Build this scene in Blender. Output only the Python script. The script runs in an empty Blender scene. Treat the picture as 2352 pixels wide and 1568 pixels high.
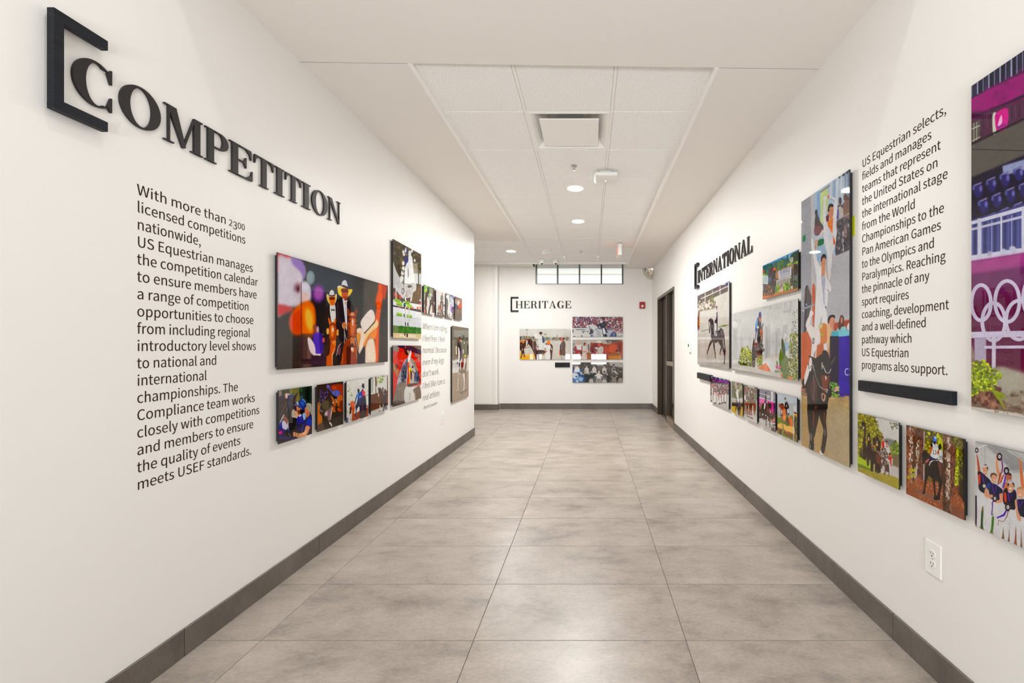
import bpy, bmesh, math, random
import numpy as np
from mathutils import Matrix, Vector
from mathutils.geometry import tessellate_polygon

PI = math.pi
random.seed(7)
np.random.seed(7)
SC = bpy.context.scene
COL = SC.collection

# ---------------------------------------------------------------- camera
F = 1030.0            # focal length in pixels of the 2352 px wide frame
EYE = 1.26            # lens height above the floor
cam_d = bpy.data.cameras.new('camera')
cam_d.sensor_width = 36.0
cam_d.lens = 36.0 * F / 2352.0
cam_d.shift_x = -(1353 - 1176) / 2352.0
cam_d.shift_y = (797 - 784) / 2352.0
cam_d.clip_start = 0.02
cam = bpy.data.objects.new('camera', cam_d)
cam.location = (0, 0, EYE)
cam.rotation_euler = (PI / 2, 0, 0)
COL.objects.link(cam)
SC.camera = cam

# ---------------------------------------------------------------- world, lamps, exposure
SC.view_settings.view_transform = 'Standard'
SC.view_settings.look = 'None'
SC.view_settings.gamma = 1.0
SC.view_settings.exposure = 0.88
SC.view_settings.use_curve_mapping = False
world = bpy.data.worlds.new('daylight')
SC.world = world
world.use_nodes = True
bg = world.node_tree.nodes['Background']
bg.inputs[0].default_value = (0.97, 0.99, 1.0, 1)
bg.inputs[1].default_value = 0.8

def lamp(name, kind, loc, energy, color, size=0.2, rot=(0, 0, 0), size_y=None, spread=None):
    d = bpy.data.lights.new(name, kind)
    d.energy = energy
    d.color = color
    if kind == 'AREA':
        d.shape = 'RECTANGLE' if size_y else 'DISK'
        d.size = size
        if size_y:
            d.size_y = size_y
        if spread:
            d.spread = spread
    else:
        d.shadow_soft_size = size
    o = bpy.data.objects.new(name, d)
    o.location = loc
    o.rotation_euler = rot
    COL.objects.link(o)
    return o

WARM = (0.985, 0.985, 0.97)
NEUT = (0.94, 0.975, 1.0)
# lamps of the taller lobby that the corridor opens from, behind the camera
lamp('lobby_lamp', 'AREA', (-0.17, 0.9, 4.36), 6, NEUT, 0.16)
lamp('lobby_lamp', 'AREA', (-0.9, -0.9, 4.45), 3, NEUT, 1.0)
lamp('lobby_lamp', 'AREA', (0.6, -0.9, 4.45), 3, NEUT, 1.0)
# unseen fill lamps added behind the camera to brighten the corridor ceiling
for ux_ in (-0.75, 0.45):
    lamp('ceiling_fill_lamp', 'AREA', (ux_, -2.6, 0.7), 10.5, NEUT, 0.7, rot=(math.radians(110), 0, 0), size_y=0.5, spread=math.radians(95))
DOWNLIGHTS = [(-0.144, 4.654), (-0.144, 5.873), (-1.34, 7.70)]
for (x, y) in DOWNLIGHTS:
    lamp('downlight_lamp', 'AREA', (x, y, 2.892), 21.5, WARM, 0.15)

try:
    SC.cycles.use_denoising = True
    SC.cycles.max_bounces = 6
    SC.cycles.diffuse_bounces = 4
    SC.cycles.glossy_bounces = 3
    SC.cycles.use_adaptive_sampling = True
    SC.cycles.adaptive_threshold = 0.06
    SC.cycles.adaptive_min_samples = 16
    SC.cycles.sample_clamp_indirect = 8.0
except Exception:
    pass

# ---------------------------------------------------------------- helpers
def lin(c):
    c = c / 255.0
    return c / 12.92 if c <= 0.04045 else ((c + 0.055) / 1.055) ** 2.4

def rgb(r, g, b):
    return (lin(r), lin(g), lin(b), 1.0)

def mat(name, color, rough=0.5, metal=0.0, spec=0.5, bump=None, vary=None, coat=0.0, emit=None, tone=None):
    """colour with a little procedural variation and relief"""
    m = bpy.data.materials.new(name)
    m.use_nodes = True
    nt = m.node_tree
    b = nt.nodes['Principled BSDF']
    b.inputs['Base Color'].default_value = color
    b.inputs['Roughness'].default_value = rough
    b.inputs['Metallic'].default_value = metal
    b.inputs['Specular IOR Level'].default_value = spec
    b.inputs['Coat Weight'].default_value = coat
    if emit:
        b.inputs['Emission Color'].default_value = emit[0]
        b.inputs['Emission Strength'].default_value = emit[1]
    geo = nt.nodes.new('ShaderNodeNewGeometry')
    if vary:
        sc, amt = vary
        n = nt.nodes.new('ShaderNodeTexNoise')
        n.inputs['Scale'].default_value = sc
        n.inputs['Detail'].default_value = 4
        nt.links.new(geo.outputs['Position'], n.inputs['Vector'])
        mx = nt.nodes.new('ShaderNodeMix')
        mx.data_type = 'RGBA'
        lo = tuple(max(0, c * (1 - amt)) for c in color[:3]) + (1,)
        hi = tuple(min(1, c * (1 + amt)) for c in color[:3]) + (1,)
        mx.inputs[6].default_value = lo
        mx.inputs[7].default_value = hi
        nt.links.new(n.outputs['Fac'], mx.inputs[0])
        nt.links.new(mx.outputs[2], b.inputs['Base Color'])
    if bump:
        sc, st, dist = bump
        n = nt.nodes.new('ShaderNodeTexNoise')
        n.inputs['Scale'].default_value = sc
        n.inputs['Detail'].default_value = 3
        nt.links.new(geo.outputs['Position'], n.inputs['Vector'])
        bp = nt.nodes.new('ShaderNodeBump')
        bp.inputs['Strength'].default_value = st
        bp.inputs['Distance'].default_value = dist
        nt.links.new(n.outputs['Fac'], bp.inputs['Height'])
        nt.links.new(bp.outputs['Normal'], b.inputs['Normal'])
    return m

def glass(name, tint=(1, 1, 1, 1), ior=1.45):
    m = bpy.data.materials.new(name)
    m.use_nodes = True
    nt = m.node_tree
    nt.nodes.clear()
    out = nt.nodes.new('ShaderNodeOutputMaterial')
    tr = nt.nodes.new('ShaderNodeBsdfTransparent')
    tr.inputs[0].default_value = tint
    gl = nt.nodes.new('ShaderNodeBsdfGlossy')
    gl.inputs['Roughness'].default_value = 0.02
    fr = nt.nodes.new('ShaderNodeFresnel')
    fr.inputs[0].default_value = ior
    mx = nt.nodes.new('ShaderNodeMixShader')
    nt.links.new(fr.outputs[0], mx.inputs[0])
    nt.links.new(tr.outputs[0], mx.inputs[1])
    nt.links.new(gl.outputs[0], mx.inputs[2])
    nt.links.new(mx.outputs[0], out.inputs[0])
    return m

def bm_box(bm, x0, x1, y0, y1, z0, z1, mi=0):
    vs = [bm.verts.new(p) for p in ((x0, y0, z0), (x1, y0, z0), (x1, y1, z0), (x0, y1, z0),
                                    (x0, y0, z1), (x1, y0, z1), (x1, y1, z1), (x0, y1, z1))]
    fs = []
    for q in ((3, 2, 1, 0), (4, 5, 6, 7), (0, 1, 5, 4), (1, 2, 6, 5), (2, 3, 7, 6), (3, 0, 4, 7)):
        f = bm.faces.new([vs[i] for i in q])
        f.material_index = mi
        fs.append(f)
    return vs, fs

def bm_hex(bm, bottom, top):
    """8-corner block from two quads (ccw seen from above)"""
    vs = [bm.verts.new(p) for p in list(bottom) + list(top)]
    for q in ((3, 2, 1, 0), (4, 5, 6, 7), (0, 1, 5, 4), (1, 2, 6, 5), (2, 3, 7, 6), (3, 0, 4, 7)):
        bm.faces.new([vs[i] for i in q])

def bm_bevelbox(bm, x0, x1, y0, y1, z0, z1, b, seg=2, mi=0):
    vs, fs = bm_box(bm, x0, x1, y0, y1, z0, z1, mi)
    es = list({e for f in fs for e in f.edges})
    bmesh.ops.bevel(bm, geom=es, offset=b, segments=seg, profile=0.5, affect='EDGES', clamp_overlap=True)

def bm_lathe(bm, prof, seg=32, axis='z', c=(0, 0, 0), mi=0, smooth=True, a0=0.0, a1=2 * PI):
    """revolve (radius, height) pairs"""
    full = abs(a1 - a0 - 2 * PI) < 1e-6
    n = seg if full else seg + 1
    rings = []
    for r, h in prof:
        ring = []
        for i in range(n):
            a = a0 + (a1 - a0) * i / seg
            p = (r * math.cos(a), r * math.sin(a), h)
            if axis == 'x':
                p = (p[2], p[0], p[1])
            elif axis == 'y':
                p = (p[0], p[2], p[1])
            ring.append(bm.verts.new((p[0] + c[0], p[1] + c[1], p[2] + c[2])))
        rings.append(ring)
    for a, b in zip(rings[:-1], rings[1:]):
        for i in range(seg):
            j = (i + 1) % n
            try:
                f = bm.faces.new((a[i], a[j], b[j], b[i]))
                f.smooth = smooth
                f.material_index = mi
            except ValueError:
                pass

def obj(name, bm, m, parent=None, clean=True, **props):
    if clean:
        bmesh.ops.remove_doubles(bm, verts=bm.verts, dist=1e-6)
        bmesh.ops.recalc_face_normals(bm, faces=bm.faces)
    me = bpy.data.meshes.new(name)
    bm.to_mesh(me)
    bm.free()
    for x in (m if isinstance(m, (list, tuple)) else [m]):
        me.materials.append(x)
    o = bpy.data.objects.new(name, me)
    COL.objects.link(o)
    if parent is not None:
        o.parent = parent
    for k, v in props.items():
        o[k] = v
    return o

def thing(name, label, cat, mtx=None, group=None):
    o = bpy.data.objects.new(name, None)
    COL.objects.link(o)
    o.empty_display_size = 0.05
    if mtx is not None:
        o.matrix_world = mtx
    o['label'] = label
    o['category'] = cat
    if group:
        o['group'] = group
    return o

# ---------------------------------------------------------------- wall frames: local x to the viewer's right, y up, z out of the wall
XL, XR, YF = 1.664, 1.3256, 9.15
AL, AR = 4 / F, -4 / F        # the two side walls are not quite parallel

def frame(wall, u, v, n=0.0):
    if wall == 'L':
        ux = Vector((AL, 1, 0)).normalized()
        o = Vector((-XL + AL * u, u, v))
    elif wall == 'R':
        ux = Vector((-AR, -1, 0)).normalized()
        o = Vector((XR + AR * u, u, v))
    else:
        ux = Vector((1, 0, 0))
        o = Vector((u, YF, v))
    uz = ux.cross(Vector((0, 0, 1)))
    o = o + uz * n
    m = Matrix((ux, Vector((0, 0, 1)), uz)).transposed().to_4x4()
    m.translation = o
    return m

def px_to_wall(wall, x, y, off=0.0):
    """measured point of the photograph (2352 px frame) -> distance along the wall, height"""
    if wall == 'L':
        Y = (XL - off) * F / (1357 - x)
        return Y, EYE - (y - 797) / F * Y
    if wall == 'R':
        Y = (XR - off) * F / (x - 1349)
        return Y, EYE - (y - 797) / F * Y
    Y = YF - off
    return (x - 1353) / F * Y, EYE - (y - 797) / F * Y

# ================================================================ letter outlines (units of 1/1000 em)
GLYPHS = {
 "'": (277, ["110,482 167,482 184,668 186,769 90,769 92,668"]),
 ',': (277, ["75,-190 124,-163 165,-127 195,-85 214,-36 221,19 211,76 185,113 144,126 109,118 84,96 75,62 84,28 108,6 142,-2 153,-1 145,-44 126,-81 94,-112 53,-136"]),
 '-': (346, ["46,244 301,244 301,314 46,314"]),
 '.': (277, ["139,-13 172,-4 195,20 205,56 195,93 172,117 139,126 105,117 82,93 73,56 82,20 105,-4"]),
 '0': (554, ["277,-13 354,2 417,48 465,124 495,230 505,368 495,505 465,610 417,685 354,730 277,744 200,730 137,685 90,610 60,505 50,368 60,230 90,124 137,48 200,2","277,61 231,72 192,107 163,167 144,254 138,368 144,482 163,568 192,627 231,661 277,673 324,661 362,627 392,568 411,482 417,368 411,254 392,167 362,107 324,72"]),
 '1': (554, ["88,0 489,0 489,76 342,76 342,731 272,731 241,715 206,701 166,690 121,680 121,622 251,622 251,76 88,76"]),
 '2': (554, ["44,0 504,0 504,79 301,79 262,78 221,75 182,72 277,168 357,261 417,352 456,442 469,530 459,602 431,661 387,706 328,735 255,744 203,740 156,726 114,703 76,674 40,638 93,586 125,620 162,647 201,664 244,671 304,660 346,630 371,584 379,526 366,448 327,363 261,270 167,168 44,54"]),
 '3': (554, ["262,-13 337,-4 402,23 453,66 486,124 498,196 490,252 468,298 435,336 392,364 343,381 343,386 387,406 423,434 450,469 467,512 473,562 463,625 433,676 388,713 329,737 259,744 211,740 167,728 127,710 90,686 56,658 105,600 138,628 174,651 214,665 256,671 308,662 347,639 372,602 380,555 374,510 353,472 314,442 257,422 178,415 178,345 266,339 331,319 374,289 398,248 405,199 394,142 364,99 317,72 256,63 199,70 151,88 111,115 76,147 29,88 61,57 99,29 145,7 199,-8"]),
 '4': (554, ["339,0 425,0 425,202 523,202 523,274 425,274 425,731 324,731 20,261 20,202 339,202","339,274 115,274 281,524 302,560 322,596 340,632 344,632 342,589 340,541 339,499"]),
 '5': (554, ["261,-13 333,-2 399,29 452,80 488,150 501,237 490,324 458,390 410,435 350,462 280,471 240,467 204,458 171,442 190,654 465,654 465,731 110,731 86,390 135,359 174,383 212,397 256,402 307,395 350,374 381,339 401,293 408,236 400,177 378,129 345,93 302,71 252,63 194,70 146,88 106,113 73,144 27,84 59,55 98,29 144,7 198,-8"]),
 '6': (554, ["300,-13 366,-2 424,30 470,80 500,145 511,225 502,307 475,372 432,418 376,445 307,454 264,448 220,431 179,403 142,366 153,485 181,571 221,628 272,660 330,670 374,663 413,643 446,614 498,670 465,700 425,723 379,739 326,744 244,731 170,688 110,612 70,500 56,349 68,219 102,117 154,45 221,2","144,293 181,337 219,365 257,381 292,386 350,375 392,342 416,291 424,225 415,157 388,104 349,71 300,59 250,69 208,98 177,145 155,211"]),
 '7': (554, ["198,0 292,0 303,159 324,299 361,426 420,549 507,677 507,731 49,731 49,654 404,654 329,536 273,417 235,292 210,155"]),
 '8': (554, ["279,-13 356,-4 419,23 467,64 497,115 508,176 501,231 483,276 456,314 422,344 385,368 385,373 418,404 450,445 473,495 482,550 473,613 447,666 406,707 350,733 281,742 217,734 162,709 119,670 91,619 81,557 89,503 110,458 142,419 180,388 180,384 140,359 104,326 74,285 53,237 46,182 57,118 89,64 139,23 203,-4","329,397 279,418 233,443 197,473 173,510 164,557 172,605 197,642 234,666 280,675 333,665 371,637 396,596 404,545 399,505 385,467 362,431","280,55 219,65 171,93 138,136 127,190 134,240 155,284 187,323 228,355 288,330 340,303 383,271 411,231 421,179 411,129 383,89 338,64"]),
 '9': (554, ["235,-13 315,1 387,46 446,125 485,241 500,397 488,523 454,620 401,689 333,731 253,744 188,733 131,702 85,652 55,586 44,507 53,425 80,361 122,315 178,287 245,277 291,284 336,302 377,330 414,366 401,248 374,162 334,104 286,73 232,63 185,70 143,89 108,119 58,62 92,32 132,8 179,-7","413,443 376,398 337,368 298,351 260,345 203,357 163,389 138,440 130,507 139,575 166,628 205,662 254,674 306,664 348,636 380,589 402,525"]),
 'A': (607, ["4,0 97,0 168,224 435,224 505,0 603,0 354,731 251,731","191,296 227,409 242,458 257,507 271,556 285,606 299,657 303,657 318,606 332,557 346,508 361,459 377,409 412,296"]),
 'B': (656, ["101,0 333,0 425,9 502,34 560,77 598,137 611,215 604,269 583,314 552,349 511,374 462,389 462,394 508,418 541,454 562,500 569,553 557,621 523,671 470,706 400,725 317,731 101,731","193,421 193,659 305,659 381,652 435,632 467,595 478,541 472,500 452,466 418,442 368,426 301,421","193,74 193,349 320,349 391,344 446,329 487,303 512,266 520,218 511,165 486,124 445,96 389,79 320,74"]),
 'C': (637, ["376,-13 430,-8 480,5 524,26 564,55 601,92 550,151 513,116 474,90 430,74 380,68 303,81 240,120 193,183 163,266 153,368 163,469 194,551 243,612 306,650 383,664 428,659 467,645 502,623 533,595 583,655 554,682 520,706 479,726 433,740 382,744 277,728 188,679 119,601 74,495 58,365 73,235 117,130 185,52 273,4"]),
 'D': (687, ["101,0 287,0 407,16 502,63 571,139 613,241 628,368 613,496 571,597 502,671 405,716 283,731 101,731","193,76 193,657 275,657 368,644 441,609 492,550 523,469 533,368 523,267 492,186 441,126 368,89 275,76"]),
 'E': (588, ["101,0 533,0 533,79 193,79 193,345 470,345 470,424 193,424 193,654 522,654 522,731 101,731"]),
 'F': (551, ["101,0 193,0 193,328 472,328 472,406 193,406 193,654 522,654 522,731 101,731"]),
 'G': (688, ["388,-13 445,-9 496,3 542,21 582,44 614,72 614,379 373,379 373,302 529,302 529,111 493,88 448,73 397,68 312,81 243,120 194,183 163,266 153,368 164,469 196,551 247,612 314,650 396,664 446,658 488,643 524,622 554,595 604,655 576,681 541,705 499,725 450,739 393,744 284,728 192,679 120,601 74,495 58,365 74,235 119,130 189,52 280,4"]),
 'I': (292, ["101,0 193,0 193,731 101,731"]),
 'L': (542, ["101,0 513,0 513,79 193,79 193,731 101,731"]),
 'M': (810, ["101,0 184,0 184,405 183,446 181,490 178,535 175,580 172,621 176,621 235,454 373,74 435,74 573,454 632,621 636,621 633,580 629,535 626,490 624,446 624,405 624,0 710,0 710,731 599,731 459,340 447,303 434,264 422,226 408,188 404,188 391,226 378,264 365,303 351,340 212,731 101,731"]),
 'N': (721, ["101,0 188,0 188,384 187,430 185,477 182,522 179,568 177,613 181,613 259,462 526,0 621,0 621,731 533,731 533,351 534,305 536,258 539,211 542,165 546,120 541,120 462,270 195,731 101,731"]),
 'O': (740, ["370,-13 473,4 559,54 625,133 668,239 683,368 668,497 625,602 559,680 473,728 370,744 267,728 181,680 115,602 73,497 58,368 73,239 115,133 181,54 267,4","370,68 297,82 237,121 191,184 163,267 153,368 163,469 191,551 237,612 297,650 370,664 443,650 504,612 549,551 578,469 588,368 578,267 549,184 504,121 443,82"]),
 'P': (632, ["101,0 193,0 193,291 313,291 403,300 478,326 534,371 570,434 583,517 570,601 534,661 476,702 401,724 309,731 101,731","193,366 193,657 297,657 367,652 421,638 460,612 483,572 491,517 484,461 461,419 424,389 371,372 301,366"]),
 'Q': (740, ["370,64 297,78 237,117 191,180 163,265 153,368 163,469 191,551 237,612 297,650 370,664 443,650 504,612 549,551 578,469 588,368 578,265 549,180 504,117 443,78","594,-184 636,-181 671,-175 699,-167 681,-96 660,-101 634,-105 604,-107 547,-101 497,-82 455,-52 424,-9 510,20 582,75 636,152 671,251 683,368 668,497 625,602 559,680 473,728 370,744 267,728 181,680 115,602 73,497 58,368 70,249 106,149 162,71 236,17 325,-10 356,-66 399,-114 453,-151 518,-175"]),
 'R': (634, ["193,384 193,657 315,657 378,652 427,639 463,614 486,577 493,527 486,475 463,435 427,407 378,390 315,384","502,0 606,0 420,320 475,340 521,370 555,412 577,464 585,527 572,606 538,664 483,703 413,725 329,731 101,731 101,0 193,0 193,310 324,310"]),
 'S': (595, ["303,-13 388,-2 457,27 508,72 541,129 552,195 544,253 523,300 491,337 449,366 401,390 297,435 254,454 215,478 187,512 176,558 185,602 213,635 256,656 312,664 361,659 404,645 444,624 479,596 527,655 493,684 454,709 411,728 363,740 312,744 237,735 174,709 125,668 93,614 82,551 91,493 115,447 149,411 189,384 231,363 335,317 384,295 423,269 449,235 458,187 448,138 417,101 369,76 304,68 259,72 216,84 174,103 136,128 103,159 48,95 89,58 135,28 187,6 243,-8"]),
 'T': (598, ["252,0 345,0 345,654 567,654 567,731 31,731 31,654 252,654"]),
 'U': (719, ["360,-13 445,-3 517,30 573,89 610,179 623,301 623,731 534,731 534,299 525,208 501,142 463,99 415,75 360,68 306,75 259,99 222,142 198,208 190,299 190,731 98,731 98,301 111,179 147,89 203,30 275,-3"]),
 'W': (876, ["181,0 290,0 399,441 408,484 418,525 427,566 436,608 440,608 449,566 458,525 467,484 476,441 587,0 699,0 849,731 761,731 683,333 675,286 667,239 659,191 651,144 643,96 637,96 626,144 616,191 606,239 595,286 585,333 483,731 398,731 297,333 287,286 276,239 265,191 255,144 245,96 241,96 233,144 224,191 215,239 206,286 198,333 121,731 26,731"]),
 'X': (572, ["17,0 115,0 220,198 239,235 258,274 278,316 282,316 305,274 326,235 345,198 454,0 556,0 341,373 541,731 444,731 346,545 329,511 313,477 294,437 290,437 269,477 251,511 233,545 133,731 31,731 231,378"]),
 'a': (562, ["217,-13 266,-7 312,10 356,35 396,65 399,65 407,0 482,0 482,333 475,408 454,470 418,516 365,546 294,556 243,552 196,540 152,524 114,505 82,485 117,422 151,443 191,462 234,475 279,480 334,468 369,438 386,394 391,343 268,324 175,295 109,255 71,204 59,141 67,87 88,44 122,13 165,-6","242,61 194,69 160,97 147,147 155,186 180,219 226,246 296,267 391,282 391,132 353,101 316,79 280,65"]),
 'b': (617, ["330,-13 402,0 467,36 519,96 553,178 566,279 557,373 530,449 486,507 426,543 350,556 305,550 261,534 219,510 180,480 184,577 184,794 92,794 92,0 165,0 173,56 177,56 213,27 252,5 292,-8","315,64 286,67 254,76 219,93 184,120 184,405 221,437 258,460 293,474 327,479 382,470 423,443 450,401 466,346 471,278 463,205 442,145 409,101 366,73"]),
 'c': (509, ["305,-13 353,-8 399,5 442,27 481,55 441,117 404,89 361,70 313,63 258,72 211,100 176,143 154,201 146,270 154,340 177,398 214,442 261,469 316,479 356,473 392,457 424,432 470,492 439,516 404,537 362,551 312,556 232,543 160,507 103,449 66,369 52,270 64,172 100,93 154,35 224,-1"]),
 'd': (619, ["276,-13 324,-7 367,10 407,34 441,64 444,64 452,0 527,0 527,794 435,794 435,586 440,493 405,519 370,539 331,551 287,556 215,543 151,506 100,447 65,368 53,270 63,172 92,93 139,35 201,-1","296,64 244,73 203,99 172,142 153,200 147,271 155,341 177,398 211,442 254,469 303,479 337,476 369,466 402,448 435,422 435,138 401,105 368,82 333,68"]),
 'e': (553, ["311,-13 363,-9 410,3 452,20 489,42 457,103 426,85 394,71 359,63 321,60 264,68 215,93 178,133 153,185 142,249 507,249 510,273 511,301 502,387 475,458 431,511 370,544 294,556 222,543 156,506 102,447 65,368 52,270 65,172 102,94 158,35 229,-1","141,314 154,373 178,420 212,455 252,476 296,483 343,476 380,455 408,421 425,374 431,314"]),
 'f': (324, ["33,468 107,468 107,0 198,0 198,468 312,468 312,542 198,542 198,628 206,686 231,722 274,734 304,731 335,719 355,790 328,799 298,805 264,807 207,799 162,776 131,739 113,689 107,629 107,542 33,537"]),
 'g': (563, ["274,-249 367,-240 443,-212 501,-171 536,-120 549,-62 541,-14 518,22 481,47 428,62 360,67 253,67 197,75 167,95 159,126 163,152 176,173 194,191 219,180 247,174 273,172 337,180 392,205 434,244 462,296 472,360 466,405 451,442 428,472 539,472 539,542 350,542 329,549 303,554 273,556 211,547 155,522 111,482 81,428 71,362 77,316 93,276 115,242 142,217 142,213 113,188 91,153 82,112 88,73 106,44 131,23 131,18 97,-8 72,-37 56,-70 51,-105 61,-155 92,-196 139,-225 201,-243","273,234 229,243 193,268 168,309 159,362 168,416 192,456 229,480 273,489 319,480 356,456 380,416 389,362 380,309 355,268 318,243","287,-187 221,-180 172,-161 141,-131 131,-92 136,-60 154,-29 186,0 210,-5 234,-7 255,-8 349,-8 410,-15 447,-36 459,-77 447,-118 413,-153 358,-177"]),
 'h': (606, ["92,0 184,0 184,393 222,429 257,455 292,471 331,476 378,468 410,442 428,397 434,331 434,0 525,0 525,343 519,418 499,478 467,521 420,547 359,556 307,549 260,529 218,500 180,465 184,577 184,794 92,794"]),
 'i': (274, ["92,0 184,0 184,542 92,542","138,654 169,661 191,682 199,714 191,745 169,766 138,773 106,766 85,745 78,714 85,682 106,661"]),
 'k': (551, ["92,0 182,0 182,143 283,261 442,0 541,0 336,323 517,542 415,542 186,256 182,256 182,794 92,794"]),
 'l': (283, ["188,-13 219,-10 240,-5 228,65 216,63 209,63 191,72 184,102 184,794 92,794 92,108 97,56 114,19 144,-5"]),
 'm': (924, ["92,0 184,0 184,393 220,430 254,456 288,471 319,476 364,468 396,442 414,397 420,331 420,0 511,0 511,393 548,430 583,456 616,471 648,476 692,468 724,442 742,397 748,331 748,0 839,0 839,343 833,418 814,478 781,521 735,547 676,556 627,548 582,527 539,494 496,452 475,495 444,528 402,549 346,556 299,549 256,529 215,499 178,463 176,463 167,542 92,542"]),
 'n': (609, ["92,0 184,0 184,393 222,429 257,455 292,471 331,476 378,468 410,442 428,397 434,331 434,0 525,0 525,343 519,418 499,478 467,521 420,547 359,556 307,549 260,529 217,499 178,463 176,463 167,542 92,542"]),
 'o': (605, ["302,-13 379,-1 448,35 503,93 540,172 553,270 540,369 503,449 448,507 379,543 302,556 225,543 157,507 102,449 65,369 52,270 65,172 102,93 157,35 225,-1","302,63 250,72 207,100 174,143 153,201 146,270 153,340 174,398 207,442 250,469 302,479 355,469 398,442 432,398 453,340 460,270 453,201 432,143 398,100 355,72"]),
 'p': (619, ["92,-229 184,-229 184,-45 181,50 218,23 255,3 293,-9 330,-13 402,0 467,36 519,96 553,178 566,279 557,373 530,449 486,507 426,543 350,556 304,550 259,533 216,508 178,479 176,479 167,542 92,542","315,64 286,67 254,76 219,93 184,120 184,405 222,437 258,460 293,474 327,479 382,470 423,443 450,401 466,346 471,278 463,205 442,145 409,101 366,73"]),
 'q': (619, ["435,-229 527,-229 527,542 454,542 445,491 443,491 408,519 371,539 332,552 287,556 215,543 151,506 100,447 65,368 53,270 63,172 92,93 139,35 201,-1 276,-13 322,-7 365,9 405,33 440,63 435,-36","296,64 244,73 203,99 172,142 153,200 147,271 155,341 177,398 211,442 254,469 303,479 337,476 369,466 402,448 435,422 435,138 401,105 368,82 333,68"]),
 'r': (387, ["92,0 184,0 184,348 214,407 248,446 284,467 319,474 348,472 372,465 389,544 363,553 331,556 287,548 246,525 209,490 178,443 176,443 167,542 92,542"]),
 's': (467, ["234,-13 303,-5 358,18 398,53 422,97 430,148 421,201 395,241 357,271 313,294 265,312 222,330 184,349 158,373 149,406 160,446 193,474 249,485 294,479 335,461 372,437 416,494 382,518 342,538 297,551 248,556 183,548 131,526 93,493 70,451 62,402 71,353 96,315 131,286 174,264 220,245 264,228 304,206 332,179 343,143 332,100 296,69 237,58 191,63 150,76 112,96 76,123 32,62 65,38 103,17 144,1 188,-9"]),
 't': (376, ["261,-13 296,-10 330,-3 362,7 344,76 314,65 282,61 233,73 206,108 199,165 199,468 346,468 346,542 199,542 199,695 123,695 113,542 27,537 27,468 108,468 108,168 113,107 129,57 158,19 201,-5"]),
 'u': (606, ["250,-13 302,-6 348,14 390,45 429,85 432,85 439,0 515,0 515,542 424,542 424,158 387,116 352,88 317,71 277,66 231,74 200,100 181,145 176,210 176,542 84,542 84,199 90,123 109,64 142,22 189,-4"]),
 'v': (520, ["209,0 315,0 507,542 417,542 314,234 302,194 289,153 277,113 264,74 259,74 247,113 235,153 222,194 210,234 108,542 13,542"]),
 'w': (800, ["178,0 283,0 360,290 370,329 379,368 388,408 397,448 402,448 411,408 420,369 429,330 439,292 517,0 628,0 774,542 687,542 608,229 599,190 591,152 583,115 575,78 570,78 560,115 551,152 541,190 532,229 447,542 358,542 273,229 264,190 255,152 246,115 237,78 233,78 224,115 217,152 209,190 201,229 120,542 27,542"]),
 'y': (520, ["101,-234 160,-224 208,-198 247,-158 278,-106 303,-46 507,542 418,542 320,241 310,204 298,165 287,126 276,88 271,88 257,127 244,166 230,204 218,241 108,542 13,542 231,-1 219,-42 198,-88 172,-125 138,-150 97,-159 74,-156 55,-150 37,-223 66,-231"]),
}
# ---------------------------------------------------------------- lettering
def contour_area(c):
    return 0.5 * sum(c[i][0] * c[(i + 1) % len(c)][1] - c[(i + 1) % len(c)][0] * c[i][1] for i in range(len(c)))

def inside(p, c):
    r = False
    for i in range(len(c)):
        (ax, ay), (bx, by) = c[i], c[(i + 1) % len(c)]
        if (ay > p[1]) != (by > p[1]) and p[0] < (bx - ax) * (p[1] - ay) / (by - ay) + ax:
            r = not r
    return r

def group_contours(cs):
    """[(outer, [holes])] from loose contours"""
    cs = sorted(cs, key=lambda c: -abs(contour_area(c)))
    outs = []
    for c in cs:
        for o in outs:
            if inside(c[0], o[0]) and not any(inside(c[0], h) for h in o[1]):
                o[1].append(c)
                break
        else:
            outs.append((c, []))
    return outs

_gc = {}
def glyph(ch):
    if ch not in _gc:
        adv, cs = GLYPHS[ch]
        cs = [[tuple(float(v) / 1000 for v in p.split(',')) for p in c.split()] for c in cs]
        _gc[ch] = (adv / 1000, group_contours(cs))
    return _gc[ch]

def add_shape(bm, outer, holes, z0, z1, fx):
    """fill an outline with holes, front at z1, sides back to z0"""
    loops = [outer] + holes
    flat = [p for l in loops for p in l]
    tris = tessellate_polygon([[Vector((p[0], p[1], 0)) for p in l] for l in loops])
    fp = [fx(p) for p in flat]
    front = [bm.verts.new((p[0], p[1], z1)) for p in fp]
    for t in tris:
        a, b, c = (fp[i] for i in t)
        s = (b[0] - a[0]) * (c[1] - a[1]) - (c[0] - a[0]) * (b[1] - a[1])
        t = t if s > 0 else (t[0], t[2], t[1])
        try:
            bm.faces.new([front[i] for i in t])
        except ValueError:
            pass
    if z0 is None:
        return
    back = [bm.verts.new((p[0], p[1], z0)) for p in fp]
    i0 = 0
    for l in loops:
        n = len(l)
        ccw = contour_area(l) > 0
        want = (l is outer)
        for i in range(n):
            j = (i + 1) % n
            q = [front[i0 + i], back[i0 + i], back[i0 + j], front[i0 + j]]
            if ccw != want:
                q.reverse()
            try:
                bm.faces.new(q)
            except ValueError:
                pass
        i0 += n

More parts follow.
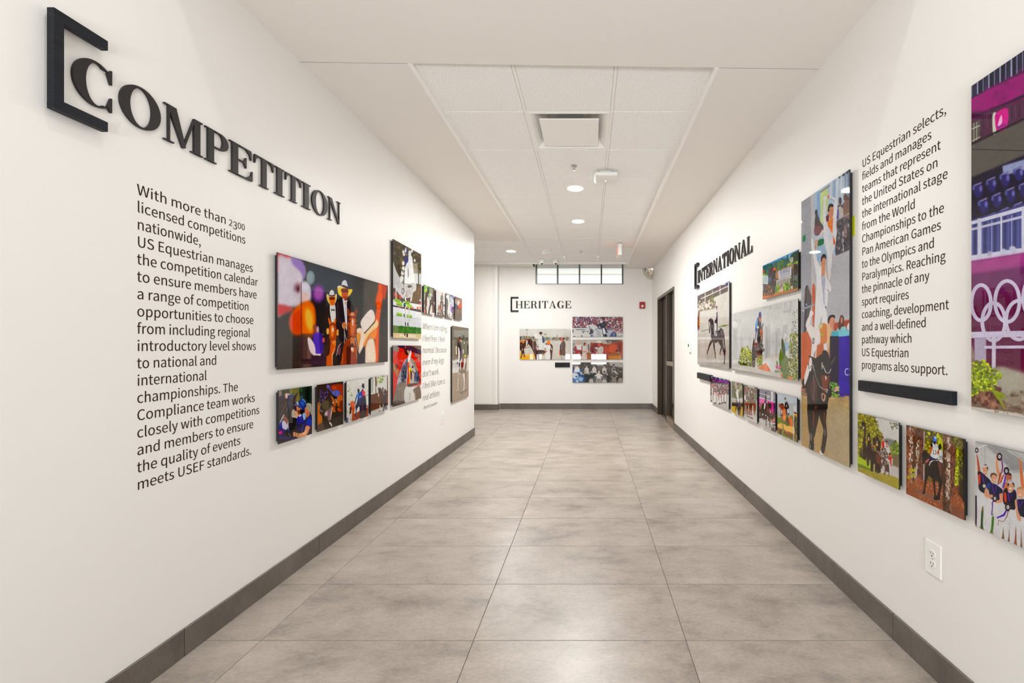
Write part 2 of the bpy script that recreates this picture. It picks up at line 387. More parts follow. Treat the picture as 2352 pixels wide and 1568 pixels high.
def text_glyphs(s, italic=False):
    """[(x, y, scale, glyph)] and total advance"""
    out, x = [], 0.0
    for ch in s:
        if ch == ' ':
            x += 0.225
            continue
        if ch in '0123456789' and s.endswith('2300'):
            sc, dy = (0.74, 0.0) if ch in '20' else (0.92, -0.17)
            if ch == '3':
                sc = 0.9
        else:
            sc, dy = 1.0, 0.0
        src = 'q' if (italic and ch == 'a') else ch
        adv, g = glyph(src)
        out.append((x, dy, sc, g, src != ch))
        x += adv * sc
    return out, x

def inset(c, d):
    """move an outline inwards (d > 0 thins a counter-clockwise shape)"""
    n, sg, out = len(c), (1 if contour_area(c) > 0 else -1), []
    for i in range(n):
        p, q, r = c[i - 1], c[i], c[(i + 1) % n]
        ax, ay, bx, by = q[0] - p[0], q[1] - p[1], r[0] - q[0], r[1] - q[1]
        la, lb = math.hypot(ax, ay) or 1, math.hypot(bx, by) or 1
        nx, ny = -(ay / la + by / lb) * sg, (ax / la + bx / lb) * sg
        l2 = nx * nx + ny * ny
        k = 2 * d / max(l2, 1.2)
        out.append((q[0] + nx * k, q[1] + ny * k))
    return out

def text_line(name, s, width, size, m, parent, loc, italic=False, depth=0.0006, thin=0.006):
    gl, total = text_glyphs(s, italic)
    last = 0.055
    sx = width / (total - last)
    line = bpy.data.objects.new(name, None)
    COL.objects.link(line)
    line.parent = parent
    line.location = loc
    k = 0
    for word in s.split():
        bm = bmesh.new()
        x0 = gl[k][0]
        for (x, dy, sc, groups, clip) in gl[k:k + len(word)]:
            for outer, holes in groups:
                def fx(p, x=x - x0, dy=dy, sc=sc, clip=clip):
                    py = p[1] * sc + dy
                    if clip:
                        py = max(py, 0.0)
                    px = p[0] * sc + x - 0.05
                    if italic:
                        px += py * 0.2
                    return (px * sx, py * size)
                add_shape(bm, inset(outer, thin), [inset(h, -thin) for h in holes], 0.0, depth, fx)
        k += len(word)
        o = obj('word', bm, m, line, clean=False)
        o.location = (x0 * sx, 0, 0)
    return line

# --- high-contrast serif capitals, drawn as overlapping pieces (cap height 1)
def R4(x0, y0, x1, y1):
    return [(x0, y0), (x1, y0), (x1, y1), (x0, y1)]

def ring(cx, cy, rx, ry, n=40, a0=0.0, a1=2 * PI):
    full = abs(a1 - a0 - 2 * PI) < 1e-6
    k = n if full else n + 1
    return [(cx + rx * math.cos(a0 + (a1 - a0) * i / n), cy + ry * math.sin(a0 + (a1 - a0) * i / n)) for i in range(k)]

def serif_letters(S=0.19, H=0.035):
    """S heavy stem, H hairline -> {char: (width, [(outer, holes)])}"""
    g = {}
    def stem(x, w, y0=0.0, y1=1.0, e=0.085, top=True, bot=True):
        p = [(R4(x, y0, x + w, y1), [])]
        if bot:
            p.append((R4(x - e, 0, x + w + e, H), []))
        if top:
            p.append((R4(x - e, 1 - H, x + w + e, 1), []))
        return p
    def diag(x0, x1, w, y0=0.0, y1=1.0):     # from foot x0 to head x1
        return ([(x0, y0), (x0 + w, y0), (x1 + w, y1), (x1, y1)], [])
    def barb(x, y, dy, back=0.10):               # curved end serif of an arm: thin arm end growing to a point
        return ([(x, y), (x, y + dy), (x - 0.022, y + dy), (x - 0.06, y + dy * 0.45), (x - back, y)], [])
    e = 0.085
    g['I'] = (S + 2 * e, stem(e, S))
    g['H'] = (0.98, stem(e, S) + stem(0.98 - e - S, S) + [(R4(e, 0.485, 0.9, 0.485 + H), [])])
    g['E'] = (0.80, stem(e, S) + [(R4(e, 1 - H, 0.74, 1), []), (R4(e, 0, 0.78, H), []), (R4(e, 0.5, 0.56, 0.5 + H), []),
              barb(0.75, 1 - H, -0.27, 0.2), barb(0.79, H, 0.30, 0.22), barb(0.57, 0.52, 0.17, 0.12), barb(0.57, 0.515, -0.17, 0.12)])
    g['L'] = (0.78, stem(e, S) + [(R4(e, 0, 0.76, H), []), barb(0.77, H, 0.33, 0.24)])
    g['T'] = (0.84, stem(0.42 - S / 2, S, top=False) + [(R4(0.03, 1 - H, 0.81, 1), []),
              ([(0.02, 1 - H), (0.02, 0.70), (0.042, 0.70), (0.09, 0.88), (0.24, 1 - H)], []),
              ([(0.82, 1 - H), (0.60, 1 - H), (0.75, 0.88), (0.798, 0.70), (0.82, 0.70)], [])])
    bowl = [(0.25, 1.0)] + ring(0.5, 0.745, 0.27, 0.255, 20, PI / 2, -PI / 2) + [(0.25, 0.49)]
    bin_ = [(0.25, 1.0 - H)] + ring(0.45, 0.745, 0.125, 0.255 - H, 20, PI / 2, -PI / 2) + [(0.25, 0.49 + H)]
    pring = bowl + bin_[::-1]
    g['P'] = (0.80, stem(e, S) + [(pring, [])])
    rr = [(0.42, 0.52), (0.60, 0.49), (0.70, 0.40), (0.73, 0.24), (0.76, 0.09), (0.82, 0.045), (0.88, 0.07), (0.90, 0.04),
          (0.82, -0.015), (0.70, -0.01), (0.58, 0.06), (0.545, 0.2), (0.535, 0.36), (0.49, 0.46), (0.36, 0.49)]
    g['R'] = (0.90, stem(e, S) + [(pring, []), (rr, [])])
    g['O'] = (0.92, [(ring(0.46, 0.5, 0.44, 0.52), [ring(0.46, 0.5, 0.44 - S * 1.05, 0.52 - H)])])
    oa = ring(0.47, 0.5, 0.45, 0.52, 34, 0.30 * PI, 1.70 * PI)
    ia = ring(0.50, 0.5, 0.45 - S * 1.15, 0.52 - H, 34, 1.66 * PI, 0.34 * PI)
    cres = (oa + ia, [])
    g['C'] = (0.86, [cres, ([(0.71, 0.90), (0.79, 0.66), (0.815, 0.66), (0.815, 1.0), (0.79, 1.0), (0.745, 0.93)], []),
                     ([(0.71, 0.10), (0.745, 0.07), (0.79, 0.0), (0.815, 0.0), (0.815, 0.34), (0.79, 0.34)], [])])
    g['G'] = (0.96, [cres, ([(0.71, 0.90), (0.79, 0.66), (0.815, 0.66), (0.815, 1.0), (0.79, 1.0), (0.745, 0.93)], []),
                     (R4(0.66, 0.03, 0.66 + S, 0.42), []), (R4(0.56, 0.42 - H, 0.95, 0.42), [])])
    g['N'] = (0.98, stem(0.11, 0.045, e=0.11) + stem(0.83, 0.045, e=0.11, bot=False) + [([(0.05, 1), (0.28, 1), (0.875, 0.0), (0.83, -0.01), (0.80, 0.0)], [])])
    g['A'] = (0.94, [([(0.43, 1.02), (0.50, 1.02), (0.86, H), (0.64, H)], []), ([(0.43, 1.02), (0.47, 0.93), (0.145, H), (0.10, H)], []),
                     (R4(0.01, 0, 0.28, H), []), (R4(0.56, 0, 0.94, H), []), (R4(0.23, 0.31, 0.63, 0.31 + H), [])])
    g['M'] = (1.16, stem(0.12, 0.045, e=0.11, top=False) + stem(0.86, S, e=0.09, top=False) +
              [(R4(0.02, 1 - H, 0.16, 1), []), (R4(0.98, 1 - H, 1.13, 1), []), ([(0.10, 1), (0.34, 1), (0.615, 0.03), (0.56, 0.0), (0.52, 0.0)], []),
               ([(0.53, 0.02), (0.58, 0.02), (0.905, 1), (0.86, 1)], [])])
    return g
# ---------------------------------------------------------------- printed pictures: a small painter that fills an image in memory
class Art:
    """coordinates are those of an enlarged view of the print; (x0, y0) its corner in the photograph, k its scale"""
    def __init__(s, wall, rect, view, dens):
        s.wall, s.rect = wall, rect
        s.x0, s.y0, s.k = view
        u0, u1, v0, v1 = rect
        s.W = int(max(24, min(1100, abs(u1 - u0) * dens)))
        s.H = int(max(24, min(1300, (v1 - v0) * dens)))
        s.a = np.zeros((s.H, s.W, 3), np.float32)
        s.rng = np.random.RandomState(5)
    def to(s, p):
        u, v = px_to_wall(s.wall, s.x0 + p[0] / s.k, s.y0 + p[1] / s.k, PANEL_OFF)
        u0, u1, v0, v1 = s.rect
        return ((u - u0) / (u1 - u0) * s.W, (v1 - v) / (v1 - v0) * s.H)
    def view(s, x0, y0, k):
        s.x0, s.y0, s.k = x0, y0, k
        return s
    def sc(s, p):
        a, b = s.to((p[0], p[1] - 10)), s.to((p[0], p[1] + 10))
        return abs(b[1] - a[1]) / 20
    def _mask(s, P, soft):
        P = np.array(P, np.float64)
        pad = int(3 * soft + 2)
        xa = max(0, int(P[:, 0].min()) - pad); xb = min(s.W, int(P[:, 0].max()) + pad + 2)
        ya = max(0, int(P[:, 1].min()) - pad); yb = min(s.H, int(P[:, 1].max()) + pad + 2)
        if xb <= xa or yb <= ya:
            return None
        w, h = xb - xa, yb - ya
        SS = 1 if soft > 1.5 else 3
        yy = (np.arange(h * SS) + .5) / SS + ya
        xx = (np.arange(w * SS) + .5) / SS + xa
        m = np.zeros((h * SS, w * SS), bool)
        Q = np.roll(P, -1, axis=0)
        for (ax, ay), (bx, by) in zip(P, Q):
            if ay == by:
                continue
            lo, hi = (ay, by) if ay < by else (by, ay)
            r = np.nonzero((yy >= lo) & (yy < hi))[0]
            if len(r) == 0:
                continue
            xc = (bx - ax) * (yy[r] - ay) / (by - ay) + ax
            m[r] ^= xx[None, :] < xc[:, None]
        m = m.reshape(h, SS, w, SS).mean((1, 3)).astype(np.float32)
        if soft > 0.4:
            r = int(2.6 * soft) + 1
            kx = np.exp(-0.5 * (np.arange(-r, r + 1) / soft) ** 2).astype(np.float32); kx /= kx.sum()
            q = np.pad(m, ((r, r), (0, 0)))
            m = sum(kx[i] * q[i:i + h] for i in range(2 * r + 1))
            q = np.pad(m, ((0, 0), (r, r)))
            m = sum(kx[i] * q[:, i:i + w] for i in range(2 * r + 1))
        return m, xa, xb, ya, yb
    def _put(s, mk, col, al=1.0):
        if mk is None:
            return
        m, xa, xb, ya, yb = mk
        m = np.clip(m * al, 0, 1)[..., None]
        s.a[ya:yb, xa:xb] = s.a[ya:yb, xa:xb] * (1 - m) + np.array(col, np.float32) / 255 * m
    def poly(s, pts, col, soft=0.0, smooth=True, al=1.0):
        if isinstance(pts, str):
            pts = [tuple(float(v) for v in q.split(',')) for q in pts.split()]
        if smooth and len(pts) > 3:
            n, o = len(pts), []
            for i in range(n):
                p0, p1, p2, p3 = (pts[(i + j - 1) % n] for j in range(4))
                for t in (0.0, 0.25, 0.5, 0.75):
                    o.append(tuple(0.5 * (2 * p1[q] + (p2[q] - p0[q]) * t + (2 * p0[q] - 5 * p1[q] + 4 * p2[q] - p3[q]) * t * t
                                          + (3 * p1[q] - p0[q] - 3 * p2[q] + p3[q]) * t ** 3) for q in (0, 1)))
            pts = o
        k = s.sc(pts[0])
        s._put(s._mask([s.to(p) for p in pts], soft * k), col, al)
        return s
    def box(s, pts, col, soft=0.0, al=1.0):
        return s.poly(pts, col, soft, False, al)
    def ell(s, x, y, rx, ry, col, soft=0.0, al=1.0, rot=0.0):
        c, d = math.cos(rot), math.sin(rot)
        pts = [(x + rx * math.cos(t) * c - ry * math.sin(t) * d, y + rx * math.cos(t) * d + ry * math.sin(t) * c)
               for t in [2 * PI * i / 20 for i in range(20)]]
        return s.poly(pts, col, soft, False, al)
    def line(s, pts, w, col, soft=0.0, al=1.0):
        """tapered stroke; w a width or a list of widths"""
        if isinstance(pts, str):
            pts = [tuple(float(v) for v in q.split(',')) for q in pts.split()]
        if not isinstance(w, (list, tuple)):
            w = [w] * len(pts)
        L, Rr = [], []
        for i, p in enumerate(pts):
            a = pts[max(0, i - 1)]; b = pts[min(len(pts) - 1, i + 1)]
            dx, dy = b[0] - a[0], b[1] - a[1]
            l = math.hypot(dx, dy) or 1
            nx, ny = -dy / l * w[i] / 2, dx / l * w[i] / 2
            L.append((p[0] + nx, p[1] + ny)); Rr.append((p[0] - nx, p[1] - ny))
        return s.poly(L + Rr[::-1], col, soft, False, al)
    def fill(s, cols):
        """vertical gradient of the whole print"""
        t = np.linspace(0, len(cols) - 1, s.H)
        c = np.array(cols, np.float32) / 255
        i = np.clip(t.astype(int), 0, len(cols) - 2) if len(cols) > 1 else np.zeros(s.H, int)
        f = (t - i)[:, None]
        g = c[i] * (1 - f) + c[np.minimum(i + 1, len(cols) - 1)] * f
        s.a[:] = g[:, None, :]
        return s
    def spots(s, pts, n, r, cols, soft=0.0, al=1.0, asp=1.0):
        """n random dabs inside a polygon (foliage, crowds, leaves, gravel)"""
        if isinstance(pts, str):
            pts = [tuple(float(v) for v in q.split(',')) for q in pts.split()]
        P = np.array(pts)
        x0, y0, x1, y1 = P[:, 0].min(), P[:, 1].min(), P[:, 0].max(), P[:, 1].max()
        k = 0
        if n > 20:
            n, r = int(n * 1.9), r * 0.72
        while k < n:
            x, y = s.rng.uniform(x0, x1), s.rng.uniform(y0, y1)
            k += 1
            if not inside((x, y), pts):
                continue
            q = r * s.rng.uniform(0.5, 1.3)
            c = cols[s.rng.randint(len(cols))]
            j = s.rng.uniform(0.85, 1.15)
            s.ell6(x, y, q, q * asp * s.rng.uniform(0.7, 1.4), tuple(min(255, v * j) for v in c), soft, al, s.rng.uniform(-0.6, 0.6))
        return s
    def ell6(s, x, y, rx, ry, col, soft, al, rot):
        c, d = math.cos(rot), math.sin(rot)
        pts = [(x + rx * math.cos(t) * c - ry * math.sin(t) * d, y + rx * math.cos(t) * d + ry * math.sin(t) * c)
               for t in [2 * PI * i / 7 for i in range(7)]]
        k = s.sc((x, y))
        s._put(s._mask([s.to(p) for p in pts], soft * k), col, al)
    def text(s, t, x, y, h, w, col, slope=0.0):
        gl, tot = text_glyphs(t)
        for (gx, dy, sc, groups, c) in gl:
            for outer, holes in groups:
                f = lambda p: (x + (p[0] + gx) / tot * w, y + slope * (p[0] + gx) / tot * w - p[1] / 0.73 * h)
                bgc = None
                mk = s._mask([s.to(f(p)) for p in outer], 0)
                if mk is None:
                    continue
                m = mk[0]
                for hl in holes:
                    mh = s._mask([s.to(f(p)) for p in hl], 0)
                    if mh:
                        full = np.zeros((s.H, s.W), np.float32)
                        full[mh[3]:mh[4], mh[1]:mh[2]] = mh[0]
                        m = m * (1 - full[mk[3]:mk[4], mk[1]:mk[2]])
                s._put((m,) + mk[1:], col)
        return s
    def grain(s, a=0.012):
        def cloud(q):
            h, w = s.H // q + 3, s.W // q + 3
            g = s.rng.normal(0, 1, (h, w)).astype(np.float32)
            yy, xx = np.arange(s.H) / q, np.arange(s.W) / q
            yi, xi = yy.astype(int), xx.astype(int)
            fy, fx = (yy - yi)[:, None], (xx - xi)[None, :]
            return (g[yi][:, xi] * (1 - fy) * (1 - fx) + g[yi + 1][:, xi] * fy * (1 - fx)
                    + g[yi][:, xi + 1] * (1 - fy) * fx + g[yi + 1][:, xi + 1] * fy * fx)
        m = 1 + 0.016 * cloud(3) + 0.014 * cloud(9) + 0.02 * cloud(40)
        v = np.clip(s.a * m[..., None], 0, 1)
        v = v + 0.16 * (v * v * (3 - 2 * v) - v) - 0.02 * (1 - v)      # a little more contrast
        lum = v.mean(axis=2, keepdims=True)
        v = lum + (v - lum) * 1.10
        s.a = np.clip(v + s.rng.normal(0, a, s.a.shape[:2])[..., None].astype(np.float32), 0, 1)
        return s
    def image(s, name):
        im = bpy.data.images.new(name, s.W, s.H)
        px = np.ones((s.H, s.W, 4), np.float32)
        px[..., :3] = np.clip(s.a[::-1], 0, 1)
        im.pixels.foreach_set(px.ravel())
        im.pack()
        return im
PANEL_OFF = 0.022     # front face of the prints, out from the wall
SKIN, SKIN2, WHITE = (206, 142, 104), (170, 98, 62), (236, 234, 232)
BLACK = (24, 20, 20)

def paint_riders(a):                     # two riders in pale hats
    a.view(630, 570, 5.407).fill([(52, 54, 58), (60, 62, 62), (58, 58, 54), (66, 58, 54), (58, 44, 36)])
    a.box('380,0 700,150 980,330 960,560 560,600 420,470', (58, 70, 82), 60)
    a.box('1110,330 1300,400 1300,1450 1110,1450', (88, 84, 78), 25)
    a.box('330,1000 660,1000 660,1560 330,1560', (70, 50, 52), 30)
    a.box('380,560 640,560 640,1200 470,1200 380,800', (38, 30, 34), 25)
    a.poly('30,40 200,90 210,260 30,300', (206, 40, 50), 8)
    a.poly('30,130 160,110 230,120 330,180 385,300 350,420 430,450 460,560 440,660 330,690 320,720 200,740 120,790 30,800', (222, 214, 228), 22)
    a.poly('215,110 330,140 390,260 360,380 330,300 230,200', (160, 130, 200), 16)
    a.ell(290, 490, 45, 60, (150, 96, 110), 22); a.ell(298, 500, 14, 40, (90, 50, 60), 12)
    a.poly('30,700 180,720 240,760 110,820 30,830', (196, 60, 66), 16)
    a.ell(385, 520, 60, 110, (224, 222, 240), 14); a.ell(380, 600, 52, 60, (240, 206, 200), 14)
    a.ell(450, 365, 52, 88, (132, 152, 158), 8); a.ell(440, 365, 36, 66, (150, 170, 176), 10)
    a.ell(548, 560, 82, 115, (112, 62, 140), 18); a.ell(550, 560, 55, 78, (176, 100, 184), 16)
    a.poly('330,690 430,655 495,720 515,860 505,1000 470,1090 440,1130 380,1080 340,1060 240,1060 190,960 200,860 240,770', (250, 112, 8), 18)
    a.poly('200,860 330,760 335,1040 230,1040', (214, 72, 8), 20)
    a.poly('400,740 470,800 480,960 450,1040 400,960 380,840', (252, 190, 70), 22)
    a.box('328,420 340,420 345,1490 332,1490', (96, 44, 48), 4, 0.7)
    a.box('330,1380 620,1370 620,1420 330,1440', (62, 32, 42), 5); a.box('357,1060 470,1060 470,1370 357,1375', (96, 70, 62), 4, 0.8); a.box('412,1180 470,1180 470,1370 412,1370', (120, 88, 78), 3)
    a.box('357,1440 475,1436 475,1480 357,1490', (104, 78, 66), 2)
    a.poly('470,1290 600,1300 640,1400 600,1500 470,1500', (66, 38, 56), 14)
    a.poly('505,1010 540,960 560,1040 600,1100 606,1240 590,1310 510,1310 490,1200 480,1090', (96, 60, 190), 6)
    a.poly('560,1060 600,1100 606,1240 580,1300 560,1200', (70, 40, 150), 6)
    a.poly('480,960 520,950 530,1040 500,1060', (150, 84, 60), 5); a.ell(540, 1010, 16, 40, (214, 170, 190), 4)
    a.poly('415,1120 440,1110 500,1200 510,1330 450,1290 420,1190', (246, 224, 228), 5); a.box('508,1308 578,1310 576,1334 508,1328', (240, 226, 226), 2)
    a.ell(615, 1063, 14, 20, (206, 140, 190), 2); a.ell(612, 1140, 16, 32, (206, 90, 90), 3)
    # rider in the bow tie
    a.poly('632,735 690,720 705,860 705,930 690,1080 650,1130 610,1080 602,960 612,820', (48, 36, 34), 2)
    a.poly('740,700 770,720 800,850 800,1060 770,1060 750,900', (40, 30, 30), 2)
    a.poly('690,710 755,705 760,920 712,920', (226, 222, 222), 1); a.box('708,752 728,762 748,752 750,778 728,770 708,778', (30, 26, 30))
    a.poly('648,575 668,570 690,600 740,600 765,566 778,580 772,640 740,705 700,705 660,650', (240, 206, 150), 1)
    a.poly('668,610 700,600 740,600 760,612 752,680 725,705 690,690 672,650', (250, 190, 80), 2)
    a.poly('682,590 690,540 712,518 736,530 746,585 718,600', (232, 228, 232), 1); a.line('684,584 715,592 746,582', 12, (40, 34, 40))
    a.poly('688,606 750,604 752,660 738,705 705,705 690,660', (230, 110, 30), 2); a.box('684,606 752,604 752,636 684,640', (120, 50, 20), 3)
    a.ell(664, 1030, 18, 40, (246, 180, 90), 2); a.ell(788, 1045, 18, 40, (240, 170, 80), 2)
    a.poly('668,860 690,880 708,940 690,960 676,920', (226, 110, 30), 1); a.poly('762,866 768,900 755,960 738,950 748,890', (220, 104, 28), 1)
    a.poly('684,955 730,915 762,950 775,1050 762,1150 740,1240 715,1250 690,1200 680,1080', (178, 78, 26), 2)
    a.poly('700,975 735,960 740,1060 725,1100 705,1080', (236, 130, 50), 4); a.ell(728, 1010, 12, 28, (250, 226, 196), 2)
    a.poly('720,1160 765,1150 755,1260 735,1310 715,1260', (238, 128, 40), 3); a.line('715,1155 735,1180 762,1150', 7, (240, 180, 120)); a.line('690,960 730,940 765,962', 8, (80, 40, 26))
    a.poly('660,1300 720,1180 760,1250 722,1340 722,1470 650,1475', (214, 96, 24), 3); a.line('722,1460 720,1320 752,1235', [4, 9, 4], (252, 214, 160)); a.poly('640,1180 690,1120 690,1290 650,1330', (70, 42, 34), 4)
    # rider in the larger hat
    a.poly('770,660 850,615 910,635 975,700 984,800 960,900 900,940 905,1010 890,1130 830,1160 800,1090 800,900 765,830', (38, 28, 34), 2)
    a.poly('776,700 800,680 800,850 860,930 850,960 780,870', (58, 42, 52), 4)
    a.poly('848,610 880,650 908,640 900,700 905,920 895,1020 880,900 860,720', (232, 230, 240), 1); a.line('880,690 890,900', 5, (170, 160, 190), 1); a.poly('862,640 880,672 905,650 885,700', (206, 176, 150), 1)
    a.poly('784,480 810,466 850,480 915,508 968,510 962,545 930,590 880,612 830,600 795,560', (250, 214, 60), 1)
    a.poly('784,478 812,462 845,474 850,490 810,486 800,500', (252, 240, 214), 1)
    a.poly('838,470 842,420 870,396 892,402 904,440 915,490 870,480', (236, 236, 240), 1); a.line('838,464 875,470 915,488', 18, (50, 44, 46))
    a.poly('838,505 875,498 915,512 915,590 898,632 868,634 842,600', (196, 88, 40), 2); a.poly('838,505 915,512 912,545 838,540', (120, 50, 30), 4); a.line('848,535 870,545 905,540', 5, (50, 30, 26)); a.line('868,606 900,606', 7, (120, 40, 30))
    a.ell(870, 958, 30, 42, (222, 140, 84), 2); a.line('850,930 890,960', 6, (110, 56, 34)); a.line('855,960 888,985', 5, (120, 60, 36))
    a.line('865,985 880,1080 900,1160 930,1220', 7, (200, 180, 170)); a.line('870,1010 872,1150 866,1250 880,1330 905,1440', 7, (180, 170, 160))
    a.poly('780,1230 830,1170 870,1190 850,1340 830,1440 780,1400', (46, 34, 36), 2); a.ell(805, 1260, 20, 70, (120, 70, 84), 3); a.line('775,1330 790,1230 830,1180', 6, (214, 206, 206))
    a.poly('870,1180 960,1100 1030,1230 1040,1450 830,1460 840,1360', (150, 62, 24), 4); a.poly('900,1230 950,1250 940,1450 900,1450', (84, 34, 20), 8); a.line('1010,1240 1030,1400', 12, (214, 110, 50), 3); a.line('850,1300 845,1430', 14, (206, 96, 40), 4)
    a.poly('1030,1200 1070,1300 1060,1460 1030,1440', (66, 62, 64), 3)
    a.poly('905,735 935,780 945,830 925,860 908,810', (140, 66, 34), 1); a.poly('1030,740 1032,800 1010,850 996,830 1005,780', (150, 72, 36), 1); a.line('1028,750 1012,830', 6, (60, 34, 28))
    a.poly('930,850 960,795 990,800 1010,860 1024,960 1010,1080 990,1180 960,1190 935,1160 915,1010 916,920', (170, 74, 26), 2)
    a.ell(968, 820, 26, 26, (232, 150, 110), 4); a.line('925,855 965,845 1008,860', 9, (40, 24, 22)); a.poly('955,870 990,870 1000,960 985,1060 955,1060 945,960', (214, 110, 40), 8); a.ell(975, 920, 9, 44, (252, 240, 224), 2)
    a.ell(935, 905, 8, 14, (40, 24, 18), 2); a.ell(1014, 930, 6, 14, (40, 24, 18), 2); a.poly('945,1110 1000,1105 995,1210 975,1230 952,1200', (206, 120, 70), 3)
    a.line('932,1110 960,1095 1005,1115', 10, (44, 30, 28)); a.line('930,960 925,1080 945,1230', 5, (60, 44, 40)); a.line('1018,960 1020,1100 1000,1190', 5, (70, 50, 44))
    a.ell(968, 1225, 20, 48, (60, 40, 36), 1); a.poly('952,1240 990,1235 990,1280 965,1285', (246, 150, 80), 1); a.ell(965, 1250, 9, 24, (240, 236, 236), 1)
    a.line('1008,1110 1020,1180 1040,1260 1060,1310', 6, (206, 190, 180))
    a.spots('905,860 1020,870 1010,1150 920,1150', 40, 5, [(232, 150, 80), (110, 48, 20), (196, 92, 34)], 1)
    # blurred hat and arm beside them
    a.poly('1300,420 1385,440 1350,600 1325,760 1300,1000 1290,1415 1240,1420 1255,1100 1250,900 1270,760 1260,640 1290,520', (236, 92, 12), 14)
    a.poly('1340,440 1400,450 1380,620 1350,620', (190, 74, 34), 12)
    a.poly('1072,920 1110,850 1170,780 1210,762 1240,800 1250,880 1200,980 1130,1050 1090,1000', (246, 232, 224), 4)
    a.poly('1120,1060 1250,920 1270,880 1292,930 1270,990 1180,1070 1110,1190 1100,1130', (250, 212, 160), 5); a.line('1115,1060 1180,990 1248,910', 12, (60, 40, 38), 3)
    a.poly('1025,1010 1055,988 1095,1005 1120,1080 1110,1200 1065,1310 1050,1240 1072,1080 1030,1050', (252, 222, 200), 3)
    a.poly('1022,1060 1070,1060 1060,1160 1050,1240 1030,1160', (232, 150, 50), 4)
    a.poly('1130,1420 1130,1260 1160,1150 1210,1110 1245,1180 1255,1420', (250, 226, 206), 10); a.poly('1110,1190 1180,1070 1270,1000 1250,1130 1180,1110 1130,1220', (244, 140, 50), 10)
    a.poly('1050,1340 1120,1220 1120,1440 1040,1440', (50, 38, 52), 8)

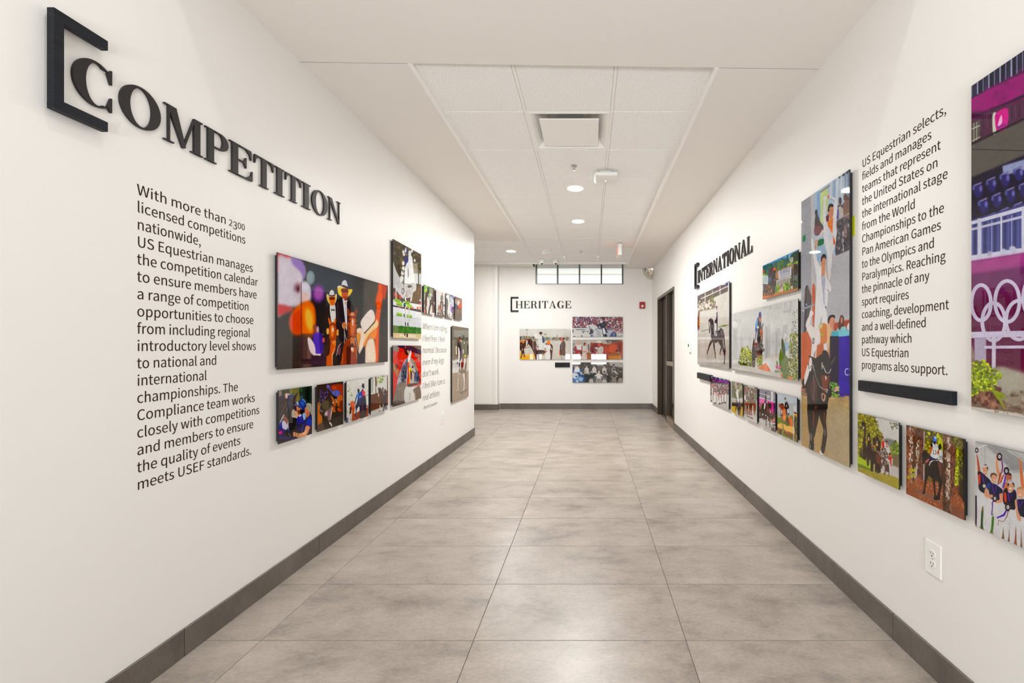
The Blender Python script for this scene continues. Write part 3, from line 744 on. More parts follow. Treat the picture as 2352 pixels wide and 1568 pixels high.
def paint_grey_jumper(a):                # dapple grey horse over poles
    a.view(895, 540, 6.533).fill([(74, 66, 50), (78, 70, 56), (84, 74, 60), (96, 84, 70), (220, 220, 220)])
    a.spots('50,60 480,280 480,720 50,420', 90, 26, [(86, 72, 48), (112, 94, 48), (60, 54, 44), (98, 84, 60), (130, 106, 50), (70, 76, 60)], 5)
    a.box('52,400 100,540 210,745 215,960 52,960', (198, 196, 198), 3); a.box('52,790 210,820 215,990 52,960', (84, 64, 58), 4)
    a.poly('90,790 215,830 215,950 150,900', (210, 208, 208), 4); a.box('88,740 100,740 102,960 90,955', (236, 236, 236)); 
    for x, y in ((75, 885), (112, 915), (158, 930), (455, 1010)):
        a.ell(x, y, 13, 34, (214, 74, 52), 2)
    a.box('345,760 475,740 475,1030 340,1010', (110, 88, 58), 6); a.spots('345,760 475,740 475,1020 340,1000', 30, 16, [(132, 104, 60), (86, 66, 48), (120, 100, 70)], 3)
    a.ell(458, 975, 9, 18, (236, 236, 236), 1); a.box('440,1015 472,1015 472,1045 436,1040', (214, 74, 60), 1)
    a.box('360,560 475,580 475,740 360,720', (208, 212, 206), 4); a.box('425,450 440,450 440,730 425,730', (40, 64, 52), 2); a.box('355,420 420,420 420,570 355,570', (150, 140, 120), 6)
    for x, y, r in ((205, 250, 16), (215, 285, 18), (335, 235, 16), (205, 500, 22), (195, 570, 24), (205, 420, 20), (180, 660, 32), (375, 380, 14), (300, 270, 26)):
        a.ell(x, y, r, r * 1.6, (226, 226, 222), 3)
    a.spots('185,500 215,500 220,720 185,720', 16, 9, [(70, 92, 60), (50, 70, 60)], 2)
    a.poly('232,470 245,430 275,350 290,300 330,310 345,380 355,480 362,580 378,690 400,740 375,830 345,880 325,990 240,1000 225,880 220,740 225,600', (236, 236, 236), 2)
    a.poly('222,740 360,740 350,870 320,960 245,940 225,850', (200, 198, 196), 5); a.spots('230,740 350,740 330,940 240,930', 50, 8, [(170, 166, 164), (226, 224, 222), (184, 180, 178)], 1.5, 0.8, 2.4)
    a.box('245,945 312,935 306,1000 256,995', (96, 70, 56), 3); a.ell(290, 770, 18, 20, (80, 72, 70), 3); a.ell(320, 768, 14, 18, (90, 80, 76), 3); a.poly('272,520 282,500 286,600 276,640', (110, 104, 104), 2)
    a.line('225,720 300,745 365,715', 5, (90, 86, 86)); a.poly('370,720 400,750 392,830 372,830', (214, 212, 210), 3); a.ell(198, 840, 18, 46, (50, 46, 48), 1); a.ell(198, 840, 12, 34, (200, 198, 196), 1)
    a.poly('228,340 250,318 278,340 278,390 250,430 238,470 226,420', (52, 54, 130), 2); a.poly('222,240 235,195 252,186 274,210 282,260 268,300 245,290 230,280', (62, 66, 110), 1); a.poly('224,230 240,190 252,188 250,250 232,262', (214, 214, 222), 1); a.ell(250, 290, 12, 14, (180, 120, 96), 2)
    # poles
    a.box('50,965 475,1045 475,1115 50,1055', (232, 234, 236)); a.box('50,1045 475,1140 475,1155 50,1070', (70, 40, 54), 1)
    for x in (130, 260, 330, 410, 450):
        a.box([(x, 1070), (x + 28, 1078), (x + 20, 1110), (x - 4, 1100)], (214, 100, 70), 2)
    a.box('50,1070 475,1158 475,1262 50,1200', (226, 230, 234)); a.box('50,1200 475,1262 475,1390 50,1352', (216, 220, 224)); a.line('50,1200 475,1262', 4, (170, 174, 176))
    for (x0, y0, x1, y1, h, c) in ((70, 948, 155, 968, 38, (150, 196, 20)), (172, 980, 205, 986, 28, (54, 110, 104)), (222, 986, 300, 1004, 40, (130, 176, 24)),
                                   (102, 990, 192, 1010, 58, (152, 200, 14)), (208, 1018, 240, 1024, 56, (44, 84, 84)), (256, 1030, 334, 1048, 52, (158, 204, 14)),
                                   (102, 1158, 190, 1172, 46, (140, 190, 24)), (208, 1180, 240, 1184, 44, (46, 90, 90)), (256, 1186, 336, 1198, 46, (140, 190, 24))):
        a.box([(x0, y0), (x1, y1), (x1, y1 + h), (x0, y0 + h)], c, 0.6); a.box([(x0, y0 + h * .7), (x1, y1 + h * .7), (x1, y1 + h), (x0, y0 + h)], tuple(v * .72 for v in c), 2)
    for x in (232, 288):
        a.line([(x + 6, 1075), (x, 1200), (x + 4, 1310)], [16, 12, 12], (206, 204, 202)); 
    a.box('230,1308 243,1308 243,1362 230,1362', BLACK); a.box('267,1312 281,1312 281,1368 267,1366', BLACK)
    a.box('50,1352 475,1390 475,1480 50,1468', (62, 120, 30), 2); a.box('50,1352 145,1360 145,1468 50,1465', (96, 124, 56), 2); a.spots('145,1362 475,1390 475,1478 145,1470', 50, 14, [(40, 110, 20), (80, 150, 30), (50, 96, 40)], 3, .8)
    a.box('50,1465 475,1482 475,1560 50,1545', (222, 196, 150), 2); a.box('150,1490 400,1500 400,1530 150,1520', (238, 230, 214), 8); a.ell(228, 1490, 11, 20, (96, 66, 46), 1); a.ell(262, 1502, 13, 32, (84, 56, 40), 1)

def paint_grey_head(a):                  # grey horse, red seats
    a.view(895, 785, 10.11).fill([(206, 40, 26), (216, 34, 22), (212, 44, 34), (196, 48, 38), (180, 50, 40)])
    a.box('75,70 215,70 215,230 75,210', (140, 128, 120), 2); a.box('75,205 175,240 175,430 75,420', (206, 76, 58), 3)
    a.spots('180,150 735,250 735,960 75,900 75,400', 170, 24, [(226, 52, 30), (186, 28, 20), (236, 66, 44), (200, 36, 26), (160, 26, 22)], 3, 0.9, .8)
    for i in range(24):
        a.ell(230 + (i * 67) % 480, 300 + (i // 6) * 110 + (i % 3) * 12, 7, 16, (252, 120, 84), 3, .8)
    a.poly('75,500 110,500 150,640 230,640 210,700 190,830 130,700 75,640', (170, 134, 84), 4); a.box('135,520 200,530 195,600 140,590', (70, 50, 40), 5)
    a.line('90,240 130,290 135,400', 8, (90, 50, 60), 2); a.line('215,430 290,520', 9, (70, 24, 34), 2)
    a.box('170,76 560,76 735,190 735,300 600,262 420,200 200,120', (50, 28, 58), 4); a.box('540,76 735,76 735,200 580,130', (128, 110, 100), 4); a.box('470,76 560,76 560,120 520,110', (110, 88, 70), 3)
    a.poly('340,170 400,180 400,220 440,260 430,300 370,290', (36, 16, 26), 3); a.ell(365, 120, 12, 24, (240, 90, 90), 3); a.poly('400,190 470,220 450,300 420,250', (170, 150, 130), 4); a.poly('585,260 640,280 700,330 700,450 660,430 640,350 590,330', (150, 128, 116), 4)
    a.line('640,340 690,350 735,420', 8, (80, 40, 40), 2)
    # horse
    a.poly('90,1500 100,1280 150,1080 180,900 220,740 280,590 350,430 400,380 430,420 430,700 405,900 375,1200 350,1420', (176, 170, 182), 3)
    a.poly('280,600 360,480 400,400 420,430 410,640 385,780 380,930 275,930 265,760', (96, 98, 120), 12); a.poly('300,720 370,560 385,760 375,920 300,925', (40, 42, 56), 12)
    a.spots('180,900 280,600 400,400 420,700 380,1200 130,1250', 90, 7, [(214, 210, 222), (120, 122, 140), (236, 232, 236), (90, 92, 110)], 2, 0.6, 7)
    a.poly('100,1480 110,1230 165,1000 270,930 380,930 365,1360 340,1430', (112, 98, 82), 10, al=.75); a.poly('95,1380 350,1370 350,1420 95,1500', (84, 70, 62), 6)
    a.spots('110,1230 165,1000 370,940 350,1400 110,1460', 50, 6, [(140, 128, 112), (88, 76, 66), (160, 150, 140)], 2, .6, 9)
    a.poly('375,1040 700,990 735,980 735,1290 590,1360 360,1410', (214, 210, 206), 4); a.line('470,1180 465,1360', 22, (180, 174, 170), 10)
    a.poly('545,1120 620,1050 690,1010 735,1230 735,1300 600,1350 580,1210', (112, 92, 72), 5); a.line('585,1130 600,1330', 16, (176, 136, 84), 4)
    a.poly('430,470 460,400 500,370 560,430 620,560 660,700 700,870 695,930 640,1000 580,960 520,980 470,940 450,700 430,560', (196, 186, 184), 3)
    a.poly('490,370 560,430 615,540 660,700 600,680 560,540 500,460', (150, 136, 116), 8); a.poly('590,700 650,700 690,850 690,930 600,930 585,820', (96, 104, 140), 12); a.ell(645, 850, 24, 70, (60, 62, 86), 8)
    a.poly('480,650 520,700 510,870 490,880 478,760', (120, 70, 60), 4); a.ell(535, 580, 20, 30, (40, 40, 52), 4); a.poly('690,880 700,930 660,990 620,1020 600,960 640,940', (120, 106, 96), 4)
    a.poly('410,440 425,350 470,250 490,185 505,260 490,340 465,430 430,480', (232, 228, 232), 2); a.line('490,200 500,270 480,350', 6, (190, 180, 184), 2)
    a.poly('395,380 415,400 420,470 440,480 430,520 405,500', (40, 36, 44), 3)
    a.line('440,550 500,640 590,740 650,660', [10, 16, 18, 12], (30, 30, 44)); a.line('590,740 580,820 578,980', [18, 15, 8], (32, 32, 46)); a.line('655,690 690,860 695,920', 20, (36, 34, 44), 3)
    a.poly('410,500 430,485 455,500 450,560 440,700 450,960 430,970 425,700 415,580', (226, 70, 10), 2); a.poly('450,590 480,600 520,660 515,690 478,650 472,760 470,940 455,960 460,780', (250, 206, 10), 1); a.line('475,430 445,500', 14, (246, 120, 10), 1)
    a.poly('425,980 620,960 640,1010 520,1035 420,1040', (80, 60, 48), 4); a.line('520,1030 640,1005 735,980', 22, (226, 70, 50), 3)

def paint_kiss(a):                       # rider in a blue helmet with a brown horse
    a.view(635, 885, 11.2).fill([(74, 72, 44), (82, 80, 50), (66, 56, 44), (50, 42, 40), (52, 44, 50)])
    a.box('60,130 130,120 140,260 60,290', (150, 134, 130), 12); a.poly('360,60 600,60 600,400 470,400 360,300', (124, 118, 60), 18)
    a.poly('600,50 915,10 915,420 740,480 640,420', (30, 50, 34), 14); a.poly('760,60 860,60 860,340 800,420 740,250', (10, 18, 14), 22); a.ell(640, 110, 30, 60, (50, 96, 60), 14); a.ell(650, 300, 40, 60, (60, 90, 110), 18)
    a.poly('60,360 140,290 260,270 340,260 440,420 500,480 520,620 460,800 420,900 300,880 180,780 60,900', (70, 58, 54), 5)
    a.poly('60,290 200,260 260,300 120,360 60,400', (76, 60, 84), 10); a.line('110,760 200,560 290,420', 14, (130, 90, 74), 8); a.line('240,680 300,540', 10, (110, 112, 150), 3)
    a.poly('440,150 400,240 380,330 440,420 430,260', (86, 84, 90), 3); a.poly('555,165 520,200 450,270 430,290 430,430 490,440 500,330 540,240', (78, 62, 66), 3); a.line('548,172 470,290', 8, (60, 70, 110), 2)
    a.poly('222,230 260,200 305,210 380,225 330,250 300,290 270,335 240,330 225,290', (226, 186, 176), 3); a.line('262,210 256,320', 4, (190, 140, 130), 1); a.line('290,215 284,300', 4, (190, 140, 130), 1)
    a.line('310,250 300,420 320,600 325,880', [30, 44, 50, 52], (22, 18, 30)); a.poly('330,240 410,240 400,280 345,300 330,420 315,400', (50, 72, 140), 3); a.line('318,420 328,560', 12, (80, 110, 190), 2)
    a.line('365,445 420,460 460,540 485,600', [8, 12, 12, 8], (110, 150, 214), 1); a.poly('430,440 520,470 525,620 480,600 450,520', (40, 34, 60), 2); a.line('490,430 515,500 520,610', 8, (206, 200, 220), 1); a.ell(482, 498, 12, 22, (226, 140, 160), 2)
    a.poly('400,660 440,610 470,650 500,740 520,830 470,830 395,800', (196, 186, 172), 4); a.spots('400,640 520,700 520,840 390,820', 22, 10, [(226, 220, 206), (120, 100, 84)], 2)
    a.poly('80,960 180,750 200,790 130,900 90,1020', (206, 200, 226), 4); a.poly('190,780 310,890 300,940 240,960 180,860', (150, 96, 72), 5)
    a.poly('60,990 180,920 180,1130 60,1130', (52, 52, 140), 8); a.poly('150,930 200,910 300,1050 250,1140 160,1100', (206, 200, 224), 3); a.poly('280,960 360,950 360,1040 330,1120 300,1080', (196, 190, 216), 3)
    a.poly('330,850 420,830 520,860 530,1010 470,1040 420,1180 350,1180 310,1020', (20, 18, 18), 4); a.ell(385, 905, 45, 60, (90, 84, 64), 2); a.ell(385, 905, 34, 46, (22, 20, 20), 2)
    a.poly('60,1130 160,1110 240,1170 120,1290 60,1300', (66, 50, 120), 6); a.poly('60,1190 140,1170 120,1240 60,1235', (232, 50, 120), 4); a.line('310,1170 320,1110', 30, (40, 90, 180), 3)
    a.poly('60,1330 300,1320 500,1370 380,1420 150,1500 60,1505', (64, 54, 110), 8); a.poly('250,1200 420,1180 440,1330 330,1330', (30, 24, 26), 6); a.line('310,1215 365,1325', 7, (220, 220, 230), 1)
    a.poly('60,1400 300,1390 420,1400 60,1508', (56, 44, 40), 8)
    # faces, helmet, shirts
    a.poly('520,560 570,530 620,580 655,620 640,700 600,750 560,700 525,640', (214, 128, 84), 3); a.ell(560, 560, 30, 26, (232, 150, 110), 4); a.ell(628, 640, 22, 36, (236, 150, 110), 2); a.poly('550,640 600,650 590,740 560,740', (120, 64, 40), 4)
    a.poly('620,600 680,640 730,600 700,760 640,750 600,700', (30, 18, 20), 3)
    a.poly('560,560 565,450 600,385 660,355 730,390 755,460 750,540 725,620 680,640 640,590', (26, 46, 120), 2); a.poly('600,440 660,380 720,420 700,540 630,500', (56, 96, 190), 16); a.poly('640,360 700,350 750,410 760,500 740,430 690,380', (120, 150, 220), 2)
    a.poly('512,430 545,415 570,450 560,520 540,500', (170, 190, 226), 2); a.line('560,470 620,560 660,600', 9, (140, 170, 226), 1)
    a.poly('455,690 500,650 540,690 575,780 570,860 530,860 490,780', (232, 170, 130), 3); a.line('470,700 500,740', 6, (150, 90, 60), 1)
    a.poly('770,480 820,450 880,470 905,520 905,760 860,680 780,600', (170, 168, 152), 3); a.line('790,500 850,560 880,680', 8, (100, 96, 84), 2); a.line('790,600 850,690', 8, (226, 220, 206), 1)
    a.poly('730,580 760,560 830,640 850,760 790,830 760,800 735,720', (214, 128, 96), 4); a.line('800,660 798,810', 9, (40, 26, 26), 1)
    a.poly('665,770 700,700 740,720 745,860 690,880', (150, 190, 230), 4)
    a.poly('520,880 560,790 640,740 690,850 700,960 620,1010 530,1000', (32, 40, 150), 4); a.poly('570,770 630,735 640,780 590,810', (206, 206, 236), 2); a.line('600,840 625,860 650,820', 9, (226, 80, 130), 1)
    a.poly('530,1000 700,960 740,1010 640,1190 560,1190', (42, 36, 80), 6)
    a.poly('720,930 800,820 870,750 905,900 890,1010 850,1060 760,1020 700,1150 640,1200 640,1100', (34, 42, 110), 4); a.poly('800,880 880,860 905,950 870,1040 780,1010', (26, 56, 170), 8); a.line('760,1020 830,1050 880,1090', [10, 18, 16], (222, 40, 60), 1); a.line('690,1000 640,1200', 6, (160, 130, 150), 1)
    a.poly('765,1040 860,1070 800,1240 760,1300 700,1310 560,1340 500,1310 440,1310 430,1210 480,1200 560,1230 690,1210 730,1140', (222, 150, 112), 3); a.poly('640,1230 740,1180 790,1080 760,1230 700,1260', (244, 190, 150), 6); a.line('486,1200 486,1320', 9, (60, 40, 34), 1); a.ell(552, 1270, 12, 44, (60, 130, 50), 3)
    a.poly('800,1250 915,1180 915,1245 790,1290', (60, 44, 40), 6)

def paint_blue_groom(a):
    a.view(635, 885, 11.2).fill([(56, 38, 30), (58, 42, 34), (72, 60, 46), (60, 48, 36), (56, 46, 36)])
    a.poly('1400,0 1715,-20 1715,260 1650,250 1560,130 1450,130', (160, 56, 20), 8); a.poly('1440,40 1500,20 1560,60 1450,110', (190, 76, 34), 10)
    a.spots('1120,120 1340,140 1330,280 1200,420 1120,400', 46, 13, [(104, 78, 180), (60, 44, 90), (134, 104, 206)], 2, .85, 2)
    a.line('1125,100 1120,300 1105,400', 8, (110, 90, 150), 2)
    a.poly('1180,420 1340,400 1340,640 1290,650 1190,560', (98, 88, 64), 8)
    a.line('1300,40 1360,70 1410,140 1470,210', [60, 40, 36, 60], (96, 90, 170), 2); a.ell(1330, 20, 44, 40, (120, 100, 190), 3)
    a.poly('1430,190 1480,130 1560,118 1620,150 1645,220 1600,280 1520,300 1460,270', (92, 98, 176), 3); a.line('1480,150 1460,250', 9, (150, 156, 220), 2); a.line('1560,150 1545,260', 9, (140, 146, 214), 2)
    a.poly('1410,220 1520,280 1590,300 1560,420 1500,370', (24, 20, 26), 4)
    a.poly('1560,300 1640,240 1690,260 1715,400 1700,560 1600,560 1560,440', (196, 100, 26), 6); a.poly('1640,400 1715,420 1715,660 1600,660', (110, 50, 20), 12)
    a.poly('1400,250 1440,290 1510,380 1540,440 1500,600 1530,660 1460,680 1440,560 1450,440 1415,340', (190, 92, 28), 4); a.ell(1455, 440, 14, 30, (232, 220, 190), 3); a.line('1520,340 1560,440', 18, (220, 216, 206), 3); a.line('1440,460 1460,530 1560,548', [10, 16, 10], (60, 34, 30), 1)
    a.poly('1540,560 1600,560 1650,660 1540,680', (40, 26, 20), 6); a.poly('1560,580 1640,590 1660,660 1590,670', (180, 76, 20), 6)
    a.line('1100,420 1130,480 1100,600 1160,670 1230,650', [14, 18, 20, 22, 8], (176, 146, 158), 3); a.line('1165,670 1160,850', 8, (110, 90, 86), 2)
    a.poly('1250,680 1340,620 1420,510 1440,560 1400,760 1380,900 1330,900 1300,780 1240,770', (136, 104, 106), 6); a.poly('1240,730 1300,650 1310,760 1260,780', (206, 190, 200), 8); a.line('1440,570 1410,720 1390,880', [20, 26, 14], (226, 196, 170), 3)
    a.poly('1060,490 1100,480 1110,700 1170,800 1170,960 1080,1030 1060,1030', (196, 112, 40), 6); a.poly('1060,1030 1190,960 1240,1100 1230,1150 1065,1200', (96, 74, 62), 8)
    a.line('1240,790 1300,880', 8, (120, 100, 84), 2); a.line('1362,940 1385,980 1410,1000 1420,1050', [20, 44, 34, 30], (226, 220, 214), 2)
    a.spots('1400,700 1715,700 1715,960 1440,1060', 40, 5, [(120, 88, 50), (84, 66, 44), (150, 110, 60)], 2, .6)

def paint_team_jacket(a):                # two riders from behind, chestnut horse
    a.view(788, 855, 12.545).fill([(226, 224, 218), (222, 222, 216), (218, 218, 212), (206, 204, 198)])
    for x, y, r in ((150, 380, 12), (200, 480, 16), (150, 540, 26), (245, 590, 16), (250, 665, 30), (710, 545, 14), (700, 660, 22), (160, 760, 8), (660, 900, 12), (120, 1130, 18)):
        a.ell(x, y, r, r * .9, (132, 140, 60) if x < 300 else (130, 130, 130), 3, .8)
    a.line('150,390 200,470 150,560', 5, (110, 120, 80), 2); a.line('190,610 280,690', 12, (150, 160, 50), 2)
    a.box('100,1300 150,1300 150,1450 100,1460', (90, 96, 130), 6); a.poly('200,1320 240,1350 210,1370', (210, 60, 50), 4)
    a.poly('660,960 700,955 725,1000 720,1260 655,1270 660,1100', (150, 66, 30), 4); a.line('670,980 710,975 712,1030', 14, (196, 70, 40), 2); a.ell(686, 1000, 14, 26, (232, 226, 216), 2)
    a.poly('250,1420 270,1100 300,1200 480,1060 490,1310 420,1350 300,1400', (150, 62, 22), 4); a.poly('330,1040 420,980 480,1000 480,1090 400,1160 350,1180', (226, 224, 216), 4)
    a.poly('205,900 235,840 270,822 320,850 340,930 340,1010 330,1100 290,1250 260,1330 262,1150 255,1060 235,1010', (196, 80, 20), 3); a.poly('240,860 300,850 330,940 270,1040 250,960', (226, 100, 34), 8)
    a.poly('195,1000 235,980 250,1040 235,1160 205,1205 185,1180 190,1090', (96, 48, 28), 3); a.poly('155,890 205,930 195,960 165,930', (50, 50, 64), 2); a.ell(195, 980, 12, 34, (230, 228, 220), 3)
    a.line('340,900 370,760 410,640', [30, 30, 40], (50, 60, 110), 2)
    a.poly('400,640 430,570 465,590 470,700 440,760 425,850 400,830 425,740 380,720', (40, 140, 214), 3); a.poly('415,500 440,470 470,490 475,560 450,600 425,580', (30, 28, 44), 2); a.line('440,700 448,780', 10, (190, 60, 90), 2)
    a.poly('430,720 470,840 480,960 430,1000 390,1110 385,1270 350,1280 365,1130 355,960 400,860', (40, 40, 60), 3); a.line('380,1000 378,1250', 20, (70, 90, 150), 4); a.line('335,1260 350,1320', 14, (206, 130, 90), 3)
    a.poly('455,620 520,540 560,470 600,490 640,600 650,800 660,980 655,1250 500,1330 480,1150 470,960 440,850', (36, 40, 96), 3)
    a.poly('480,600 550,530 570,640 560,760 470,840 455,680', (34, 66, 170), 6); a.poly('555,530 600,515 632,570 638,680 600,720 570,700', (232, 40, 36), 3); a.ell(622, 635, 10, 26, (246, 170, 170), 3)
    a.box('470,690 522,672 524,715 470,735', (150, 164, 190), 3); a.poly('500,760 650,700 655,1270 500,1330 480,1100', (50, 46, 56), 14, al=.8); a.poly('495,1140 655,1110 655,1265 500,1330', (80, 70, 58), 10, al=.8); a.line('565,950 572,1130', 14, (170, 60, 70), 3)
    a.poly('545,425 570,430 640,520 620,545 580,490', (222, 218, 214), 3); a.poly('540,420 548,350 575,312 605,335 615,400 612,465 585,455', (44, 38, 56), 2)
    a.poly('440,1340 490,1310 480,1345', (226, 220, 210), 4)

def paint_paddock(a):                    # brown horse led past a brown wall
    a.view(788, 855, 12.545).fill([(216, 218, 212), (212, 214, 208), (206, 206, 198)])
    a.box('800,150 870,140 875,560 800,600', (170, 174, 164), 14); a.box('880,135 925,130 940,600 880,610', (226, 226, 224), 2)
    a.box('790,645 1310,510 1320,920 790,1130', (104, 60, 34), 1); a.spots('790,645 1310,510 1320,900 790,1110', 80, 12, [(96, 56, 34), (116, 66, 36), (84, 50, 32)], 2, .5)
    a.box('920,128 962,124 985,600 935,605', (112, 78, 50), 2); a.box('1268,75 1290,72 1300,540 1272,545', (110, 76, 46), 2); a.box('945,400 1000,380 1010,590 960,595', (206, 206, 200), 3)
    a.spots('970,140 1170,90 1180,280 1060,330 980,300', 44, 18, [(96, 116, 30), (150, 166, 40), (60, 84, 24), (190, 196, 60)], 1.5); a.line('990,220 985,330', 20, (196, 200, 60), 3); a.spots('790,150 860,145 850,200 800,200', 10, 8, [(70, 80, 60)], 2); a.spots('1150,90 1220,90 1220,140', 8, 7, [(60, 60, 50)], 2)
    a.box('790,1135 1320,920 1320,1090 790,1250', (196, 194, 190), 3); a.spots('790,1150 1320,940 1320,1090 790,1250', 60, 7, [(214, 212, 208), (160, 156, 150)], 1)
    a.poly('1012,430 1040,450 1050,432 1080,450 1120,500 1140,620 1160,720 1160,960 1100,1000 1090,960 1080,720 1045,640 1025,600 1015,520', (84, 58, 34), 3)
    a.poly('1005,620 1030,600 1035,690 1015,700', (222, 214, 200), 2); a.line('1060,620 1065,940', 12, (120, 76, 44), 2); a.box('1052,945 1076,940 1074,1090 1056,1100', (232, 230, 224), 2); a.ell(1052, 1108, 14, 20, (90, 70, 60), 2); a.ell(1158, 950, 12, 40, (224, 220, 210), 2)
    a.poly('1125,450 1150,430 1165,470 1170,640 1150,620', (50, 40, 34), 3); a.line('1150,500 1170,660', 10, (196, 196, 196), 2)
    a.poly('1190,490 1220,480 1240,530 1240,640 1250,760 1250,1050 1230,1050 1220,900 1205,1040 1190,1040 1180,900 1180,1080 1160,1080 1170,700 1180,600', (70, 58, 60), 3)
    a.line('1190,640 1175,960', 16, (70, 80, 120), 4); a.ell(1205, 520, 18, 34, (130, 70, 40), 3); a.ell(1212, 620, 12, 26, (120, 150, 170), 4); a.line('1265,700 1275,860', 18, (170, 80, 34), 4); a.ell(1165, 1085, 16, 16, (40, 30, 30), 1); a.ell(1238, 1048, 14, 14, (40, 30, 30), 1)

def paint_quarter_a(a):
    a.view(968, 648, 17.04).fill([(120, 140, 110), (140, 160, 130), (200, 196, 190), (214, 208, 204), (206, 198, 194)])
    a.box('110,110 230,150 230,400 110,420', (130, 196, 80), 10); a.spots('110,110 460,240 460,500 110,430', 50, 20, [(150, 206, 90), (60, 90, 60), (206, 214, 206), (90, 140, 70), (200, 200, 60)], 4)
    a.line('110,260 230,275', 14, (214, 214, 206), 3); a.line('300,480 470,530', 22, (206, 202, 198), 4); a.line('310,330 440,350', 12, (200, 200, 196), 3)
    a.box('440,220 520,245 520,1200 430,1180', (92, 54, 56), 5); a.line('490,760 520,900', 22, (206, 200, 196), 4)
    a.poly('225,220 265,200 300,260 315,360 300,440 260,470 290,620 240,700 220,900 190,1000 210,1240 120,1200 130,900 140,560 180,400 230,330', (78, 62, 46), 4)
    a.line('215,660 205,930', 22, (150, 84, 50), 5); a.line('130,700 130,860', 30, (110, 60, 50), 6); a.ell(140, 1140, 28, 70, (220, 96, 40), 8)
    a.poly('230,560 300,680 290,760 300,900 260,1240 210,1230 220,960', (214, 208, 204), 5)
    a.poly('390,580 430,560 470,600 460,760 480,900 440,1080 410,900 380,900 350,1020 330,1250 260,1240 290,1000 320,860 330,720 300,700 380,680', (74, 60, 44), 4)
    a.line('430,900 440,1060', 30, (150, 80, 60), 6); a.poly('350,1030 400,900 420,1180 520,1200 520,1290 330,1250', (214, 208, 206), 4); a.box('430,1090 520,1040 520,1200 420,1180', (100, 66, 64), 6); a.line('400,740 400,800', 12, (190, 170, 150), 3)

def paint_quarter_b(a):
    a.view(968, 648, 17.04).fill([(214, 212, 210), (210, 208, 206), (206, 204, 202), (190, 186, 186)])
    a.box('560,280 600,290 600,1340 560,1340', (190, 188, 190), 6)
    a.ell(818, 455, 24, 36, (226, 104, 50), 4); a.line('820,480 820,560', 22, (220, 120, 70), 5)
    a.poly('770,520 800,500 840,540 850,640 830,700 760,700 752,600', (72, 70, 60), 4); a.poly('790,540 820,560 815,680 790,660', (150, 160, 140), 5)
    a.poly('740,760 770,720 840,740 850,860 840,1100 830,1320 790,1340 780,1200 760,1120 730,1000', (104, 70, 56), 4); a.line('790,830 790,1080', 22, (206, 196, 186), 5)
    a.poly('670,880 700,860 740,960 760,1130 700,1160 650,1050', (140, 96, 84), 5); a.line('715,980 715,1120', 34, (206, 110, 50), 8); a.ell(695, 900, 22, 30, (190, 180, 176), 5)
    a.poly('650,1200 780,1180 860,1200 900,1360 640,1330', (96, 78, 64), 6); a.spots('580,1050 740,1050 740,1320 580,1320', 24, 24, [(90, 80, 84), (196, 192, 190), (110, 90, 76)], 6)
    a.poly('850,860 920,900 935,960 860,920', (96, 76, 84), 5); a.line('860,1150 935,1170', 26, (76, 64, 66), 5); a.line('770,1180 770,1330', 16, (196, 190, 184), 4); a.line('855,1170 850,1300', 16, (196, 190, 184), 4); a.poly('860,960 930,980 935,1120 870,1100', (196, 192, 190), 8)

def paint_quarter_c(a):
    a.view(968, 648, 17.04).fill([(150, 146, 140), (170, 166, 162), (180, 178, 174), (120, 110, 104)])
    a.box('940,600 1040,640 1030,1400 940,1390', (112, 104, 102), 10); a.poly('960,560 1030,500 1100,540 1140,760 1130,880 1140,1100 1220,1200 1200,1400 1100,1400 1030,1250 1020,1100 1060,900 1040,700', (216, 216, 214), 6)
    a.poly('1140,500 1280,560 1275,740 1220,640 1150,580', (60, 68, 130), 6); a.poly('1150,560 1210,560 1270,720 1275,900 1270,1000 1210,960 1150,860 1120,680', (200, 204, 208), 6); a.poly('1160,540 1240,560 1260,700 1180,620', (140, 150, 180), 8)
    a.poly('1150,870 1190,900 1210,1000 1180,1060 1140,1040', (196, 150, 214), 6); a.poly('1180,980 1230,1000 1245,1120 1200,1210 1160,1120', (118, 70, 160), 5); a.poly('1215,960 1270,1010 1265,1420 1200,1430 1215,1200 1245,1120', (84, 68, 56), 6)
    a.line('1090,560 1120,700 1110,800', 18, (70, 76, 120), 4); a.line('1070,1060 1110,1120 1160,1080', 8, (90, 80, 90), 2); a.line('1080,1300 1110,1200', 14, (110, 100, 96), 4)
    a.spots('940,1250 1260,1250 1240,1430 940,1390', 26, 20, [(110, 96, 88), (190, 186, 182), (90, 74, 66)], 5)

def paint_quarter_d(a):
    a.view(968, 648, 17.04).fill([(130, 92, 74), (120, 96, 84), (120, 90, 76), (96, 80, 64), (92, 76, 60)])
    a.poly('1330,680 1440,700 1500,720 1500,800 1420,900 1330,860', (150, 144, 132), 10); a.poly('1420,720 1490,740 1480,860 1440,930 1410,860', (206, 202, 190), 6); a.box('1310,820 1370,850 1390,1030 1310,1060', (44, 60, 110), 8)
    a.ell(1384, 770, 18, 50, (200, 110, 84), 5); a.ell(1545, 775, 30, 46, (206, 130, 104), 5); a.poly('1480,840 1560,820 1580,960 1560,1060 1430,1040 1440,940', (206, 92, 50), 6); a.line('1500,860 1500,980', 20, (130, 60, 34), 6); a.line('1440,930 1480,900', 14, (240, 170, 120), 4)
    a.poly('1330,1050 1450,1010 1580,1080 1580,1500 1310,1480', (96, 80, 62), 6); a.spots('1420,1060 1580,1060 1560,1200 1420,1180', 18, 16, [(176, 96, 60), (140, 86, 56)], 5); a.line('1435,1180 1445,1320', 16, (150, 110, 90), 6); a.spots('1330,580 1580,640 1580,720 1330,640', 20, 14, [(196, 180, 160), (80, 60, 56), (150, 70, 50)], 5)

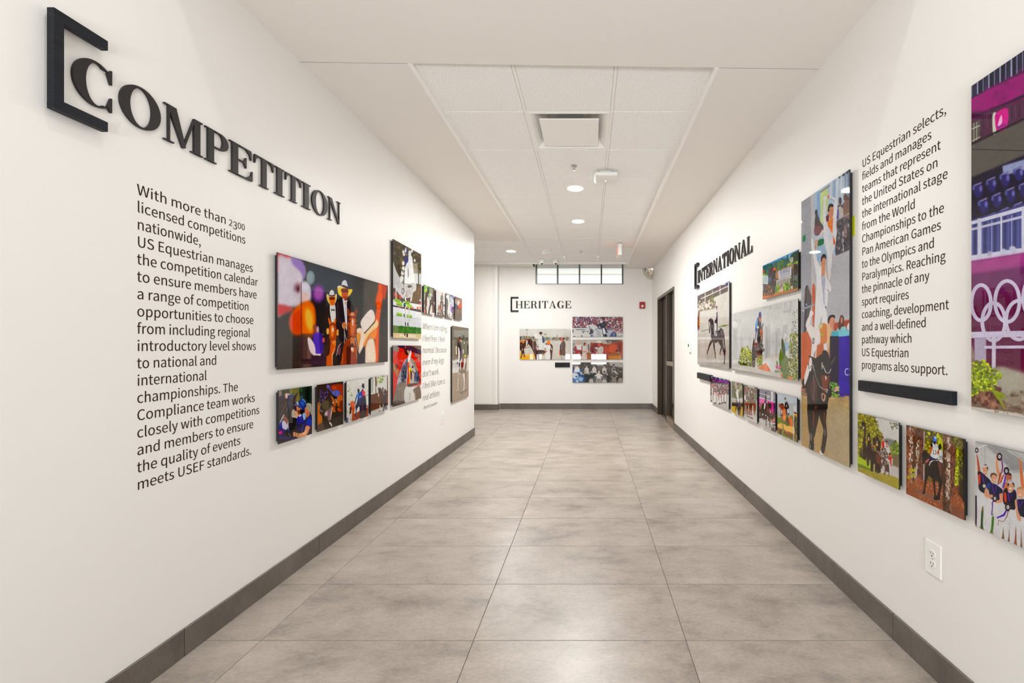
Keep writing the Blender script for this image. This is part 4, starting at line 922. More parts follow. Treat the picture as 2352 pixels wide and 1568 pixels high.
def paint_pinto(a):                      # small rider on a brown and white pony
    a.view(1030, 742, 8.333).fill([(104, 88, 72), (120, 112, 98), (112, 104, 88), (150, 140, 122), (160, 144, 124), (140, 122, 104)])
    a.box('105,130 390,130 390,280 105,280', (132, 130, 120), 10); a.spots('110,270 390,270 390,340 110,340', 30, 16, [(70, 70, 60), (96, 96, 84), (110, 100, 90)], 4)
    a.box('80,720 390,640 392,900 80,960', (200, 196, 188), 8); a.box('80,700 240,690 180,960 80,950', (210, 206, 200), 8); a.line('360,620 390,600 390,880', 22, (206, 200, 196), 6)
    a.box('75,960 390,920 390,1400 75,1490', (152, 134, 112), 6); a.spots('75,970 390,930 390,1400 75,1480', 80, 12, [(170, 146, 110), (134, 120, 106), (190, 150, 96)], 3, .5)
    a.ell(376, 500, 26, 110, (60, 44, 34), 6); a.box('135,440 165,440 165,600 140,600', (206, 200, 180), 5); a.line('100,600 110,720', 20, (120, 90, 84), 5)
    a.poly('175,380 195,330 230,350 250,420 255,560 240,700 205,720 190,600 175,500', (50, 36, 40), 3); a.poly('190,280 210,255 235,270 240,320 215,350 190,330', (96, 56, 30), 3); a.ell(225, 325, 14, 18, (190, 120, 80), 2); a.ell(246, 342, 12, 14, (226, 226, 232), 2); a.ell(240, 250, 12, 20, (96, 100, 150), 3)
    a.poly('185,460 215,520 220,640 205,740 190,700', (222, 216, 216), 3); a.line('170,480 175,640', 18, (90, 50, 36), 3); a.line('235,520 240,600', 26, (60, 56, 130), 4)
    a.ell(290, 270, 20, 44, (70, 74, 56), 4); a.poly('270,350 340,340 360,500 350,690 280,660 260,500', (104, 102, 78), 6); a.ell(304, 376, 13, 16, (222, 222, 216), 1); a.ell(304, 378, 6, 8, (130, 130, 120), 1); a.ell(283, 540, 11, 44, (216, 214, 204), 2); a.line('272,545 294,545', 6, (130, 130, 110), 1)
    a.ell(320, 630, 15, 24, (226, 196, 60), 2)
    a.poly('240,690 280,660 330,670 348,720 345,840 330,960 300,960 280,960 230,980 205,960 200,880 230,820', (116, 92, 74), 3)
    a.poly('235,700 262,690 240,820 235,900 220,860', (216, 208, 198), 3); a.poly('300,670 335,690 320,800 300,890 285,860 295,760', (220, 214, 206), 3); a.poly('245,740 288,735 282,830 245,835', (132, 40, 24), 2); a.line('270,690 270,740', 18, (150, 70, 50), 3); a.ell(210, 790, 12, 50, (46, 52, 96), 4)
    a.line('215,950 190,1090 180,1200 186,1310', [30, 14, 12, 12], (214, 206, 196), 2); a.line('210,980 205,1120 215,1240', [24, 16, 12], (150, 120, 104), 3); a.line('290,960 305,1090 300,1200 290,1330', [40, 20, 14, 16], (216, 208, 200), 2); a.line('325,940 325,1080 315,1170', [30, 14, 8], (130, 96, 76), 3)
    a.line('225,1340 310,1300 375,1270', 26, (108, 90, 76), 6); a.ell(372, 1290, 9, 22, (220, 120, 70), 3); a.ell(185, 1310, 8, 16, (110, 80, 60), 2)
    a.ell(170, 765, 9, 24, (50, 44, 50), 2)

def paint_dressage(a):                   # dark horse in an arena, upright print
    a.view(1595, 640, 7.289).fill([(206, 202, 196), (212, 208, 200), (206, 202, 194), (186, 180, 172), (180, 174, 166), (176, 170, 162)])
    a.box('50,280 580,40 580,200 50,440', (92, 78, 72), 3); a.box('520,60 580,50 580,150 520,110', (66, 36, 110), 6); a.box('200,200 420,100 520,110 380,190', (100, 66, 84), 6); a.box('400,70 520,40 525,100 430,110', (206, 212, 216), 2)
    a.spots('60,380 340,300 340,500 60,540', 50, 15, [(104, 86, 70), (196, 190, 180), (84, 66, 56), (130, 84, 60), (170, 160, 150)], 2, 1, 1.6)
    a.line('110,335 400,200 580,115', 18, (206, 202, 200), 1); a.line('180,235 180,440', 13, (198, 194, 190), 1); a.line('298,190 300,260', 11, (200, 196, 192), 1); a.line('428,120 428,290', 11, (204, 200, 198), 1); a.line('572,60 570,220', 16, (220, 220, 222), 1)
    a.spots('265,280 320,280 320,400 265,400', 18, 15, [(90, 96, 40), (120, 120, 50)], 2); a.line('290,380 296,500', 12, (110, 84, 60), 2); a.line('80,540 330,500', 10, (116, 120, 60), 2)
    a.poly('60,560 90,540 80,700 85,840 50,850', (120, 84, 60), 6); a.spots('65,700 115,700 110,800 70,790', 12, 12, [(196, 70, 50), (140, 130, 50), (206, 150, 60)], 2); a.line('60,640 62,840', 16, (140, 50, 46), 4)
    a.line('340,490 350,380', 14, (90, 84, 80), 2); a.ell(350, 378, 6, 8, (110, 80, 70), 1)
    a.line('115,875 245,845', 12, (116, 124, 70), 1); a.line('405,808 575,772', 12, (120, 130, 66), 1); a.box('460,780 540,765 540,795 460,805', (108, 124, 48), 1)
    a.box('45,980 580,960 580,1010 45,1010', (206, 202, 196), 5); a.spots('45,1020 580,1000 580,1500 45,1430', 220, 10, [(190, 184, 176), (166, 160, 152), (200, 194, 186), (150, 144, 136)], 2, .45, .5); a.line('50,1350 570,1380', 30, (200, 196, 190), 14)
    # horse
    a.poly('245,700 262,664 290,664 318,710 328,790 330,850 400,870 440,820 470,860 492,940 480,1010 470,1060 400,1050 360,1075 315,1060 290,1050 278,960 282,880 262,800 262,740', (62, 50, 52), 2)
    a.poly('238,690 250,680 246,760 262,830 262,900 250,905 244,840 240,760', (58, 46, 48), 2); a.line('240,690 244,760', 5, (50, 44, 56), 1)
    a.line('285,1040 245,1140 218,1230 214,1262', [38, 20, 14, 14], (54, 36, 30), 1); a.line('320,1055 335,1180 350,1260 350,1335', [32, 18, 14, 12], (52, 36, 30), 1); a.line('450,1040 458,1140 432,1220 428,1275', [50, 26, 14, 12], (48, 36, 32), 1)
    a.line('430,1040 490,1190 508,1300 500,1430', [70, 34, 20, 14], (54, 40, 34), 1); a.line('466,850 490,940 500,1080 515,1200 512,1280', [26, 24, 22, 22, 8], (52, 42, 42), 2); a.line('475,1000 495,1150', 8, (196, 190, 184), 2)
    a.box('285,990 480,984 476,1015 285,1015', (104, 88, 74), 5); a.poly('440,860 475,850 470,960 445,980', (90, 70, 70), 5)
    a.poly('335,960 330,860 342,760 356,740 352,860 345,960', (226, 222, 222), 1); a.line('337,760 335,960', 6, (48, 54, 84), 1); a.line('385,800 365,960', 16, (222, 216, 214), 2); a.ell(355, 968, 26, 9, (40, 50, 84), 2); a.ell(378, 930, 7, 12, (160, 50, 50), 2)
    a.poly('372,550 386,560 388,700 386,880 370,930 372,760 340,740 345,690 362,670', (46, 38, 52), 1); a.ell(373, 478, 13, 26, (46, 42, 56), 1); a.ell(374, 512, 10, 20, (180, 130, 104), 2); a.box('366,530 382,530 380,556 368,556', (232, 228, 226), 1)

def paint_grey_sky_jump(a):              # eventer leaping over shrubs, city in haze
    a.view(1675, 680, 7.8424).fill([(206, 207, 205), (210, 211, 209), (212, 213, 212), (208, 209, 209), (206, 205, 203)])
    for x, w, y0, y1, c in ((60, 90, 420, 1150, 190), (200, 50, 740, 1000, 200), (650, 45, 540, 1120, 176), (700, 40, 500, 1120, 188), (830, 40, 640, 1100, 178), (960, 90, 520, 900, 184), (860, 60, 580, 900, 190), (760, 60, 640, 1150, 200), (340, 60, 700, 900, 202)):
        a.box([(x, y0), (x + w, y0 - 10), (x + w, y1), (x, y1)], (c, c + 1, c + 3), 7, .85)
    a.poly('60,460 140,470 140,560 70,560', (226, 228, 228), 16); a.poly('985,650 1060,715 985,780', (222, 222, 220), 2); a.poly('890,690 935,740 890,790', (218, 218, 216), 2); a.poly('960,850 1080,850 1085,960 1010,990 980,940', (160, 184, 208), 5); a.poly('640,1140 880,1110 900,1360 700,1350 600,1250', (220, 220, 218), 12)
    a.spots('165,1240 190,1050 240,910 350,900 420,1050 420,1280', 260, 13, [(170, 176, 40), (120, 130, 34), (196, 200, 70), (90, 100, 36), (150, 160, 60)], 1, 1, 1.5); a.spots('170,1180 400,1190 400,1270 170,1250', 40, 14, [(56, 60, 22), (80, 84, 30)], 2)
    a.spots('1090,690 1230,640 1235,1500 1070,1440 1080,1000', 330, 14, [(150, 150, 50), (96, 100, 50), (180, 180, 70), (84, 84, 60), (120, 124, 60)], 1, 1, 1.4); a.spots('1140,240 1235,240 1235,700 1120,690', 60, 9, [(110, 110, 90), (140, 140, 120), (80, 84, 60)], 1); a.line('1165,250 1190,450 1150,600 1130,700', 5, (130, 126, 110), 1)
    a.poly('945,770 960,765 985,830 1010,960 1005,1120 970,1170 950,980 940,850', (70, 86, 40), 3); a.poly('930,940 945,1000 965,1100 960,1350 910,1300 895,1100', (86, 120, 34), 4); a.poly('1020,1070 1060,1140 1075,1340 1060,1500 960,1490 960,1250 985,1110', (110, 124, 74), 4); a.spots('960,1120 1070,1120 1060,1490 960,1480', 70, 10, [(96, 110, 66), (136, 148, 90)], 1, .8, 2)
    a.poly('850,1160 880,1200 870,1250 850,1240', (110, 120, 60), 3); a.spots('835,1250 935,1250 930,1320 840,1300', 30, 14, [(206, 80, 130), (176, 50, 100), (230, 130, 160)], 1); a.spots('810,1330 960,1330 940,1400 830,1370', 24, 13, [(84, 104, 50), (120, 130, 60)], 1)
    # horse and rider
    a.poly('410,960 430,820 450,745 455,800 470,860 600,860 605,960 590,1060 590,1220 530,1230 530,1110 500,1110 470,1130 465,1270 415,1270 410,1100', (52, 40, 36), 2)
    a.poly('460,920 520,900 560,960 555,1060 520,1110 470,1080', (92, 62, 52), 8); a.ell(510, 950, 30, 34, (110, 110, 124), 8); a.poly('470,860 520,830 560,880 500,910', (110, 50, 24), 5); a.poly('418,1150 465,1150 462,1265 420,1265', (96, 74, 66), 5); a.ell(525, 1070, 40, 16, (150, 84, 70), 5)
    a.ell(618, 968, 17, 32, (34, 30, 32), 1); a.line('560,900 600,930 620,990', 10, (200, 196, 190), 2); a.ell(575, 810, 10, 26, (206, 196, 186), 2)
    a.poly('520,560 590,560 600,640 600,800 580,900 540,900 500,800 505,680', (56, 44, 36), 2); a.poly('555,600 590,600 596,690 590,770 575,780 568,700', (196, 106, 64), 2); a.line('555,720 605,725', 7, (40, 30, 28), 1); a.line('560,640 580,780 572,860', 4, (230, 180, 150), 1)
    a.poly('608,480 612,520 595,570 580,560', (110, 74, 50), 1); a.poly('545,500 560,560 545,570', (120, 84, 60), 1)
    a.poly('500,400 520,385 525,470 510,540 500,640 480,650 468,590 475,500', (62, 140, 214), 2); a.poly('470,560 500,570 495,650 478,655', (32, 62, 150), 3); a.line('505,420 495,560', 8, (150, 200, 240), 2); a.poly('520,390 560,380 575,440 580,520 565,560 530,570 508,520', (40, 36, 44), 2); a.line('570,460 580,530', 10, (90, 150, 214), 2)
    a.poly('530,370 578,372 574,440 556,470 538,440', (190, 120, 96), 2); a.line('540,395 570,400', 14, (110, 60, 50), 2); a.poly('528,350 535,300 555,282 574,300 580,350 576,378 530,376', (48, 58, 140), 1); a.ell(556, 375, 22, 7, (40, 34, 60), 1); a.ell(515, 560, 18, 22, (224, 220, 214), 1)
    a.poly('478,660 500,660 490,760 470,860 462,800', (70, 80, 120), 2); a.line('505,650 470,820', 14, (226, 224, 222), 2); a.poly('455,870 475,860 470,915 455,910', (180, 80, 100), 2)
    a.spots('480,1110 600,1060 600,1280 490,1280', 60, 12, [(150, 160, 60), (110, 116, 70), (180, 176, 100)], 1, 1, 1.6)
    a.box('45,1230 180,1235 520,1290 760,1355 900,1380 930,1480 500,1410 45,1325', (202, 198, 192), 2); a.spots('50,1240 920,1390 920,1470 50,1320', 60, 12, [(214, 210, 204), (184, 180, 172)], 3, .5, .5); a.line('385,1280 388,1390', 4, (150, 144, 136), 1); a.box('45,1300 520,1385 920,1470 920,1482 45,1330', (160, 154, 146), 2)
    a.poly('515,1295 600,1245 650,1210 672,1225 745,1350 640,1340', (214, 120, 80), 1); a.box('600,1320 655,1215 670,1230 700,1345', (232, 140, 96), 2)
    a.poly('925,1400 950,1410 945,1480 925,1470', (206, 130, 70), 2); a.poly('1060,1440 1130,1460 1135,1520 1065,1505', (206, 140, 74), 3); a.spots('1140,1430 1235,1400 1225,1525 1140,1520', 40, 13, [(150, 160, 60), (100, 110, 50)], 1)

def paint_world_games(a):                # outdoor sign and shrubs
    a.view(1740, 565, 12.06).fill([(50, 110, 150), (60, 110, 96), (60, 96, 70), (96, 84, 50), (130, 84, 30)])
    a.box('145,530 1120,100 1120,230 600,400 145,560', (70, 150, 206), 6); a.poly('740,270 900,220 890,330 800,350', (120, 180, 220), 12)
    a.spots('145,560 600,380 900,280 1000,180 1125,140 1125,500 500,700 145,820', 240, 30, [(50, 96, 80), (70, 124, 96), (40, 76, 60), (60, 110, 110), (84, 130, 84)], 3, .8, 1.5)
    a.poly('920,300 1000,190 1060,160 1125,150 1125,420 980,440', (40, 66, 50), 10); a.spots('640,420 720,400 700,620 560,640 520,540', 30, 26, [(110, 140, 60), (84, 120, 60)], 4, .8, 2); a.poly('810,260 840,230 850,330 820,560', (34, 84, 90), 6)
    a.spots('880,350 980,290 1000,400 900,500', 40, 20, [(206, 206, 180), (180, 180, 150)], 3); a.spots('790,500 1125,400 1125,470 800,570', 60, 22, [(170, 190, 40), (140, 160, 30), (190, 206, 60)], 3)
    a.spots('430,600 510,600 510,700 430,690', 20, 22, [(206, 96, 40), (226, 110, 50)], 3); a.ell(170, 700, 24, 50, (210, 90, 50), 6); a.ell(475, 710, 36, 46, (60, 50, 40), 6); a.spots('145,760 280,760 260,830 145,830', 20, 18, [(140, 160, 60)], 4)
    a.poly('500,800 560,680 1000,490 1020,560 980,780 560,900', (150, 130, 104), 4); a.spots('540,690 1000,500 1020,560 560,720', 40, 18, [(176, 156, 130), (120, 96, 76)], 2); a.poly('1000,540 1050,480 1110,560 1110,760 1000,790', (66, 48, 40), 4); a.poly('520,820 545,740 570,720 570,900 530,900', (190, 120, 60), 5)
    a.box('568,700 940,560 935,800 580,920', (206, 204, 214), 1)
    a.text('FEI WORLD', 612, 805, 105, 285, (54, 56, 96), -0.38); a.text('EQUESTRIAN GAMES', 615, 878, 62, 285, (110, 112, 150), -0.35)
    a.box('515,950 930,810 930,900 520,1020', (196, 190, 186), 2); a.box('520,980 910,860 910,1200 520,1100', (120, 112, 110), 3)
    for i in range(11):
        x = 530 + i * 35
        a.line([(x, 960 - i * 12), (x + 2, 1160 - i * 4)], 17, (206, 200, 194), 1)
    a.box('940,640 975,600 970,1140 935,1110', (74, 60, 50), 3); a.box('975,800 1110,770 1110,1150 985,1180', (70, 76, 76), 5)
    for i in range(4):
        a.line([(995 + i * 32, 810), (997 + i * 32, 960)], 12, (150, 146, 150), 1)
    a.spots('1000,960 1120,900 1115,1150 1000,1160', 40, 24, [(50, 80, 40), (70, 110, 40), (36, 56, 36)], 3)
    a.box('915,1110 980,1090 975,1190 925,1190', (206, 196, 180), 3)
    a.spots('590,1080 720,1060 720,1160 600,1160', 30, 16, [(196, 150, 140), (120, 96, 90), (206, 180, 170)], 2); a.box('610,1180 705,1150 710,1260 605,1285', (214, 186, 170), 3)
    a.spots('490,1120 560,1080 610,1130 600,1280 500,1320 480,1220', 120, 18, [(150, 180, 20), (110, 140, 20), (180, 200, 40), (80, 104, 24)], 2, 1, 1.4); a.spots('710,1080 840,980 900,1100 910,1210 720,1250', 170, 20, [(130, 170, 20), (96, 130, 20), (170, 196, 40), (50, 80, 20)], 2, 1, 1.4)
    a.box('145,1380 500,1310 1120,1170 1120,1230 500,1390 145,1470', (196, 116, 30), 4); a.spots('145,1390 1120,1180 1120,1230 145,1460', 60, 18, [(220, 140, 50), (160, 84, 24), (210, 150, 70)], 3, .7, .6)
    a.box('145,805 300,815 290,1060 145,1060', (196, 214, 214), 3); a.box('145,1055 300,1060 320,1080 145,1085', (50, 50, 80), 3); a.box('145,1080 170,1080 165,1230 145,1240', (150, 150, 190), 3)
    a.poly('300,780 350,640 400,590 430,560 430,720 480,800 500,1000 480,1290 420,1320 300,1370 220,1360 180,1200 200,1080 300,1060', (66, 56, 60), 7); a.poly('320,840 370,820 380,960 320,1010', (90, 100, 140), 7); a.poly('370,700 410,600 425,600 420,740 390,760', (110, 36, 50), 5); a.ell(465, 940, 20, 34, (180, 50, 60), 4)
    a.spots('190,1090 420,1090 420,1350 200,1370', 60, 18, [(110, 76, 50), (60, 44, 36), (176, 120, 70)], 3, 1, 2.6); a.spots('290,680 440,640 480,900 300,880', 30, 20, [(50, 50, 90), (120, 84, 76), (40, 30, 40)], 4); a.line('440,1080 480,1300', 22, (60, 80, 50), 6)

def paint_vaulting(a):                   # tall print: three vaulters on a dark horse
    a.view(1835, 385, 6.152).fill([(190, 196, 206), (184, 186, 194), (186, 186, 192), (190, 190, 196), (160, 110, 70), (176, 150, 106), (186, 170, 140)])
    a.box('30,470 200,390 200,2000 30,2000', (164, 166, 174), 6); a.box('170,400 215,370 220,2000 175,2000', (196, 192, 194), 4); a.box('212,370 720,20 720,1160 480,1260 215,1390', (176, 198, 220), 4)
    a.box('255,350 300,320 310,1350 260,1380', (140, 176, 212), 6); a.box('300,330 410,270 415,560 330,800 305,800', (198, 214, 150), 8); a.line('300,350 440,250', 16, (120, 124, 130), 3); a.box('555,140 720,20 720,70 570,150', (60, 56, 56), 4)
    for x, c in ((450, (206, 212, 222)), (500, (150, 170, 200)), (540, (214, 218, 226)), (600, (206, 208, 216)), (660, (150, 160, 180)), (700, (120, 134, 160))):
        a.line([(x, 60), (x, 420)], 26, c, 6)
    a.line('30,560 170,480', 6, (140, 142, 150), 2); a.line('60,980 170,900', 8, (140, 142, 150), 2); a.line('30,1240 200,1240', 6, (150, 152, 160), 2)
    # spectators behind the rail
    a.poly('230,700 262,660 300,760 345,830 345,900 240,960 222,860', (84, 78, 78), 4); a.ell(245, 635, 20, 46, (70, 62, 60), 3); a.ell(268, 790, 18, 30, (110, 60, 60), 4); a.poly('222,840 300,830 345,900 230,950', (130, 90, 96), 6)
    a.poly('535,560 620,520 720,440 720,1150 520,1240 540,900', (92, 84, 90), 6); a.poly('380,700 420,660 420,760 385,770', (96, 34, 44), 3); a.ell(583, 470, 22, 54, (96, 72, 70), 3); a.poly('550,570 600,550 640,640 600,720 540,690', (190, 182, 178), 4); a.poly('535,590 560,590 560,720 535,720', (84, 84, 150), 5)
    a.ell(660, 420, 30, 54, (110, 84, 76), 4); a.poly('630,500 720,460 720,680 640,700', (140, 110, 100), 6); a.line('540,740 720,640', 16, (160, 158, 164), 3); a.ell(655, 900, 22, 90, (150, 130, 120), 8); a.box('615,900 635,880 635,1180 615,1180', (184, 190, 200), 4); a.spots('530,760 720,700 720,1140 530,1220', 40, 18, [(60, 56, 64), (110, 100, 104), (150, 156, 170), (84, 70, 70)], 5, .7, 2)
    a.poly('265,1040 345,1000 345,1080 270,1105', (26, 110, 66), 3); a.poly('55,970 92,955 92,1030 58,1045', (30, 130, 90), 2)
    a.box('270,1110 420,1080 410,1300 280,1340', (160, 184, 206), 8); a.box('215,1350 480,1260 720,1160 720,2100 215,2100', (184, 184, 190), 5)
    # upper figure in white
    a.poly('350,470 345,420 380,400 425,370 425,400 380,450 385,560 380,650 395,770 470,700 480,600 490,520 500,470 440,440 425,400 520,430 540,420 545,560 530,760 530,960 505,1120 480,1180 465,1330 440,1560 420,1560 405,1380 400,1220 370,1100 350,960 345,780 340,620', (222, 222, 226), 2)
    a.poly('395,780 430,735 480,700 480,800 475,920 460,930 430,860 400,820', (226, 130, 60), 2); a.spots('400,770 480,720 470,900 420,850', 30, 6, [(240, 170, 110), (196, 90, 30)], 1); a.poly('480,955 510,1040 512,1085 490,1080', (220, 96, 30), 1); a.poly('472,1210 482,1240 476,1310', (220, 110, 60), 1)
    a.poly('412,620 415,570 450,530 486,545 490,610 485,670 460,715 428,700', (196, 134, 106), 2); a.poly('410,620 408,570 425,520 460,506 486,525 488,550 440,560 425,620', (40, 36, 38), 1); a.line('418,570 432,578', 5, (232, 232, 236)); a.line('440,610 462,606', 4, (70, 44, 36)); a.line('470,606 484,608', 4, (70, 44, 36)); a.line('455,660 478,658', 6, (150, 70, 66)); a.line('462,610 466,640', 3, (170, 104, 80))
    a.poly('405,395 425,385 425,430 408,430', (190, 110, 80), 3); a.line('430,435 480,450 505,480', 5, (96, 84, 96), 1); a.line('400,870 412,950', 6, (70, 70, 90), 1); a.poly('395,770 420,850 470,930 480,1010 410,1000', (206, 210, 222), 5)
    a.line('345,880 300,960 262,1000 240,1040', [30, 34, 32, 20], (222, 206, 200), 2); a.poly('225,1040 265,1010 268,1060 255,1120 235,1170 222,1120', (206, 170, 150), 2); a.line('232,1100 230,1150', 6, (190, 110, 70), 1)
    # middle figure
    a.view(1780, 620, 7.84)
    a.poly('670,310 722,300 722,640 700,1030 680,1030', (196, 90, 40), 3); a.poly('545,330 580,270 605,300 640,430 660,560 640,700 560,1100 510,1110 530,800 530,600', (70, 66, 72), 4); a.line('600,310 665,500', 18, (150, 110, 96), 4); a.line('555,380 530,590', 14, (140, 90, 70), 4)
    a.line('475,710 720,620', 34, (150, 152, 160), 3); a.box('470,730 530,760 520,1120 480,1130', (130, 130, 140), 5); a.line('560,600 575,640', 30, (120, 150, 190), 4)
    a.poly('850,-160 880,-140 920,80 980,220 1015,320 1000,400 960,370 940,640 910,690 940,820 940,1200 940,1420 880,1450 870,1250 850,1000 838,820 810,1000 790,1200 720,1300 715,980 725,700 750,200 720,-40 690,-230 660,-410 655,-550 680,-560 710,-380 760,-180 830,-60', (228, 228, 232), 3)
    a.poly('830,80 900,80 905,260 890,420 890,640 870,560 860,400', (176, 182, 206), 4); a.spots('835,90 905,90 895,620 865,560', 44, 9, [(150, 160, 190), (206, 210, 222), (200, 170, 150)], 1); a.line('925,100 960,260 940,360', 6, (190, 190, 200), 1); a.line('905,400 905,640', 8, (200, 190, 190), 2); a.ell(912, 668, 12, 16, (90, 60, 60), 2); a.ell(955, 360, 9, 22, (206, 160, 130), 2)
    a.poly('835,-60 835,-180 860,-240 900,-230 915,-160 905,-60 895,90 840,90', (206, 146, 116), 3); a.poly('830,-140 830,-230 870,-290 915,-270 920,-190 900,-220 860,-215 845,-160', (56, 44, 44), 2); a.line('850,-110 872,-112', 5, (90, 54, 44), 1); a.line('885,-112 903,-112', 5, (90, 54, 44), 1); a.line('870,-15 895,-17', 8, (170, 60, 60), 1); a.poly('935,30 965,40 960,120 935,110', (226, 180, 160), 4)
    a.line('838,830 800,1000', 5, (180, 180, 190), 2)
    # lower figure and onlooker
    a.poly('790,1010 850,960 930,980 940,1160 930,1300 880,1330 800,1330 780,1180', (206, 130, 70), 5); a.poly('800,990 860,970 850,1030 800,1060', (200, 206, 140), 5); a.ell(845, 1160, 20, 32, (150, 180, 40), 3)
    a.poly('625,760 640,735 670,732 690,760 690,800 655,850 625,960 640,985 700,1030 770,1000 810,1120 815,1300 760,1400 700,1520 700,1640 640,1640 640,1500 665,1320 620,1180 570,1060 552,990 575,900 610,830', (230, 222, 222), 3); a.line('655,830 640,900', 5, (190, 180, 170), 1)
    a.ell(690, 1275, 24, 56, (30, 28, 30), 1); a.ell(690, 1275, 17, 42, (230, 226, 226), 1); a.line('684,1310 698,1240', 9, (30, 28, 30)); a.poly('770,1330 800,1340 750,1560 715,1560', (210, 206, 210), 5)
    a.poly('935,970 980,960 1020,1080 990,1250 970,1420 950,1500 935,1500 940,1240 935,1090', (226, 180, 144), 3); a.line('1000,1110 985,1300 960,1450', 8, (160, 190, 70), 2)
    a.poly('965,950 960,880 990,830 1040,820 1075,860 1085,980 1060,1050 1040,1085 1000,1020', (210, 150, 124), 3); a.poly('950,940 955,860 1000,810 1075,815 1080,870 1050,850 1020,850 990,890 980,950 965,960', (44, 36, 38), 2); a.line('1045,940 1070,920', 6, (40, 30, 30), 1); a.line('1040,1030 1062,1022', 6, (150, 70, 60), 1); a.ell(985, 945, 12, 30, (220, 140, 120), 3)
    a.box('1060,960 1340,890 1340,1080 1060,1090', (170, 84, 56), 6); a.poly('1110,1090 1140,1030 1200,1010 1270,1020 1290,1080 1290,1130 1110,1130', (150, 206, 206), 4); a.poly('1140,1040 1160,880 1190,810 1230,830 1245,900 1240,1010 1200,1020 1170,1080', (96, 60, 56), 4); a.ell(1200, 905, 22, 62, (196, 130, 110), 4); a.poly('1300,1000 1340,950 1340,1080 1300,1070', (222, 222, 232), 4)
    a.box('1020,1110 1340,1080 1340,1190 1150,1205 1015,1185', (80, 176, 196), 3); a.box('1140,1105 1340,1085 1340,1180 1150,1200', (130, 200, 216), 5); a.box('990,1190 1150,1190 1150,2480 1080,2600 990,2100', (44, 32, 60), 4); a.box('1150,1200 1340,1185 1345,2330 1150,2300', (60, 24, 160), 3); a.spots('1160,1210 1340,1200 1340,2200 1160,2200', 20, 60, [(70, 30, 180), (50, 16, 150)], 20, .5)
    a.box('465,1130 590,1110 650,1250 660,1330 640,1700 560,2100 465,2280', (196, 98, 46), 4); a.box('760,1350 870,1320 880,1440 860,1560 740,1560', (190, 104, 60), 5)
    # horse and sand
    a.view(1835, 740, 4.68)
    a.box('10,800 540,800 540,1560 10,1330', (178, 150, 104), 6); a.spots('10,790 540,800 540,1100 10,1000', 60, 34, [(196, 164, 96), (170, 142, 100), (200, 172, 110)], 8, .6, .4); a.spots('10,1000 540,1050 540,1560 10,1330', 260, 8, [(190, 170, 136), (160, 140, 112), (206, 190, 160), (150, 126, 90)], 1, .6, .5); a.box('300,870 540,900 540,1560 300,1450', (180, 170, 150), 30, .6)
    a.spots('335,650 430,650 430,800 330,800', 50, 14, [(110, 160, 50), (80, 130, 40), (150, 190, 80)], 2); a.spots('380,700 410,700 410,740 380,740', 6, 12, [(230, 150, 170)], 1); a.spots('15,690 80,690 80,780 15,780', 30, 12, [(90, 120, 60), (220, 130, 150), (110, 60, 50)], 2)
    a.text('CX', 488, 570, 74, 90, (226, 226, 240)); a.line('350,740 440,765 540,782', 9, (50, 44, 48), 1)
    a.poly('110,360 170,390 250,340 250,450 240,640 320,760 310,870 300,940 215,960 150,960 95,940 90,860 85,760 70,700 90,560 130,470', (46, 36, 32), 3)
    a.poly('120,640 180,600 200,700 190,860 150,870 120,780', (86, 54, 46), 12); a.line('155,560 165,700 155,840', 12, (110, 96, 96), 8)
    a.poly('120,370 130,350 142,440 130,520 115,520 105,450', (226, 218, 216), 2); a.poly('85,480 105,460 115,520 80,640 60,670 45,650', (228, 220, 218), 2); a.line('108,360 160,385 155,400', 14, (40, 34, 34), 2); a.poly('35,630 55,600 60,680 100,690 80,710 40,700', (34, 30, 30), 2); a.ell(28, 680, 10, 20, (206, 190, 170), 3); a.line('100,430 110,500 150,450', 8, (40, 36, 36), 1)
    a.line('150,460 180,580 225,690', 9, (120, 116, 116), 1); a.line('148,450 165,520', 12, (150, 146, 146), 1)
    a.poly('245,430 260,360 300,310 330,400 345,450 345,560 330,640 325,740 290,800 270,850 240,830 235,740 240,600', (56, 40, 34), 2); a.poly('250,560 300,580 330,570 310,680 300,740 262,740 248,660', (120, 62, 38), 6); a.poly('280,570 300,590 288,630', (230, 220, 210), 2); a.ell(258, 545, 10, 26, (30, 24, 22), 2)
    a.poly('255,320 280,300 310,340 335,400 345,470 330,560 300,570 262,500 252,420', (52, 48, 50), 2); a.poly('340,430 370,390 398,362 380,420 350,460', (80, 78, 82), 2); a.poly('250,320 275,300 300,320 290,400 275,420 258,390', (44, 38, 38), 3); a.line('258,460 290,540 325,545 345,500', 8, (206, 206, 206), 1); a.line('248,430 250,500', 8, (210, 206, 204), 1)
    a.line('225,690 262,720 300,720 340,740', 12, (140, 136, 134), 1); a.ell(298, 735, 10, 22, (190, 186, 180), 1); a.ell(298, 735, 5, 14, (90, 80, 76), 1); a.poly('240,770 265,760 290,790 275,850 250,840', (190, 150, 124), 4); a.ell(262, 800, 10, 26, (60, 44, 40), 3); a.poly('315,740 345,700 350,790 325,805', (30, 28, 30), 2)
    a.poly('92,920 160,930 155,1060 160,1250 158,1375 108,1340 118,1240 100,1130 95,1020', (48, 38, 34), 2); a.poly('150,930 215,950 215,1010 190,1130 165,1240 158,1180 150,1050', (54, 38, 32), 3); a.line('150,950 160,1010 150,1120', 12, (130, 74, 50), 5); a.ell(130, 1230, 14, 50, (110, 100, 96), 8); a.line('108,1290 125,1345', 5, (190, 184, 176), 1)
